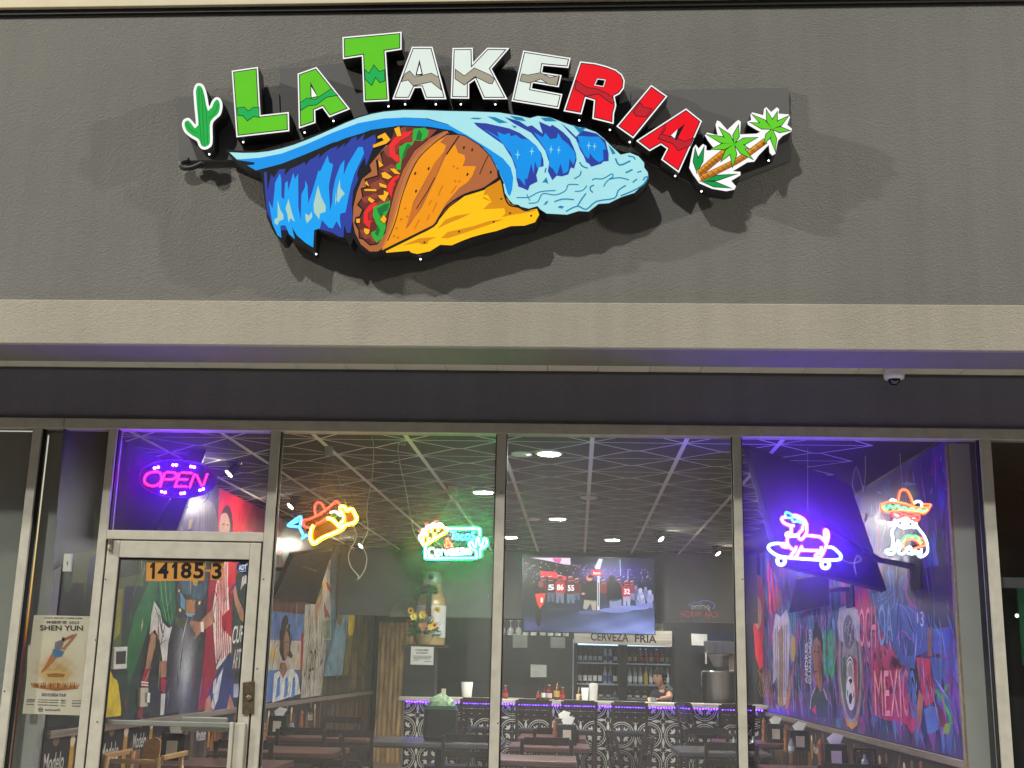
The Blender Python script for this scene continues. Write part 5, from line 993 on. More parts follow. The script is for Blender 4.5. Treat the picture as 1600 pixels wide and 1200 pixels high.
# ================================================================== THE BAR
YBAR = 8.1; BX0, BX1 = -2.13, XR-0.01; ZBT = 1.07
bar = thing('bar_counter', 'bar counter with pale top and black and white patterned tile front', 'bar counter', (0.1, YBAR+0.2, 0))
B().box((BX0-0.06, YBAR-0.10, ZBT-0.045), (BX1, YBAR+0.48, ZBT)).build('counter_top', P('pale_laminate', (188, 182, 172), 0.35, var=0.12, scale=10), bar, bevel=0.006)
B().box((BX0, YBAR+0.012, 0), (BX1, YBAR+0.40, ZBT-0.0455)).build('carcass', P('bar_dark', (24, 24, 26), 0.6), bar)
B().box((BX0-0.015, YBAR-0.004, 0), (BX0-0.0005, YBAR+0.41, ZBT-0.0455)).build('edge_trim', M_STEEL, bar)
TS = 0.335
KT = TS/0.2
def btile():
    b = B(); k = lin((22, 22, 24)); w_ = lin((196, 194, 186)); b.box((0.0012, 0, 0.0012), (TS-0.0012, 0.0115, TS-0.0012), k)
    A = Art(lambda u, v: Vector((u, -0.0004, v)), (0, -1, 0), 0.0004); A.b = b
    for cx, cy, a0 in ((0, 0, 0), (TS, 0, 90), (TS, TS, 180), (0, TS, 270)):
        for r, wd in ((0.088*KT, 0.006*KT), (0.074*KT, 0.004*KT)):
            A.stroke([(cx+r*math.cos(math.radians(a0+i*9)), cy+r*math.sin(math.radians(a0+i*9))) for i in range(11)], wd, (196, 194, 186), 1)
        for da, rr in ((45, 0.044*KT),):
            an = math.radians(a0+da); px_, py_ = cx+rr*math.cos(an), cy+rr*math.sin(an)
            for s in (-0.75, 0, 0.75):
                d = Vector((math.cos(an+s), math.sin(an+s))); n = Vector((-d.y, d.x)); q0 = Vector((cx, cy))+Vector((math.cos(an), math.sin(an)))*0.026*KT
                A.poly([tuple(q0), tuple(q0+d*0.02*KT+n*0.008*KT), tuple(q0+d*(0.036 if s else 0.04)*KT), tuple(q0+d*0.02*KT-n*0.008*KT)], (196, 194, 186), 2)
    c = TS/2
    for i in range(4):
        an = i*math.pi/2; d = Vector((math.cos(an), math.sin(an))); n = Vector((-d.y, d.x)); q0 = Vector((c, c))
        A.poly([tuple(q0+d*0.008*KT), tuple(q0+d*0.05*KT+n*0.011*KT), tuple(q0+d*0.088*KT), tuple(q0+d*0.05*KT-n*0.011*KT)], (196, 194, 186), 1)
    A.stroke(ell(c, c, 0.022*KT, 0.022*KT, 14), 0.005, (196, 194, 186), 2, True)
    A.stroke([(0, 0.002), (TS, 0.002)], 0.003, (120, 120, 116), 1); A.stroke([(0.002, 0), (0.002, TS)], 0.003, (120, 120, 116), 1)
    return b
bt = None
for i in range(13):
    for j in range(3):
        x = BX0+0.002+i*TS; z = 0.015+j*TS
        if bt is None: bt = btile().build('tile', ARTMAT('tile_glaze', 0, 0.3, 0.06, 5), bar, world=False); o = bt
        else: o = bpy.data.objects.new('tile', bt.data); COL.objects.link(o); o.parent = bar
        o.location = Vector((x, YBAR, z))-bar.location
b = B(); k = 0
while BX0+0.03+k*0.034 < BX1-0.03:
    b.ball((BX0+0.03+k*0.034, YBAR-0.012, ZBT-0.058+0.004*math.sin(k*1.7)), 0.009, 6, 4); k += 1
b.build('led_strip', EM('led_violet', (92, 40, 255), 26.0), bar, kind='stuff')
# ladder-back bar chairs
def make_chair(name, seat_h, back_h, wd, seat_mat, nsl):
    t = thing(name, name, 'chair'); hw = wd/2
    B().box((-hw, -0.20, seat_h-0.05), (hw, 0.20, seat_h)).build('seat', seat_mat, t, bevel=0.012)
    for s in (-1, 1):
        B().hexa([(s*hw-0.02, 0.17, 0), (s*hw+0.02, 0.17, 0), (s*hw+0.02, 0.21, 0), (s*hw-0.02, 0.21, 0), (s*hw-0.018, 0.165, seat_h-0.052), (s*hw+0.018, 0.165, seat_h-0.052), (s*hw+0.018, 0.20, seat_h-0.052), (s*hw-0.018, 0.20, seat_h-0.052)]).build('leg', M_WOODD, t)
        B().hexa([(s*hw-0.022, -0.26, 0), (s*hw+0.022, -0.26, 0), (s*hw+0.022, -0.22, 0), (s*hw-0.022, -0.22, 0), (s*hw-0.018, -0.235, seat_h), (s*hw+0.018, -0.235, seat_h), (s*hw+0.018, -0.202, seat_h), (s*hw-0.018, -0.202, seat_h)]).hexa(
            [(s*hw-0.018, -0.235, seat_h), (s*hw+0.018, -0.235, seat_h), (s*hw+0.018, -0.202, seat_h), (s*hw-0.018, -0.202, seat_h), (s*hw-0.016, -0.31, back_h), (s*hw+0.016, -0.31, back_h), (s*hw+0.016, -0.285, back_h), (s*hw-0.016, -0.285, back_h)]).build('back_post', M_WOODD, t)
    for i in range(nsl):
        z0 = seat_h+0.12+i*(back_h-seat_h-0.17)/(nsl-1) if nsl > 1 else back_h-0.1; f_ = (z0-seat_h)/(back_h-seat_h); y = -0.218-0.08*f_; dz = 0.05 if i < nsl-1 else 0.065
        pts = [(-hw+0.017, y), (-hw*0.4, y-0.02), (hw*0.4, y-0.02), (hw-0.017, y)]; b = B()
        for j in range(3):
            (xa, ya), (xb, yb_) = pts[j], pts[j+1]
            b.hexa([(xa, ya-0.008, z0), (xb, yb_-0.008, z0), (xb, yb_+0.008, z0), (xa, ya+0.008, z0), (xa, ya-0.012, z0+dz), (xb, yb_-0.012, z0+dz), (xb, yb_+0.004, z0+dz), (xa, ya+0.004, z0+dz)])
        b.build('slat', M_WOODD, t)
    for s in (-1, 1): B().box((s*hw-0.01, -0.215, seat_h*0.35), (s*hw+0.01, 0.168, seat_h*0.35+0.03)).build('stretcher', M_WOODD, t)
    B().box((-hw+0.018, 0.175, seat_h*0.3), (hw-0.018, 0.195, seat_h*0.3+0.03)).build('stretcher', M_WOODD, t)
    return t
M_VINYL = P('black_vinyl', (30, 28, 34), 0.35, var=0.1)
bc = make_chair('bar_chair', 0.74, 1.08, 0.40, M_VINYL, 4); bcs = []
for i, (px, rz, lb) in enumerate(((748, 0, 'leftmost bar chair, right of the black bin on the table'), (834, 0, 'bar chair under the left half of the television'), (903, 0.05, 'bar chair under the middle of the television'), (983, 0, 'bar chair under the right edge of the television'), (1105, -1.2, 'bar chair turned sideways near the window mullion'), (1146, 0.1, 'rightmost bar chair behind the window mullion'))):
    p = pix(px, 1120, 1, 7.62); o = bc if i == 0 else copy_tree(bc); o.location = (p.x, 7.80, 0); o.rotation_euler = (0, 0, rz); tag(o, 'dark wood ladder-back '+lb, 'bar chair', 'ladder-back chairs at the bar')

# ---- header over the bar and the television
YH = 8.62
hz = pix(800, 966, 1, YH).z
hdr = thing('bar_header', 'grey header panel dropping from the ceiling above the bar', 'header', (0, YH, hz))
B().box((XL+0.01, YH, hz), (XR-0.01, YH+0.08, ZC-0.002)).build('board', P('header_grey', (92, 94, 92), 0.6, var=0.14, scale=2.2, bump=0.1, bscale=12), hdr)
a = Art(PY(YH-0.001), (0, -1, 0), 0.0006)
a.poly(Z(580, 860, 7.27, [(210,755),(240,640),(330,560),(400,520),(470,540),(540,600),(560,755)]), (120, 122, 112), 0); a.poly(Z(580, 860, 7.27, [(390,520),(395,470),(430,440),(480,480),(480,545)]), (104, 98, 84), 0.5)
a.build('faded_painting', ARTMAT('faded_paint', 0, 0.7), hdr)
YT = 8.30
tv = thing('television', 'large wall television showing a football team walking out through smoke', 'television', pix(920, 990, 1, YT))
tq = [(817, 868), (1022, 873), (1023, 991), (818, 986)]
b = B(); prism(b, inset(tq, -1.2), PY(YT), (0, -1, 0), 0.06); b.build('casing', P('tv_black', (12, 12, 14), 0.25), tv)
B().box((pix(900, 900, 1, YT).x, YT+0.061, 2.2), (pix(950, 900, 1, YT).x, YH-0.001, 2.6)).build('bracket', M_BLACK, tv)
a = Art(PY(YT-0.001), (0, -1, 0), 0.0004); G = lambda p: Z(800, 850, 6.667, p)
# the picture on the screen
def pic(u, v):
    base = mix((5, 10, 14), (20, 24, 40), u)
    k = max(0, min(1, (v-0.45)/0.5)); fog = k*(0.25+0.75*max(0, min(1, (u-0.15)/0.6)))*(0.85+0.15*math.sin(u*19+v*11)*math.sin(v*23))
    c = mix(base, (128, 140, 206), min(1, fog*1.05))
    g_ = math.exp(-((u-0.72)/0.22)**2)*math.exp(-((v-0.20)/0.16)**2); c = mix(c, (62, 52, 176), 0.8*g_)
    h_ = math.exp(-((u-0.56)/0.14)**2)*math.exp(-((v-0.22)/0.08)**2); c = mix(c, (150, 96, 190), 0.7*h_)
    e_ = math.exp(-((u-0.05)/0.12)**2)*math.exp(-((v-0.93)/0.10)**2); c = mix(c, (92, 84, 150), 0.6*e_)
    return c
a.wash(tq, 44, 26, pic, 0)
a.poly(G([(190,142),(608,146),(608,220),(560,215),(400,180)]), (226, 196, 220), 3); a.poly(G([(420,150),(520,150),(500,200),(440,185)]), (206, 80, 150), 3.5)
r3 = random.Random(5)
for _ in range(520):
    x, y = r3.uniform(130, 1460), r3.uniform(190, 420); y += 0
    if 880 < x and y < 260: continue
    a.poly(G(ell(x, y, r3.uniform(2, 7), r3.uniform(2, 7), 5)), r3.choice([(20, 22, 30), (180, 60, 80), (90, 30, 40), (160, 150, 190), (60, 40, 90), (30, 30, 40), (210, 200, 220)]), 3+r3.random()*0.5)
a.poly(G([(285,280),(460,290),(480,320),(570,340),(560,380),(300,330)]), (230, 50, 66), 4)
def player(x, y, s, body, legs, helm=(206, 200, 206), num=None, hz=True):
    a.poly(cat(G([(x-34*s,y),(x-48*s,y+20*s),(x-44*s,y+110*s),(x+44*s,y+110*s),(x+48*s,y+20*s),(x+34*s,y),(x,y-10*s)]), 3), body, 5)
    a.poly(G([(x-40*s,y+110*s),(x+40*s,y+110*s),(x+36*s,y+210*s),(x+8*s,y+205*s),(x,y+140*s),(x-10*s,y+210*s),(x-36*s,y+205*s)]), legs, 5)
    a.poly(G(ell(x, y-30*s, 28*s, 32*s, 14)), (150, 26, 36) if hz else helm, 6)
    if hz: a.poly(G([(x-22*s,y-26*s),(x-8*s,y-34*s),(x+22*s,y-30*s),(x+20*s,y-2*s),(x-12*s,y-2*s)]), (24, 20, 28), 6.5); a.stroke(G([(x-22*s,y-14*s),(x+22*s,y-18*s)]), 0.6, (170, 166, 176), 6.7); a.stroke(G([(x-24*s,y-52*s),(x+14*s,y-60*s)]), 0.8, (206, 200, 206), 6.6)
    for q_ in range(3): a.stroke(G([(x-40*s+q_*30*s,y+20*s),(x-44*s+q_*32*s,y+100*s)]), 0.7, tuple(v*0.55 for v in body), 5.5)
    if num: a.text(num, G([(x-30*s,y+28*s),(x+34*s,y+26*s),(x+34*s,y+84*s),(x-30*s,y+86*s)]), (226, 222, 226), 7, 0.03)
for x, y, s, bd, lg, nm in ((320,390,.9,(90,20,28),(24,24,30),None),(405,395,1.0,(60,18,26),(70,74,92),'5'),(500,390,1.08,(176,26,36),(96,100,120),'86'),(612,400,1.05,(80,20,30),(86,100,120),'55'),(675,410,.85,(90,24,34),(70,76,96),None),(955,420,.8,(120,24,36),(40,40,60),None),(1115,410,.7,(120,40,60),(90,90,130),None),(1195,440,.98,(176,30,50),(150,150,180),'32'),(1250,430,.75,(130,50,80),(120,120,160),None)): player(x, y, s, bd, lg, num=nm)
for x, y, s_, k_ in ((1292,470,.6,90),(1338,505,.75,150),(1392,480,.55,110),(1436,520,.7,140),(1360,560,.5,160),(1310,575,.45,120)): player(x, y, s_, (k_, k_, k_+44), (k_-20, k_-14, k_+30), (k_+20, k_+20, k_+50), None, False)
for cx, cy, rx, ry, c in ((1080,690,170,26,(112,120,176)),(1240,665,190,24,(120,128,190)),(820,712,130,20,(78,84,120)),(1380,640,90,24,(112,116,180)),(560,680,200,18,(40,44,62))): a.poly([(min(x, 1021.2), y) for x, y in G(ell(cx, cy, rx, ry, 18))], c, 8.7)
player(300, 450, 1.0, (20, 18, 20), (18, 18, 22), (120, 60, 56), None, False); a.poly(G([(240,520),(350,510),(330,620),(290,675),(260,610)]), (206, 56, 34), 7); a.text('1', G([(300,560),(322,560),(320,608),(298,608)]), (230, 220, 220), 8, 0.03); a.poly(cat(G([(240,660),(315,660),(305,760),(290,850),(262,845),(245,760)]), 3), (12, 12, 16), 5)
a.poly(cat(G([(730,470),(760,400),(820,380),(890,400),(905,480),(890,590),(760,585)]), 3), (10, 10, 14), 8); a.poly(G([(752,580),(880,590),(876,690),(838,690),(818,620),(780,680),(740,680)]), (150, 140, 126), 8); a.poly(G(ell(806, 355, 34, 32, 12)), (206, 120, 100), 8.2); a.poly(cat(G([(790,340),(815,320),(842,335),(845,352),(800,352)]), 3), (20, 16, 20), 8.5); a.poly(G(ell(742, 518, 20, 12, 8)), (190, 130, 104), 8.6)
a.poly(cat(G([(985,480),(1000,400),(1060,385),(1110,400),(1140,480),(1130,580),(1000,590)]), 3), (10, 12, 24), 8); a.poly(cat(G([(1010,345),(1040,325),(1068,345),(1066,390),(1010,390)]), 3), (12, 12, 18), 8.5); a.poly(G([(1015,580),(1140,575),(1140,680),(1020,690)]), (120, 124, 160), 8)
a.poly(G([(888,330),(915,330),(912,690),(888,690)]), (190, 190, 206), 9); a.poly(G([(896,400),(906,400),(906,650),(897,650)]), (60, 60, 76), 9.2); a.poly(G([(828,268),(930,268),(930,332),(828,330)]), (206, 26, 44), 9.5); a.poly(G([(862,240),(905,152),(946,155),(918,262),(868,262)]), (196, 200, 206), 9.6); a.text('Aaron', G([(842,285),(920,285),(920,318),(842,318)]), (236, 230, 230), 10, 0.02)
a.stroke(G([(1125,162),(1130,330)]), 1.2, (170, 176, 220), 5); a.stroke(G([(1205,372),(1208,268),(1235,268)]), 1.1, (150, 156, 210), 5)
a.build('screen_picture', ARTMAT('tv_glow', 1.35, 0.3, 0.12, 40.0, base=0.05), tv)
# ---- behind the bar
t = thing('drinks_cooler', 'black two-door drinks cooler with lit shelves of bottles behind the bar', 'cooler', (0.66, 10.4, 0))
CX0, CX1, CY0, CY1 = pix(896, 1040, 1, 10).x, pix(1054, 1040, 1, 10).x, 10.0, 10.65
M_CB = P('cooler_black', (18, 18, 20), 0.4)
B().box((CX0, CY0, 0), (CX0+0.05, CY1, 1.92)).box((CX1-0.05, CY0, 0), (CX1, CY1, 1.92)).box((CX0+0.0505, CY1-0.04, 0), (CX1-0.0505, CY1, 1.92)).box((CX0+0.0505, CY0, 0), (CX1-0.0505, CY1-0.041, 0.5)).box((CX0+0.0505, CY0, 1.80), (CX1-0.0505, CY1-0.041, 1.92)).build('cabinet', M_CB, t)
cm = pix(973, 1040, 1, 10).x
B().box((CX0-0.012, CY0-0.012, 0.9), (CX0+0.004, CY0-0.0005, 1.85)).build('door_edge', M_STEEL, t)
B().box((cm-0.06, CY0-0.01, 0.5), (cm+0.06, CY0+0.03, 1.80)).build('centre_post', M_CB, t)
shelf_z = [pix(930, y, 1, 10.1).z for y in (1035, 1068, 1090)]
for z in shelf_z:
    for xa, xb in ((CX0+0.052, cm-0.061), (cm+0.061, CX1-0.052)):
        B().box((xa, CY0+0.04, z-0.018), (xb, CY1-0.05, z)).build('shelf', P('cooler_shelf', (150, 160, 176), 0.35, 0.3), t)
for xa, xb in ((CX0+0.06, cm-0.066), (cm+0.066, CX1-0.06)):
    B().box((xa, CY0+0.01, 1.775), (xb, CY0+0.04, 1.795)).build('light_tube', EM('cooler_tube', (190, 214, 255), 3.0), t)
    B().box((xa, CY0-0.008, 0.52), (xb, CY0-0.002, 1.79)).build('door_glass', M_GLASS2, t)
def bottle_proto(nm, glass, cap, lab, h, r):
    t_ = thing(nm, nm, 'bottle'); B().lathe([(r*0.92, 0), (r, 0.01), (r, h*0.52), (r*0.85, h*0.62), (r*0.42, h*0.76), (r*0.38, h*0.95)], (0, 0, 0), 12).build('glass', glass, t_)
    B().lathe([(r*0.45, h*0.95), (r*0.45, h)], (0, 0, 0), 10).build('cap', cap, t_); B().lathe([(r*1.02, h*0.14), (r*1.02, h*0.44)], (0, 0, 0), 12).build('label_band', lab, t_); return t_
def shiny(nm, c, r=0.15): return P(nm, c, r, spec=0.7, var=0.05)
BG = [shiny('amber_glass', (70, 34, 14)), shiny('green_glass', (26, 60, 34)), shiny('clear_bottle', (150, 160, 170)), shiny('red_drink', (130, 34, 30)), shiny('yellow_drink', (206, 170, 40))]
LBM = [P('label_white', (206, 206, 204), 0.6), P('label_gold', (186, 150, 66), 0.5), P('label_blue', (60, 90, 150), 0.5), P('label_red', (170, 40, 40), 0.5)]
protos = {}
def bottle(kind, loc, h, r, label, grp):
    if kind not in protos:
        g_, l_ = kind; o = bottle_proto('bottle', BG[g_], M_BLACK if g_ != 3 else LBM[0], LBM[l_], 0.24, 0.031); protos[kind] = o
    else: o = copy_tree(protos[kind])
    o.location = loc; o.scale = (r/0.031, r/0.031, h/0.24); tag(o, label, 'bottle', grp); return o
ORD = ('first', 'second', 'third', 'fourth', 'fifth', 'sixth', 'seventh', 'eighth', 'ninth')
rb = random.Random(3); names = ('upper', 'middle', 'lower')
for si, z in enumerate(shelf_z):
    for di, (xa, xb, dn) in enumerate(((CX0+0.09, cm-0.10, 'left'), (cm+0.10, CX1-0.09, 'right'))):
        n_ = 8 if si < 2 else 6
        for i in range(n_):
            x = xa+(xb-xa)*i/(n_-1); kd = ((2, 2) if (i in (5, 6) and di == 0) else (2, 0)) if (si == 1 and di == 1) or i in (5, 6) else ((0, 0) if di == 0 else (3, 0))
            if si == 1 and di == 1 and i == 3: kd = (4, 1)
            if si == 0 and di == 1: kd = (3, 3) if i in (2, 3, 5) else (0, 1)
            h = (0.20, 0.25, 0.10)[si]
            bottle(kd, (x, CY0+0.12, z+0.001), h, 0.027 if si < 2 else 0.03, '%s bottle from the left on the %s shelf behind the %s cooler door' % (ORD[i], names[si], dn), 'bottles on the %s shelf, %s cooler door' % (names[si], dn))
sgz0, sgz1 = pix(975, 1008, 1, 9.95).z, pix(975, 986, 1, 9.95).z
sg = thing('cerveza_sign', 'grey weathered board reading CERVEZA FRIA above the cooler', 'sign', ((CX0+CX1)/2, 9.95, sgz0))
b = B(); prism(b, [(897, 984), (1050, 986), (1050, 1010.5), (897, 1005)], PY(9.95), (0, -1, 0), 0.03); b.build('board', P('grey_plank', (148, 142, 132), 0.6, var=0.3, scale=6, stretch=(0.4, 1, 5)), sg)
a = Art(PY(9.945), (0, -1, 0), 0.0005); a.text('CERVEZA', [(923, 988), (982, 990), (982, 1003), (923, 1001)], (26, 24, 26), 1, 0.02); a.text('FRIA', [(992, 991), (1026, 993), (1026, 1005), (992, 1003.5)], (26, 24, 26), 1, 0.02); a.build('lettering', ARTMAT('board_print', 0, 0.6), sg)
# back wall of the bar
tag(B().box((-1.6, 10.70, 0), (XR-0.01, 10.78, ZC-0.002)).build('wall_bar', P('bar_wall', (44, 46, 46), 0.6, var=0.2, scale=2.5)), kind='structure')
# dark partition with bottle and flowers
PXa, PXb = pix(632, 1050, 1, 8.3).x, pix(681, 1050, 1, 8.3).x; PZ = pix(655, 1007, 1, 8.3).z
pa = thing('bar_cabinet', 'dark square cabinet standing on the left end of the bar', 'cabinet', ((PXa+PXb)/2, 8.35, ZBT))
B().box((PXa, 8.19, ZBT+0.001), (PXb, 8.52, PZ-0.03)).build('body', P('stand_dark', (26, 30, 30), 0.6, var=0.2), pa, bevel=0.006)
B().box((PXa-0.02, 8.17, PZ-0.03), (PXb+0.12, 8.57, PZ)).build('top', P('stand_top', (40, 40, 38), 0.5), pa, bevel=0.004)
nt = thing('advisory_notice', 'white framed consumer advisory notice on the dark bar cabinet', 'notice', pix(660, 1040, 1, 8.18))
b = B(); prism(b, [(641.5, 1009), (678.5, 1010), (677.5, 1040), (640.5, 1039)], PY(8.165), (0, -1, 0), 0.012); b.build('frame', P('notice_frame', (60, 60, 58), 0.5), nt)
a = Art(PY(8.164), (0, -1, 0), 0.0004); a.poly([(642.3, 1010), (677.7, 1011), (676.8, 1039.2), (641.3, 1038.2)], (206, 206, 200), 0)
a.text('CONSUMER', [(649, 1014), (670, 1014.5), (670, 1017.5), (649, 1017)], (30, 30, 34), 1, 0.03); a.text('ADVISORY', [(650, 1018.5), (669, 1019), (669, 1022), (650, 1021.5)], (30, 30, 34), 1, 0.03)
for i, (x0, x1) in enumerate(((645, 674), (645, 674), (647, 672), (645, 655), (662, 674))): a.stroke([(x0, 1025+i*2.1), (x1, 1025.4+i*2.1)], 1.0, (90, 92, 96), 1)
a.build('print', ARTMAT('board_print'), nt)
GB = pix(672, 1006, 1, 8.41); GB.z = PZ; gb = thing('giant_bottle', 'giant display liquor bottle with a dark bow standing at the bar end', 'bottle', GB)
sc = (pix(696, 990, 1, 8.41).x-pix(650, 990, 1, 8.41).x)/2; htop = pix(677, 893, 1, 8.41).z-PZ
B().lathe([(sc*0.95, 0), (sc, 0.03), (sc, htop*0.56), (sc*0.92, htop*0.63), (sc*0.70, htop*0.72), (sc*0.62, htop*0.83)], GB, 24).build('glass', shiny('gold_liquor', (176, 150, 96), 0.2), gb)
B().lathe([(sc*0.60, htop*0.835), (sc*0.64, htop*0.85), (sc*0.55, htop*0.985), (sc*0.5, htop)], GB, 24).build('cap', P('cap_silver', (166, 170, 164), 0.35, 0.4), gb)
B().lathe([(sc*1.01, htop*0.10), (sc*1.01, htop*0.53)], GB, 24).build('label_band', P('big_label', (206, 208, 206), 0.5, var=0.06), gb)
a = Art(lambda u, v: Vector((GB.x+u, GB.y-sc*0.66, GB.z+v)), (0, -1, 0), 0.001); a.poly(ell(0, htop*0.915, 0.035, 0.035, 16), (70, 76, 76), 0); a.build('cap_emblem', ARTMAT('board_print'), gb)
b = B()
for i in range(9):
    an = math.pi*(i/8); d = Vector((math.cos(an), 0, math.sin(an)*0.8+0.05)); c = GB+Vector((-0.01, -sc-0.05, htop*0.70)); n = Vector((-d.z, 0, d.x)).normalized()*0.035
    b.add([c, c+d*0.09+n+Vector((0, -0.03, 0)), c+d*0.13+Vector((0, 0.0, 0)), c+d*0.09-n+Vector((0, -0.03, 0)), c+d*0.07+Vector((0, 0.03, 0))], [(0, 1, 2, 3), (0, 4, 1), (1, 4, 2), (2, 4, 3), (3, 4, 0)])
c = GB+Vector((-0.01, -sc-0.03, htop*0.70)); b.box((c.x-0.035, c.y-0.006, c.z-0.30), (c.x+0.035, c.y+0.006, c.z)); b.build('bow', P('dark_ribbon', (26, 36, 36), 0.45), gb)
# flowers
fb = pix(663, 1006, 1, 8.30); fb.z = PZ; fl = thing('flower_basket', 'basket of sunflowers, lilies and greenery standing before the giant bottle', 'flowers', fb)
B().lathe([(0.10, 0), (0.13, 0.06), (0.15, 0.13)], fb, 14).build('basket', P('wicker', (146, 128, 88), 0.8, var=0.3, scale=60, bump=0.5, bscale=80), fl)
b = B(); rf = random.Random(9)
for _ in range(900):
    an = rf.uniform(0, 6.283); el = rf.uniform(-0.2, 1.3); L = rf.uniform(0.08, 0.27); d = Vector((math.cos(an)*math.cos(el), math.sin(an)*math.cos(el)*0.6, math.sin(el))); c = fb+Vector((0, -0.03, 0.15))+d*rf.uniform(0.03, 0.13); n = d.orthogonal().normalized()*rf.uniform(0.006, 0.018); e = c+d*L*0.55+Vector((0, 0, -0.04*rf.random()))
    b.add([c, (c+e)/2+n, e, (c+e)/2-n], [(0, 1, 2, 3)])
b.build('foliage', P('leaf_green', (78, 104, 56), 0.6, var=0.4, scale=20), fl, kind='stuff')
def bloom(px, py, r, pc, cc, n=12, y=8.10):
    c = pix(px, py, 1, y); b = B()
    for i in range(n):
        an = 2*math.pi*i/n; d = Vector((math.cos(an), -0.35, math.sin(an))).normalized(); s = Vector((-math.sin(an), 0, math.cos(an)))*r*0.32; b.add([c, c+d*r*0.6+s, c+d*r, c+d*r*0.6-s], [(0, 1, 2, 3)])
    p_ = b.build('blossom', pc, fl); B().ball(c+Vector((0, -0.006, 0)), r*0.36, 10, 6, sc=(1, 0.5, 1)).build('flower_centre', cc, p_)
SY, SB, LY, PKF = P('petal_yellow', (214, 160, 40), 0.6), P('seed_brown', (52, 34, 20), 0.8), P('lily_yellow', (216, 196, 80), 0.6), P('petal_peach', (186, 124, 92), 0.6)
for px, py, r, pc, cc, n in ((642, 954, 0.045, SY, SB, 14), (683, 953, 0.05, SY, SB, 14), (679, 977, 0.05, SY, SB, 14), (647, 963, 0.065, LY, LY, 6), (661, 961, 0.065, LY, LY, 6), (672, 980, 0.05, LY, LY, 6), (658, 977, 0.035, PKF, PKF, 10), (664, 976, 0.035, PKF, PKF, 10), (661, 983, 0.035, PKF, PKF, 10), (638, 970, 0.03, P('petal_red', (130, 40, 44), 0.6), SB, 10), (667, 953, 0.032, P('petal_red', (130, 40, 44)), SB, 10)): bloom(px, py, r, pc, cc, n)
b = B(); prism(b, [(681, 953), (686, 961), (680, 967), (674, 960)], PY(8.05), (0, -1, 0), 0.003); b.build('gift_card', P('card_cream', (216, 204, 186), 0.6), fl)
# corrugated rust panel on the back wall
wp = thing('rust_panel', 'rust brown streaked metal panel at the back left corner', 'panel', pix(612, 1150, 1, 11.6)); q = [(594, 972), (640, 974), (634, 1160), (584, 1158)]
p0, p1 = pix(592, 1000, 1, 11.6).x, pix(650, 1000, 1, 11.6).x; zt = pix(610, 972, 1, 11.6).z; b = B(); n_ = 36; vs = []
for i in range(n_+1):
    x = p0+(p1-p0)*i/n_; y = 11.6+0.02*math.sin(i*1.4); vs += [(x, y, 0.0), (x, y, zt), (x, y+0.01, 0.0), (x, y+0.01, zt)]
b.add(vs, [f for i in range(n_) for f in ((4*i, 4*i+4, 4*i+5, 4*i+1), (4*i+2, 4*i+3, 4*i+7, 4*i+6), (4*i+1, 4*i+5, 4*i+7, 4*i+3))], None, True)
m = P('rust_paint', (190, 158, 108), 0.7, var=0.5, scale=3, stretch=(6, 1, 0.8), detail=8); b.build('sheet', m, wp)
# things on the bar
def ctop(px, y=YBAR+0.15): p = pix(px, 1090, 1, y); return Vector((p.x, y, ZBT+0.001))
for px, h, r, kd, lb in ((789.5, 0.16, 0.032, (3, 3), 'red hot sauce bottle at the left end of the bar, beside the mullion'), (841, 0.13, 0.026, (0, 3), 'small dark sauce bottle, leftmost of the group under the television'), (849, 0.185, 0.027, (0, 0), 'slim brown sauce bottle with a pale band on the bar'), (858, 0.18, 0.036, (3, 0), 'red sauce bottle with a white label on the bar'), (870, 0.255, 0.038, (0, 1), 'tallest dark bottle with a yellow label on the bar'), (879, 0.155, 0.028, (3, 3), 'small orange sauce bottle, rightmost of the group on the bar')):
    p = ctop(px); o = bottle(kd, p, h, r, lb, 'sauce bottles on the bar')
def cup(name, label, px, h, r, mat, cat_='cup', y=YBAR+0.15):
    p = ctop(px, y); o = B().lathe([(r*0.8, 0), (r, h), (r*0.93, h), (r*0.76, 0.008)], (0, 0, 0), 18).build(name, mat); o.location = p; tag(o, label, cat_); return o
M_CUPW = P('cup_white', (222, 220, 214), 0.5, var=0.03)
cup('white_cup', 'white paper cup alone on the left part of the bar', 729, 0.19, 0.075, M_CUPW); cup('foam_cup', 'tall white foam cup on the bar beside the towel', 914, 0.155, 0.048, M_CUPW); cup('candle_cup', 'small cream cup with a straw stick on the bar', 903, 0.075, 0.025, P('cup_cream', (206, 180, 130), 0.5)); cup('candle_cup', 'small cream cup near the seated woman on the bar', 1015, 0.06, 0.024, P('cup_cream', (206, 180, 130))); cup('water_glass', 'small clear tumbler near the seated woman on the bar', 1021, 0.06, 0.024, P('tumbler', (130, 140, 160), 0.2, spec=0.7), 'glass')
p = ctop(903); o = B().tube([(0, 0, 0.02), (0.012, 0, 0.16)], 0.006, 6).build('stirring_stick', P('stick_tan', (206, 170, 120), 0.6)); o.location = p; tag(o, 'thin tan stick standing in the cream cup', 'stick')
tw = thing('bar_towel', 'white towel draped over a holder on the bar', 'towel', ctop(927)); b = B(); p = ctop(927)
nn = 14; vs = []
for j, (zz, wd) in enumerate(((0, .050), (.10, .053), (.17, .057), (.20, .054), (.215, .03))):
    for i in range(nn):
        an = 2*math.pi*i/nn; rr = wd*(1+0.10*math.sin(i*2.4)); vs.append((p.x+rr*math.cos(an), p.y+rr*0.6*math.sin(an), p.z+zz))
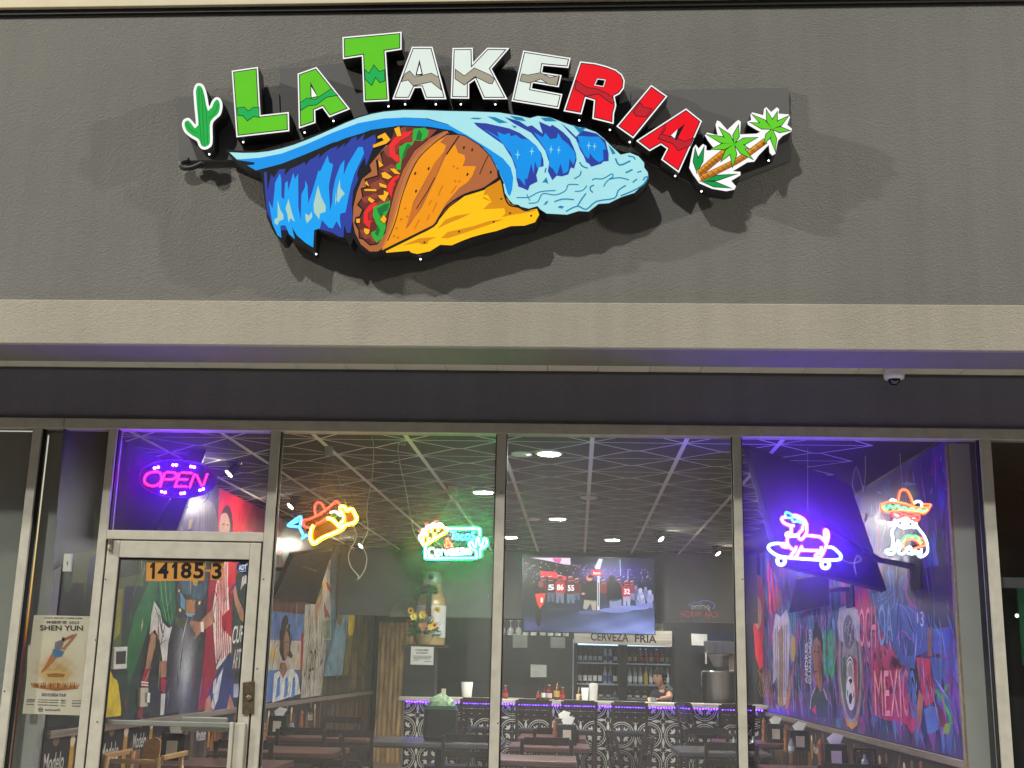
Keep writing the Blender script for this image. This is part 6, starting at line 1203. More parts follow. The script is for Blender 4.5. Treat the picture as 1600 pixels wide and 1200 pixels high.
b.add(vs, [(j*nn+i, j*nn+(i+1) % nn, (j+1)*nn+(i+1) % nn, (j+1)*nn+i) for j in range(4) for i in range(nn)]+[tuple(range(4*nn, 5*nn))], None, True); b.build('cloth', P('towel_white', (214, 212, 206), 0.85, var=0.06, bump=0.3, bscale=120), tw)
o = B().box((-0.10, -0.06, 0), (0.10, 0.06, 0.012)).build('tray', P('tray_grey', (176, 172, 164), 0.4), None, bevel=0.003); o.location = ctop(806); tag(o, 'small flat pale tray on the left of the bar', 'tray')
# stainless urn and dispenser
up = ctop(1124, YBAR+0.75); UZ = ZBT; ur = thing('drink_urn', 'stainless steel drinks urn at the right end of the bar', 'urn', (up.x, up.y, 0.0)); uc = Vector((up.x, up.y, 0))
rr = (pix(1150, 1070, 1, up.y).x-pix(1098, 1070, 1, up.y).x)/2; zt = pix(1124, 1049, 1, up.y).z
B().lathe([(rr*0.97, 0.9), (rr, 0.92), (rr, zt-0.02), (rr*1.04, zt-0.015), (rr*1.04, zt), (rr*0.5, zt+0.01)], uc, 32).build('drum', M_STEEL, ur)
B().box((up.x-rr, up.y-rr, 0.0), (up.x+rr, up.y+rr, 0.899)).build('base_cabinet', M_CB, ur)
B().tube([uc+Vector((-rr-0.02, -0.1, zt-0.2)), uc+Vector((-rr-0.02, -0.1, zt-0.02)), uc+Vector((-rr+0.02, -0.1, zt))], 0.008, 8).build('handle', M_STEEL, ur)
br = thing('brewer_head', 'brewer head with a pale funnel basket above the steel urn', 'brewer', (up.x, up.y, zt+0.06))
B().lathe([(0.07, zt+0.06), (0.13, zt+0.19), (0.14, zt+0.20), (0.14, zt+0.22)], uc, 20).build('funnel', P('funnel_grey', (126, 124, 128), 0.4), br)
B().box((up.x-0.17, up.y-0.12, zt+0.225), (up.x+0.2, up.y+0.2, zt+0.38)).build('brewer_body', M_STEEL, br, bevel=0.006)
B().box((up.x-0.185, up.y-0.13, zt+0.09), (up.x-0.165, up.y-0.1, zt+0.24)).box((up.x+0.16, up.y+0.06, 0.9), (up.x+0.2, up.y+0.2, zt+0.226)).build('support', M_WHITE, br)
# papers, screens and frames behind the bar
for nm, lb, q, y, c, ct in (('wall_paper_notice', 'white open paper pinned up right of the cerveza sign', [(1080, 990), (1105, 991), (1105, 1009), (1081, 1008)], 10.4, (206, 204, 200), 'paper'), ('wall_frame', 'pale framed picture on the dark bar wall under the television', [(829, 1038), (854, 1039), (854, 1058), (829, 1058)], 10.69, (176, 176, 172), 'frame'),
                          ('price_card', 'small pale card beside the television corner', [(1023, 974), (1036, 974), (1036, 984), (1023, 983)], 8.6, (196, 186, 168), 'card'), ('bar_notice', 'faded paper notice under the hanging glasses', [(801, 990), (824, 990), (824, 1012), (801, 1012)], 10.69, (106, 108, 106), 'notice'), ('bar_notice', 'second faded paper notice nearer the cooler', [(860, 995), (883, 996), (883, 1013), (860, 1012)], 10.69, (106, 108, 106), 'notice'), ('bar_screen', 'dark menu screen at the right of the bar', [(1105, 985), (1149, 985), (1149, 1010), (1105, 1009)], 10.6, (36, 40, 66), 'screen')):
    b = B(); prism(b, q, PY(y), (0, -1, 0), 0.012); o = b.build(nm, P(nm+'_%d' % c[0], c, 0.5, var=0.12, scale=9)); tag(o, lb, ct)
# hanging wine glasses on a rack
gk_ = thing('glass_rack', 'dark rail rack for hanging wine glasses under the header', 'rack', (-0.5, 8.75, hz-0.01)); gx0, gx1 = pix(786, 970, 1, 8.85).x, pix(884, 970, 1, 8.85).x
B().box((gx0-0.05, 8.70, hz-0.02), (gx1+0.05, 8.72, hz-0.001)).box((gx0-0.05, 8.96, hz-0.02), (gx1+0.05, 8.98, hz-0.001)).build('rail', M_BLACK, gk_)
wg = None; zg = hz-0.022
MG = GLASS('goblet_glass', 3.0, 0.30)
for i in range(9):
    o = (B().lathe([(0.034, 0), (0.034, -0.003), (0.004, -0.008), (0.004, -0.08), (0.03, -0.10), (0.040, -0.135), (0.036, -0.185), (0.034, -0.185)], (0, 0, 0), 14).build('wine_glass', MG) if wg is None else wg.copy())
    if wg is None: wg = o
    else: COL.objects.link(o)
    o.location = (gx0+(gx1-gx0)*i/8+rb.uniform(-.01, .01), 8.84+rb.uniform(-.05, .05), zg); tag(o, ORD[i]+' upside-down wine glass from the left on the hanging rack under the header', 'wine glass', 'hanging wine glasses')

# ================================================================== THE WOMAN behind the bar
M_SKIN = P('skin', (190, 138, 112), 0.5, var=0.06, scale=14)
M_TEE = P('black_shirt', (18, 18, 22), 0.8, var=0.15, scale=12)
M_HAIR = P('black_hair', (11, 9, 10), 0.75, spec=0.08, var=0.3, scale=40, stretch=(6, 6, 0.6))
YWm = 8.95
hc = pix(1029.5, 1059.5, 1, YWm)
wm = thing('person', 'woman in a black short-sleeved top seated behind the bar, dark hair tied back', 'person', (hc.x+0.08, YWm, 0))
def skin_mesh(name, mat, joints, edges, parent, root=0, sub=2):
    me = bpy.data.meshes.new(name); base = base_of(parent)
    me.from_pydata([tuple(Vector(j[0])-base) for j in joints], edges, []); o = bpy.data.objects.new(name, me); COL.objects.link(o); o.parent = parent
    sm = o.modifiers.new('skin', 'SKIN'); sm.use_smooth_shade = True
    sv = me.skin_vertices[0] if len(me.skin_vertices) else None
    if sv is None:
        bm = bmesh.new(); bm.from_mesh(me); bm.verts.layers.skin.verify(); bm.to_mesh(me); bm.free(); sv = me.skin_vertices[0]
    for i, j in enumerate(joints):
        r = j[1]; sv.data[i].radius = r if isinstance(r, tuple) else (r, r)
    sv.data[root].use_root = True
    ss = o.modifiers.new('sub', 'SUBSURF'); ss.levels = ss.render_levels = sub; me.materials.append(mat); return o
H = hc
neck = H+Vector((0.055, 0.03, -0.15)); chest = H+Vector((0.10, 0.04, -0.33)); pelvis = H+Vector((0.14, 0.10, -0.72))
shr = pix(1045, 1082, 1, YWm-0.02); shl = H+Vector((-0.06, 0.10, -0.225)); elb = pix(1047, 1096, 1, YWm-0.22); hand = pix(1031, 1096, 1, YWm-0.36)
elb.z = max(elb.z, ZBT+0.05); hand.z = ZBT+0.035
J = [(pelvis, (0.16, 0.12)), (H+Vector((0.12, 0.07, -0.52)), (0.135, 0.10)), (chest, (0.14, 0.095)), (H+Vector((0.075, 0.04, -0.22)), (0.085, 0.07)), (neck, 0.046), (H+Vector((0.03, 0.015, -0.07)), 0.045),
     (shr, 0.058), ((shr+elb)/2, 0.045), (elb, 0.036), ((elb+hand)/2, 0.033), (hand, 0.024), (shl, 0.055), (H+Vector((-0.12, 0.06, -0.36)), 0.042), (H+Vector((-0.10, -0.12, -0.42)), 0.034),
     (pelvis+Vector((-0.08, -0.02, -0.05)), 0.10), (pelvis+Vector((-0.10, -0.34, -0.02)), 0.075), (pelvis+Vector((-0.10, -0.38, -0.46)), 0.05), (pelvis+Vector((0.10, -0.02, -0.05)), 0.10), (pelvis+Vector((0.10, -0.34, -0.02)), 0.075), (pelvis+Vector((0.10, -0.38, -0.46)), 0.05)]
Ed = [(0, 1), (1, 2), (2, 3), (3, 4), (4, 5), (3, 6), (6, 7), (7, 8), (8, 9), (9, 10), (3, 11), (11, 12), (12, 13), (0, 14), (14, 15), (15, 16), (0, 17), (17, 18), (18, 19)]
skin_mesh('body', M_SKIN, J, Ed, wm)
# shirt: a slightly fuller shell over torso and upper arms
Js = [(pelvis+Vector((0, 0, 0.02)), (0.178, 0.138)), (H+Vector((0.12, 0.07, -0.52)), (0.152, 0.116)), (chest, (0.156, 0.112)), (H+Vector((0.078, 0.04, -0.235)), (0.10, 0.084)), (shr, 0.070), (shr*0.45+elb*0.55, 0.058), (shl, 0.066), (H+Vector((-0.10, 0.07, -0.32)), 0.054)]
skin_mesh('shirt', M_TEE, Js, [(0, 1), (1, 2), (2, 3), (3, 4), (4, 5), (3, 6), (6, 7)], wm)
skin_mesh('trousers', P('dark_jeans', (24, 26, 34), 0.8), [(pelvis, (0.172, 0.132)), (pelvis+Vector((-0.08, -0.02, -0.05)), 0.108), (pelvis+Vector((-0.10, -0.34, -0.02)), 0.082), (pelvis+Vector((-0.10, -0.38, -0.46)), 0.057), (pelvis+Vector((0.10, -0.02, -0.05)), 0.108), (pelvis+Vector((0.10, -0.34, -0.02)), 0.082), (pelvis+Vector((0.10, -0.38, -0.46)), 0.057)], [(0, 1), (1, 2), (2, 3), (0, 4), (4, 5), (5, 6)], wm)
# fingers of the resting hand
fd = (hand-elb).normalized(); fs_ = Vector((0, -1, 0)).cross(fd).normalized()
for i in range(4):
    o_ = hand+fd*0.02+Vector((0, -1, 0))*(0.010*i-0.016); L = (0.062, 0.072, 0.068, 0.054)[i]
    B().tube([o_, o_+fd*L*0.45+Vector((0, 0, 0.006)), o_+fd*L*0.8+Vector((0, 0, -0.004)), o_+fd*L+Vector((0, 0, -0.014))], 0.0085, 8, r1=0.006).build('finger', M_SKIN, wm)
B().tube([hand+Vector((0, -0.02, 0)), hand+fd*0.02+Vector((0, -0.045, 0.002)), hand+fd*0.045+Vector((0, -0.052, -0.006))], 0.010, 8, r1=0.007).build('thumb', M_SKIN, wm)
# head: turned towards the left of the photograph
hd = B(); n_, m_ = 24, 18
yaw = math.radians(-38)        # facing direction: mostly to the camera, turned left
fx = Vector((math.sin(yaw), -math.cos(yaw), -0.10)).normalized(); ux = Vector((0, 0, 1)); ux = (ux-fx*ux.dot(fx)).normalized(); rx_ = fx.cross(ux)
def hp(r_, f_, u_): return H+rx_*r_+fx*f_+ux*u_
vs = []; fs = []
for i in range(m_+1):
    ph = math.pi*i/m_; zz = math.cos(ph)
    for j in range(n_):
        th = 2*math.pi*j/n_; s = math.sin(ph); r0 = 0.074*s*math.sin(th); f0 = 0.092*s*math.cos(th); u0 = 0.118*zz
        if u0 < 0:
            k = 1+u0*3.0; r0 *= max(0.45, k); 
            if f0 < 0: f0 *= max(0.35, 1+u0*4.5)
            else: f0 *= max(0.72, 1+u0*1.6)
        if f0 > 0: f0 *= 0.98
        d2 = (r0/0.014)**2+((u0+0.008)/0.026)**2
        if f0 > 0: f0 += 0.020*math.exp(-d2)                                            # nose
        if f0 > 0: f0 -= 0.007*(math.exp(-(((r0-0.03)/0.016)**2+((u0-0.016)/0.012)**2))+math.exp(-(((r0+0.03)/0.016)**2+((u0-0.016)/0.012)**2)))
        if f0 > 0: f0 += 0.006*math.exp(-((r0/0.022)**2+((u0+0.050)/0.010)**2))         # lips
        vs.append(hp(r0, f0, u0))
for i in range(m_):
    for j in range(n_): fs.append((i*n_+j, i*n_+(j+1) % n_, (i+1)*n_+(j+1) % n_, (i+1)*n_+j))
hd.add(vs, fs, None, True); head = hd.build('head', M_SKIN, wm)
ME_W, ME_D, ME_L = P('eye_white', (226, 222, 216), 0.3), P('eye_dark', (30, 20, 16), 0.2), P('lips', (150, 72, 70), 0.45)
for s in (-1, 1):
    c = hp(s*0.030, 0.074, 0.016); B().ball(c, 0.0125, 12, 8, sc=(1.15, 0.7, 0.75)).build('eye', ME_W, head); B().ball(c+fx*0.0055, 0.0068, 10, 6).build('iris', ME_D, head)
    B().tube([hp(s*0.014, 0.088, 0.034), hp(s*0.030, 0.085, 0.040), hp(s*0.048, 0.070, 0.034)], 0.0035, 6).build('eyebrow', M_HAIR, head)
    B().tube([hp(s*0.016, 0.086, 0.021), hp(s*0.030, 0.085, 0.026), hp(s*0.045, 0.074, 0.019)], 0.0022, 6).build('eyelash', M_HAIR, head)
    B().ball(hp(s*0.074, -0.005, 0.0), 0.022, 10, 8, sc=(0.5, 0.8, 1.2)).build('ear', M_SKIN, head); B().ball(hp(s*0.077, 0.0, -0.036), 0.009, 8, 6).build('earring', P('earring_white', (236, 232, 224), 0.2), head)
B().ball(hp(0, 0.080, -0.048), 0.02, 12, 6, sc=(1.0, 0.45, 0.36)).build('mouth', ME_L, head)
# hair: shell over the crown and back, drawn to a bun behind
hb = B(); vs = []; fs = []
for i in range(13):
    ph = math.pi*0.72*i/12
    for j in range(n_):
        th = 2*math.pi*j/n_; s = math.sin(ph); fr = math.cos(th); u0 = 0.128*math.cos(ph); lim = 0.050 if fr > 0.45 else (-0.055 if fr > -0.1 else -0.12)
        u0 = max(u0, lim-0.02*abs(math.sin(th*7))*0.2); rr = 1.0 if u0 > lim+0.001 else 0.98
        vs.append(hp(0.088*max(s, 0.55 if u0 < 0.02 else 0)*math.sin(th)*rr, 0.100*max(s, 0.6 if u0 < 0.02 else 0)*fr*rr-0.008, u0+0.003))
for i in range(12):
    for j in range(n_): fs.append((i*n_+j, i*n_+(j+1) % n_, (i+1)*n_+(j+1) % n_, (i+1)*n_+j))
hb.add(vs, fs, None, True); hb.ball(hp(0.01, -0.125, 0.02), 0.052, 12, 8); hb.tube([hp(0.02, -0.12, 0.0), hp(0.04, -0.13, -0.08), hp(0.045, -0.11, -0.16)], 0.035, 10, r1=0.015)
hb.tube([hp(0.05, 0.06, 0.075), hp(0.074, 0.035, 0.03), hp(0.078, 0.02, -0.03)], 0.012, 8, r1=0.005); hb.build('hair', M_HAIR, wm)
sto = thing('bar_stool', 'dark round stool under the seated woman behind the bar', 'stool', (pelvis.x, pelvis.y, 0))
zs = pelvis.z-0.14; B().lathe([(0.17, zs-0.05), (0.18, zs-0.03), (0.17, zs)], (pelvis.x, pelvis.y, 0), 18).build('seat', M_VINYL, sto)
for i in range(4):
    an = i*math.pi/2+0.78; B().tube([(pelvis.x+0.12*math.cos(an), pelvis.y+0.12*math.sin(an), zs-0.05), (pelvis.x+0.2*math.cos(an), pelvis.y+0.2*math.sin(an), 0)], 0.014, 8).build('leg', M_BLACK, sto)

# ================================================================== TABLES, CHAIRS and what stands on them
M_TT = P('red_laminate', (96, 60, 54), 0.28, var=0.12, scale=5, stretch=(1, 5, 1)); M_TG = P('grey_laminate', (86, 86, 88), 0.25, var=0.08, scale=6)
def table(label, x0, x1, y0, y1, top, z=0.76):
    cx, cy = (x0+x1)/2, (y0+y1)/2; t = thing('dining_table', label, 'table', (cx, cy, 0), group='dining tables')
    B().box((x0, y0, z-0.035), (x1, y1, z)).build('table_top', top, t, bevel=0.005)
    B().box((x0-0.006, y0-0.006, z-0.05), (x1+0.006, y1+0.006, z-0.0355)).build('edge_band', M_BLACKP, t, bevel=0.003)
    B().tube([(cx, cy, 0.03), (cx, cy, z-0.051)], 0.04, 14).build('pedestal', M_BLACK, t)
    B().box((cx-0.28, cy-0.035, 0), (cx+0.28, cy+0.035, 0.03)).box((cx-0.035, cy-0.28, 0), (cx+0.035, cy-0.036, 0.029)).box((cx-0.035, cy+0.036, 0), (cx+0.035, cy+0.28, 0.029)).build('foot', M_BLACK, t); return t
table('long grey topped table carrying the black bin', -1.95, -0.70, 4.45, 5.35, M_TG)
table('red topped table by the left wall nearest the door', -3.02, -2.1, 1.45, 2.15, M_TT)
table('red topped table by the left wall, second from the window', -2.98, -1.95, 2.85, 3.6, M_TT)
table('red topped table by the left wall with the napkin holder', -2.98, -2.0, 4.75, 5.45, M_TT)
table('grey topped table at the right, before the bar', 0.92, 1.75, 4.2, 5.1, M_TG)
table('red topped table in the middle beside the napkin tower', -0.62, 0.12, 4.3, 5.0, M_TT)
table('red topped table in the middle, close to the bar', -0.60, 0.10, 5.7, 6.4, M_TT)
table('red topped table by the right wall with the menu holder', 1.45, 2.26, 2.25, 3.0, M_TT)
table('red topped table in the middle nearest the window', -0.70, 0.0, 2.7, 3.35, M_TT)
table('red topped table by the right wall, close to the bar', 1.45, 2.26, 5.7, 6.4, M_TT)
ch0 = make_chair('dining_chair', 0.46, 0.88, 0.42, M_VINYL, 3); first = [True]
def chair(x, y, rz, label):
    o = ch0 if first[0] else copy_tree(ch0); first[0] = False; o.location = (x, y, 0); o.rotation_euler = (0, 0, rz); tag(o, label, 'chair', 'dark dining chairs')
for x, y, rz, lb in ((-2.5, 2.48, math.pi*0+0.0, 'dark dining chair between the two nearest left tables'), (-2.5, 4.32, 0.05, 'dark dining chair with its back to the window, left of the grey table'), (-2.05, 4.15, 0.1, 'dark dining chair beside the left wall, second row from the window'), (-2.52, 5.95, math.pi, 'dark dining chair behind the left napkin table'),
                     (-1.62, 3.05, -1.35, 'dark dining chair seen edge-on left of the grey table'), (-0.95, 3.92, 0.05, 'dark dining chair tucked under the right end of the grey table'), (-0.2, 5.42, 0.0, 'dark dining chair in the middle of the room facing the bar'), (-0.28, 3.80, 0.1, 'dark dining chair before the napkin tower'),
                     (0.35, 4.0, 1.3, 'dark dining chair turned sideways under the television'), (1.3, 3.75, 0.0, 'dark dining chair before the right grey table'), (1.35, 5.6, math.pi, 'dark dining chair behind the right grey table'), (1.85, 1.75, 0.0, 'dark dining chair nearest the window at the right'), (-1.35, 5.85, math.pi, 'dark dining chair behind the long grey table'), (0.62, 5.0, -1.4, 'dark dining chair edge-on left of the right grey table')):
    chair(x, y, rz, lb)
# black bin with pale green liner on the grey table
bz = 0.761; bx0, bx1 = pix(662, 1100, 1, 4.75).x, pix(714, 1100, 1, 4.75).x; bzt = pix(688, 1108, 1, 4.75).z; bcx = (bx0+bx1)/2; hw = (bx1-bx0)/2
bn = thing('black_bin', 'squat black bin with a pale green bag spilling from its rim', 'bin', (bcx, 4.85, bz))
def rbox(b, cx, cy, z0, z1, h0, h1, r=0.05, n=5):
    def ring(h, z):
        out = []
        for qx, qy, a0 in ((1, 1, 0), (-1, 1, 90), (-1, -1, 180), (1, -1, 270)):
            for i in range(n): an = math.radians(a0+90*i/(n-1)); out.append((cx+qx*(h-r)+r*math.cos(an), cy+qy*(h-r)*0.8+r*math.sin(an), z))
        return out
    R0, R1 = ring(h0, z0), ring(h1, z1); k = len(R0); b.add(R0+R1, [(i, (i+1) % k, k+(i+1) % k, k+i) for i in range(k)]+[tuple(range(k-1, -1, -1)), tuple(range(k, 2*k))]); return b
rbox(rbox(B(), bcx, 4.85, bz, bz+0.04, hw*0.9, hw), bcx, 4.85, bz+0.04, bzt, hw, hw*0.97).build('tub', P('bin_black', (16, 20, 20), 0.35, var=0.15), bn, bevel=0.004)
rbox(B(), bcx, 4.85, bzt+0.001, bzt+0.03, hw*0.92, hw*0.93).build('rim_band', P('bin_green', (46, 96, 66), 0.5), bn)
b = B(); nn = 20; vs = []
for k_, (rr, zz) in enumerate(((0.80, 0.03), (0.74, 0.07), (0.55, 0.10), (0.30, 0.125), (0.08, 0.14))):
    for i in range(nn):
        an = 2*math.pi*i/nn; q = hw*rr*(1+0.12*math.sin(i*3.1+k_)); vs.append((bcx+q*math.cos(an), 4.85+q*0.8*math.sin(an), bzt+zz+0.008*math.sin(i*2.3+k_*2)))
b.add(vs, [(j*nn+i, j*nn+(i+1) % nn, (j+1)*nn+(i+1) % nn, (j+1)*nn+i) for j in range(4) for i in range(nn)]+[tuple(range(4*nn, 5*nn))]); b.build('liner_bag', P('bag_green', (150, 178, 142), 0.55, var=0.12, scale=14), bn)
b = B(); prism(b, [(690, 1076), (697, 1076), (696, 1094), (689, 1094)], PY(4.84), (0, -1, 0), 0.004); b.build('paper_tag', P('tag_cream', (226, 220, 186), 0.6), bn)
b = B(); prism(b, ell(687, 1146, 2, 2, 12), PY(4.85-hw*0.8-0.004), (0, -1, 0), 0.003); b.build('badge', P('badge_grey', (110, 120, 112), 0.4), bn)
# napkin holders, mills and sauce bottles
M_MILL = P('mill_wood', (150, 92, 58), 0.45, var=0.2, scale=20)
def napkin(label, x, y, z=0.761, s=1.0, rz=0.0):
    t = thing('napkin_holder', label, 'napkin holder', (x, y, z), group='black napkin holders'); c = Vector((x, y, z)); w_, d_, h_ = 0.075*s, 0.055*s, 0.15*s
    B().hexa([c+Vector(v) for v in ((-w_, -d_, 0), (w_, -d_, 0), (w_, d_, 0), (-w_, d_, 0), (-w_*.92, -d_*.9, h_), (w_*.92, -d_*.9, h_), (w_*.92, d_*.9, h_), (-w_*.92, d_*.9, h_))]).build('housing', M_BLACKP, t, bevel=0.008)
    B().box((x-w_*.42, y-d_-0.003, z+0.03*s), (x+w_*.42, y-d_*.95, z+0.11*s)).build('menu_card', P('card_cream', (216, 204, 186)), t)
    B().add([c+Vector(v) for v in ((-.03*s, -.01, h_), (.035*s, -.015, h_), (.06*s, .0, h_+.05*s), (.0, .01, h_+.065*s), (-.045*s, .01, h_+.03*s), (.01*s, .03, h_))], [(0, 1, 2, 3), (0, 3, 4), (1, 5, 2), (2, 5, 3), (3, 5, 4), (4, 5, 0)]).build('napkin', P('napkin_white', (230, 228, 222), 0.8, var=0.03), t)
def mill(label, x, y, z=0.761, h=0.2):
    t = thing('pepper_mill', label, 'pepper mill', (x, y, z), group='wooden mills'); c = (x, y, z)
    B().lathe([(0.026, 0), (0.026, h*.12), (0.018, h*.3), (0.024, h*.5), (0.017, h*.62), (0.022, h*.72)], c, 14).build('body', M_MILL, t); B().lathe([(0.012, h*.722), (0.021, h*.8), (0.021, h*.88), (0.008, h*.92), (0.010, h*.96), (0.004, h)], c, 14).build('knob', M_MILL, t)
def at(px, py, y): return pix(px, py, 1, y).x
for px, y, lb in ((431, 5.0, 'on the red left table, its napkin leaning left'), (886, 4.75, 'stacked tall under the television'), (880, 5.95, 'behind the napkin tower, nearer the bar'), (1211, 6.0, 'far along the right wall ledge'), (1248, 4.75, 'at the right end of the grey table'), (1303, 2.75, 'large in front of the right wall'), (230+10, 1.9, 'seen through the lower door glass')):
    x = at(px, 1150, y); napkin('black napkin holder '+lb, max(-2.93, min(2.2, x)), y, s=1.25)
for px, y, lb in ((469, 5.2, 'on the red left table'), (867, 4.5, 'left of the napkin tower under the television'), (1194, 6.1, 'beside the far right napkin holder'), (1228, 4.6, 'at the right end of the grey table'), (1281, 2.5, 'left of the large right napkin holder')):
    mill('turned wooden mill '+lb, min(2.2, at(px, 1150, y)), y, h=0.24)
for px, y, kd, lb in ((448, 5.1, (2, 1), 'cream sauce bottle beside the left napkin holder'), (455, 5.05, (2, 2), 'grey sauce bottle beside the left napkin holder'), (1177, 4.7, (2, 1), 'cream jar on the right grey table'), (1150-3, 4.6, (2, 2), 'grey jar on the right grey table'), (1236, 4.5, (2, 0), 'small clear bottle beside the mill on the grey table'), (1365, 2.6, (2, 0), 'small clear bottle at the right wall table')):
    bottle(kd, (min(2.2, at(px, 1150, y)), y, 0.761), 0.13, 0.028, lb, 'table sauce bottles')
t = thing('menu_holder', 'dark slatted menu holder on the right wall table', 'menu holder', (at(1348, 1190, 2.7), 2.62, 0.761)); mx = at(1348, 1190, 2.7)
B().box((mx-0.09, 2.60, 0.761), (mx+0.09, 2.64, 0.775)).box((mx-0.085, 2.605, 0.776), (mx-0.072, 2.635, 0.93)).box((mx+0.072, 2.605, 0.776), (mx+0.085, 2.635, 0.93)).box((mx-0.0715, 2.605, 0.91), (mx+0.0715, 2.635, 0.93)).build('rack', M_WOODD, t); B().box((mx-0.06, 2.612, 0.776), (mx+0.06, 2.628, 0.905)).build('menu_cards', P('menu_print', (70, 56, 52), 0.5, var=0.5, scale=30), t)
# wooden high chair behind the door glass
hx0, hx1 = pix(172, 1190, 1, 0.8).x, pix(263, 1190, 1, 0.8).x; hcz = pix(215, 1180, 1, 0.8).z
hcx = (hx0+hx1)/2; hc_ = thing('high_chair', 'pale wooden child high chair just inside the entrance door', 'high chair', (hcx, 0.9, 0)); w2 = (hx1-hx0)/2
for sx in (-1, 1):
    for yy in (0.68, 1.12): B().tube([(hcx+sx*(w2+0.04), yy+(-.04 if yy < .9 else .04), 0), (hcx+sx*w2*0.86, yy, hcz)], 0.018, 8).build('leg', M_WOODL, hc_)
    B().box((hcx+sx*w2-0.012 if sx > 0 else hcx-w2-0.012, 0.68, hcz-0.02), (hcx+sx*w2+0.012 if sx > 0 else hcx-w2+0.012, 1.16, hcz+0.012)).build('arm_rail', M_WOODL, hc_, bevel=0.006)
B().box((hcx-w2+0.013, 0.70, hcz-0.20), (hcx+w2-0.013, 1.10, hcz-0.18)).build('seat', M_WOODL, hc_, bevel=0.004)
b = B(); prism(b, [(hcx-w2*.55, hcz-0.16), (hcx+w2*.1, hcz-0.16), (hcx+w2*.1, hcz+0.07), (hcx-w2*.1, hcz+0.095), (hcx-w2*.5, hcz+0.06)], lambda u, v: Vector((u, 1.12, v)), (0, -1, 0), 0.02); b.build('backrest', M_WOODL, hc_, bevel=0.004)
B().tube([(hcx-w2, 0.69, hcz-0.03), (hcx+w2, 0.69, hcz-0.03)], 0.015, 10).build('front_bar', M_WOODL, hc_)

# ================================================================== wall televisions on arms
def wall_tv(label, TLp, TRp, BRp, BLp, thick, parts_mount):
    q = [Vector(p) for p in (BLp, BRp, TRp, TLp)]; t = thing('wall_television', label, 'television', (q[0]+q[1])/2)
    b = B(); b.slab(q, thick); b.build('casing', P('tv_shell', (30, 30, 34), 0.45, var=0.1), t, bevel=0.006)
    c = (q[0]+q[1]+q[2]+q[3])/4; n = (q[1]-q[0]).cross(q[3]-q[0]).normalized()
    b = B(); ex = (q[1]-q[0])*0.22; ey = (q[3]-q[0])*0.22; cc = c-n*0.0005; b.slab([cc-ex-ey, cc-ex+ey, cc+ex+ey, cc+ex-ey], 0.03); b.build('back_cover', M_BLACKP, t)
    b = B(); b.tube([c-n*0.02]+[Vector(p) for p in parts_mount], 0.02, 8); b.build('mount_arm', M_BLACK, t)
    b = B(); e = Vector(parts_mount[-1]); b.box((e.x-0.012, e.y-0.12, e.z-0.15), (e.x+0.012, e.y+0.12, e.z+0.15)); b.build('wall_plate', M_BLACK, t); return t
def zpt(px, py, z): return pix(px, py, 2, z)
k1 = pix(1168, 692, 1, 0.80); k2 = pix(1329, 757, 1, 2.15); k3 = pix(1386, 922, 1, 1.75); k4 = k1+(k3-k2)
wall_tv('large dark television on a wall arm seen from behind beside the neon dachshund', k1, k2, k3, k4, -0.045, [(XR-0.25, 1.35, 2.25), (XR-0.014, 1.3, 2.2)])
l1, l2, l3 = pix(520, 860, 0, XL+0.42), pix(458, 868, 0, XL+0.42), pix(430, 930, 0, XL+0.12); l4 = pix(493, 945, 0, XL+0.12)
wall_tv('tilted television on the left wall above the blue flag painting', l2, l1, l4, l3, -0.05, [(XL+0.12, (l1.y+l2.y)/2, (l1.z+l3.z)/2), (XL+0.014, (l1.y+l2.y)/2, (l1.z+l3.z)/2)])
a = Art(lambda u, v: l3+(l4-l3)*u+(l2-l3)*v, (1, 0, 0.2), 0.002); 
r1_, r2_, r3_ = pix(1243, 905, 0, XR-0.35), pix(1290, 898, 0, XR-0.35), pix(1292, 948, 0, XR-0.12); r4_ = pix(1232, 958, 0, XR-0.12)
wall_tv('dark television tilted on the right wall beyond the neon skateboard', r1_, r2_, r3_, r4_, -0.04, [(XR-0.1, (r1_.y+r2_.y)/2, (r1_.z+r3_.z)/2), (XR-0.014, (r1_.y+r2_.y)/2, (r1_.z+r3_.z)/2)])
e1 = pix(328, 688, 1, 1.25); e2 = pix(302, 690, 1, 1.25); e3 = pix(245, 838, 1, 1.02); e4 = pix(272, 840, 1, 1.02)
tl = thing('wall_television', 'dark television seen edge-on behind the OPEN sign', 'television', (e3+e4)/2)
b = B(); dv = Vector((-0.30, 0.85, 0)); b.hexa([e3, e4, e4+dv, e3+dv, e2, e1, e1+dv, e2+dv]); b.build('casing', P('tv_shell', (30, 30, 34)), tl, bevel=0.005)
b = B(); b.tube([(e3+e2)/2+dv*0.5, Vector((XL+0.014, 1.6, 2.35))], 0.02, 8); b.build('mount_arm', M_BLACK, tl)
# wall boxes by the right-hand television arm
for q, c, lb in (([(1338, 800), (1352, 802), (1350, 815), (1338, 814)], (150, 120, 130), 'small printed card on the right wall beside the television arm'), ([(1374, 790), (1391, 796), (1391, 815), (1375, 812)], (206, 130, 160), 'pink printed card behind the bulldog neon')):
    b = B(); prism(b, q, PX(XR-0.02), (-1, 0, 0), 0.012); o = b.build('wall_card', P('wall_card_%d' % c[0], c, 0.5, var=0.4, scale=40)); tag(o, lb, 'card')
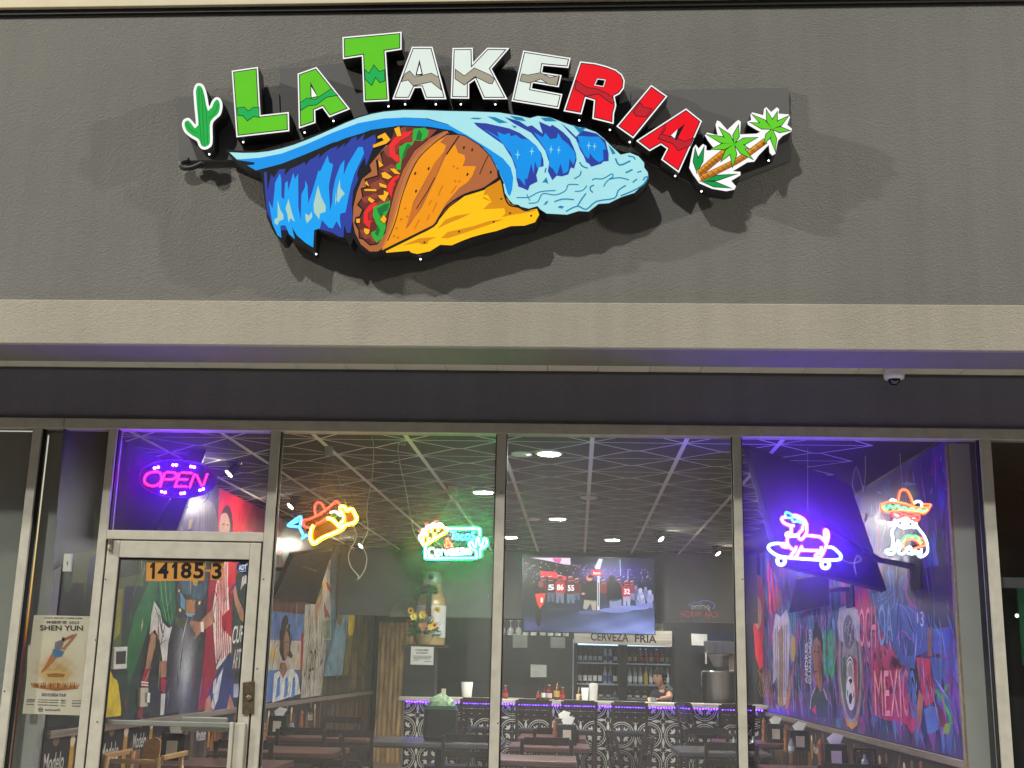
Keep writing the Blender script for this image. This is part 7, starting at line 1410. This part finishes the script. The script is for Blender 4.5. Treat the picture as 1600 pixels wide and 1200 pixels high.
# hanging banners in the far left of the room
for q, c1, c2, tx, lb in (([(655, 753), (672, 753), (670, 818), (656, 818)], (176, 96, 70), (80, 110, 180), 'BUD', 'narrow orange and blue hanging banner behind the green neon sign'), ([(631, 753), (646, 753), (645, 840), (628, 838)], (150, 146, 84), (120, 128, 96), '', 'narrow pale green hanging banner beside the orange one')):
    Yb = 7.2; bt_ = thing('hanging_banner', lb, 'banner', pix(q[2][0], q[2][1], 1, Yb)); q = [(x, max(y, 753)) for x, y in q]
    a = Art(PY(Yb), (0, -1, 0), 0.001); m1 = ((q[0][0]+q[3][0])/2, (q[0][1]+q[3][1])/2-4); m2 = ((q[1][0]+q[2][0])/2, (q[1][1]+q[2][1])/2+6)
    b = B(); prism(b, q, PY(Yb+0.004), (0, -1, 0), 0.004); b.build('cloth', P('banner_cloth_%d' % c1[0], c1, 0.7), bt_)
    a.poly([q[0], q[1], m2, m1], c1, 0); a.poly([m1, m2, q[2], q[3]], c2, 0)
    if tx: a.text(tx, [(668, 762), (668, 784), (660, 782), (660, 760)], (206, 196, 190), 1, 0.02)
    a.build('print', ARTMAT('board_print'), bt_)

# ================================================================== across the lot: what the glass reflects, and the lot lamps
YR = -30.0
RF = lambda px, py: (lambda v: Vector((v.x, YR, v.z)))(pix(px, py, 1, -YR))
cw = thing('car_wash_sign', 'lit car wash sign across the lot, seen mirrored in the window glass', 'sign', (RF(1092, 970).x, YR, -0.13))
c_a, c_b = RF(1055, 936), RF(1130, 972)
B().box((c_a.x-0.2, YR-0.3, c_b.z-0.2), (c_b.x+0.2, YR-0.02, c_a.z+0.2)).build('cabinet', P('cabinet_night', (16, 16, 20), 0.6), cw)
for x in (c_a.x+0.4, c_b.x-0.4): B().tube([(x, YR-0.16, -0.13), (x, YR-0.16, c_b.z-0.2)], 0.08, 12).build('post', M_BLACK, cw)
a = Art(RF, (0, 1, 0), 0.004); a.text('prime', [(1108, 943), (1079, 942), (1080, 955), (1109, 956)], (206, 206, 214), 1, 0.01); a.build('lettering', ARTMAT('cw_white', 4.0), cw)
a = Art(RF, (0, 1, 0), 0.004); a.text('CAR WASH', [(1122, 956), (1064, 955), (1064, 964), (1122, 965)], (226, 50, 60), 1, 0.0); a.build('lettering', ARTMAT('cw_red', 5.0), cw)
a = Art(RF, (0, 1, 0), 0.004); a.stroke(cat([(1075, 946), (1083, 942), (1092, 941), (1098, 938), (1108, 939), (1114, 942), (1117, 946), (1113, 952)], 4, False), 1.2, (60, 130, 236), 1); a.build('car_outline', ARTMAT('cw_blue', 5.5), cw)
def lot_lamp(label, x, y, h, target, power, blend=0.6):
    t = thing('lot_lamp', label, 'street lamp', (x, y, -0.13), group='parking lot lamps')
    B().tube([(x, y, -0.13), (x, y, h)], 0.09, 14, r1=0.06).build('pole', P('lamp_bronze', (44, 40, 36), 0.5), t)
    d = (Vector(target)-Vector((x, y, h))).normalized(); hd_ = Vector((d.x, d.y, 0)).normalized()
    p = Vector((x, y, h))+hd_*0.5; B().tube([(x, y, h-0.05), tuple(p)], 0.04, 10).build('arm', P('lamp_bronze', (44, 40, 36)), t)
    B().box((p.x-0.25, p.y-0.25, p.z-0.02), (p.x+0.25, p.y+0.25, p.z+0.08)).build('head', P('lamp_bronze', (44, 40, 36)), t, bevel=0.02)
    B().box((p.x-0.2, p.y-0.2, p.z-0.03), (p.x+0.2, p.y+0.2, p.z-0.0205)).build('lens', EM('lamp_lens', (255, 240, 214), 12.0), t)
    ld = bpy.data.lights.new('lot_lamp_light', 'SPOT'); lo = bpy.data.objects.new('lot_lamp_light', ld); COL.objects.link(lo); lo.parent = t
    lo.location = (p.x-x, p.y-y, p.z-0.1+0.13); lo.rotation_euler = (Vector(target)-p).to_track_quat('-Z', 'Y').to_euler(); ld.energy = power; ld.spot_size = math.radians(100); ld.spot_blend = blend; ld.shadow_soft_size = 0.12; ld.color = (1.0, 0.93, 0.80)
lot_lamp('tall lot lamp far to the right of the shopfront', 14.0, -4.6, 9.0, (0, 0, 3.8), 6200)
lot_lamp('tall lot lamp far to the left of the shopfront', -13.0, -4.4, 9.0, (0, 0, 3.8), 5800)
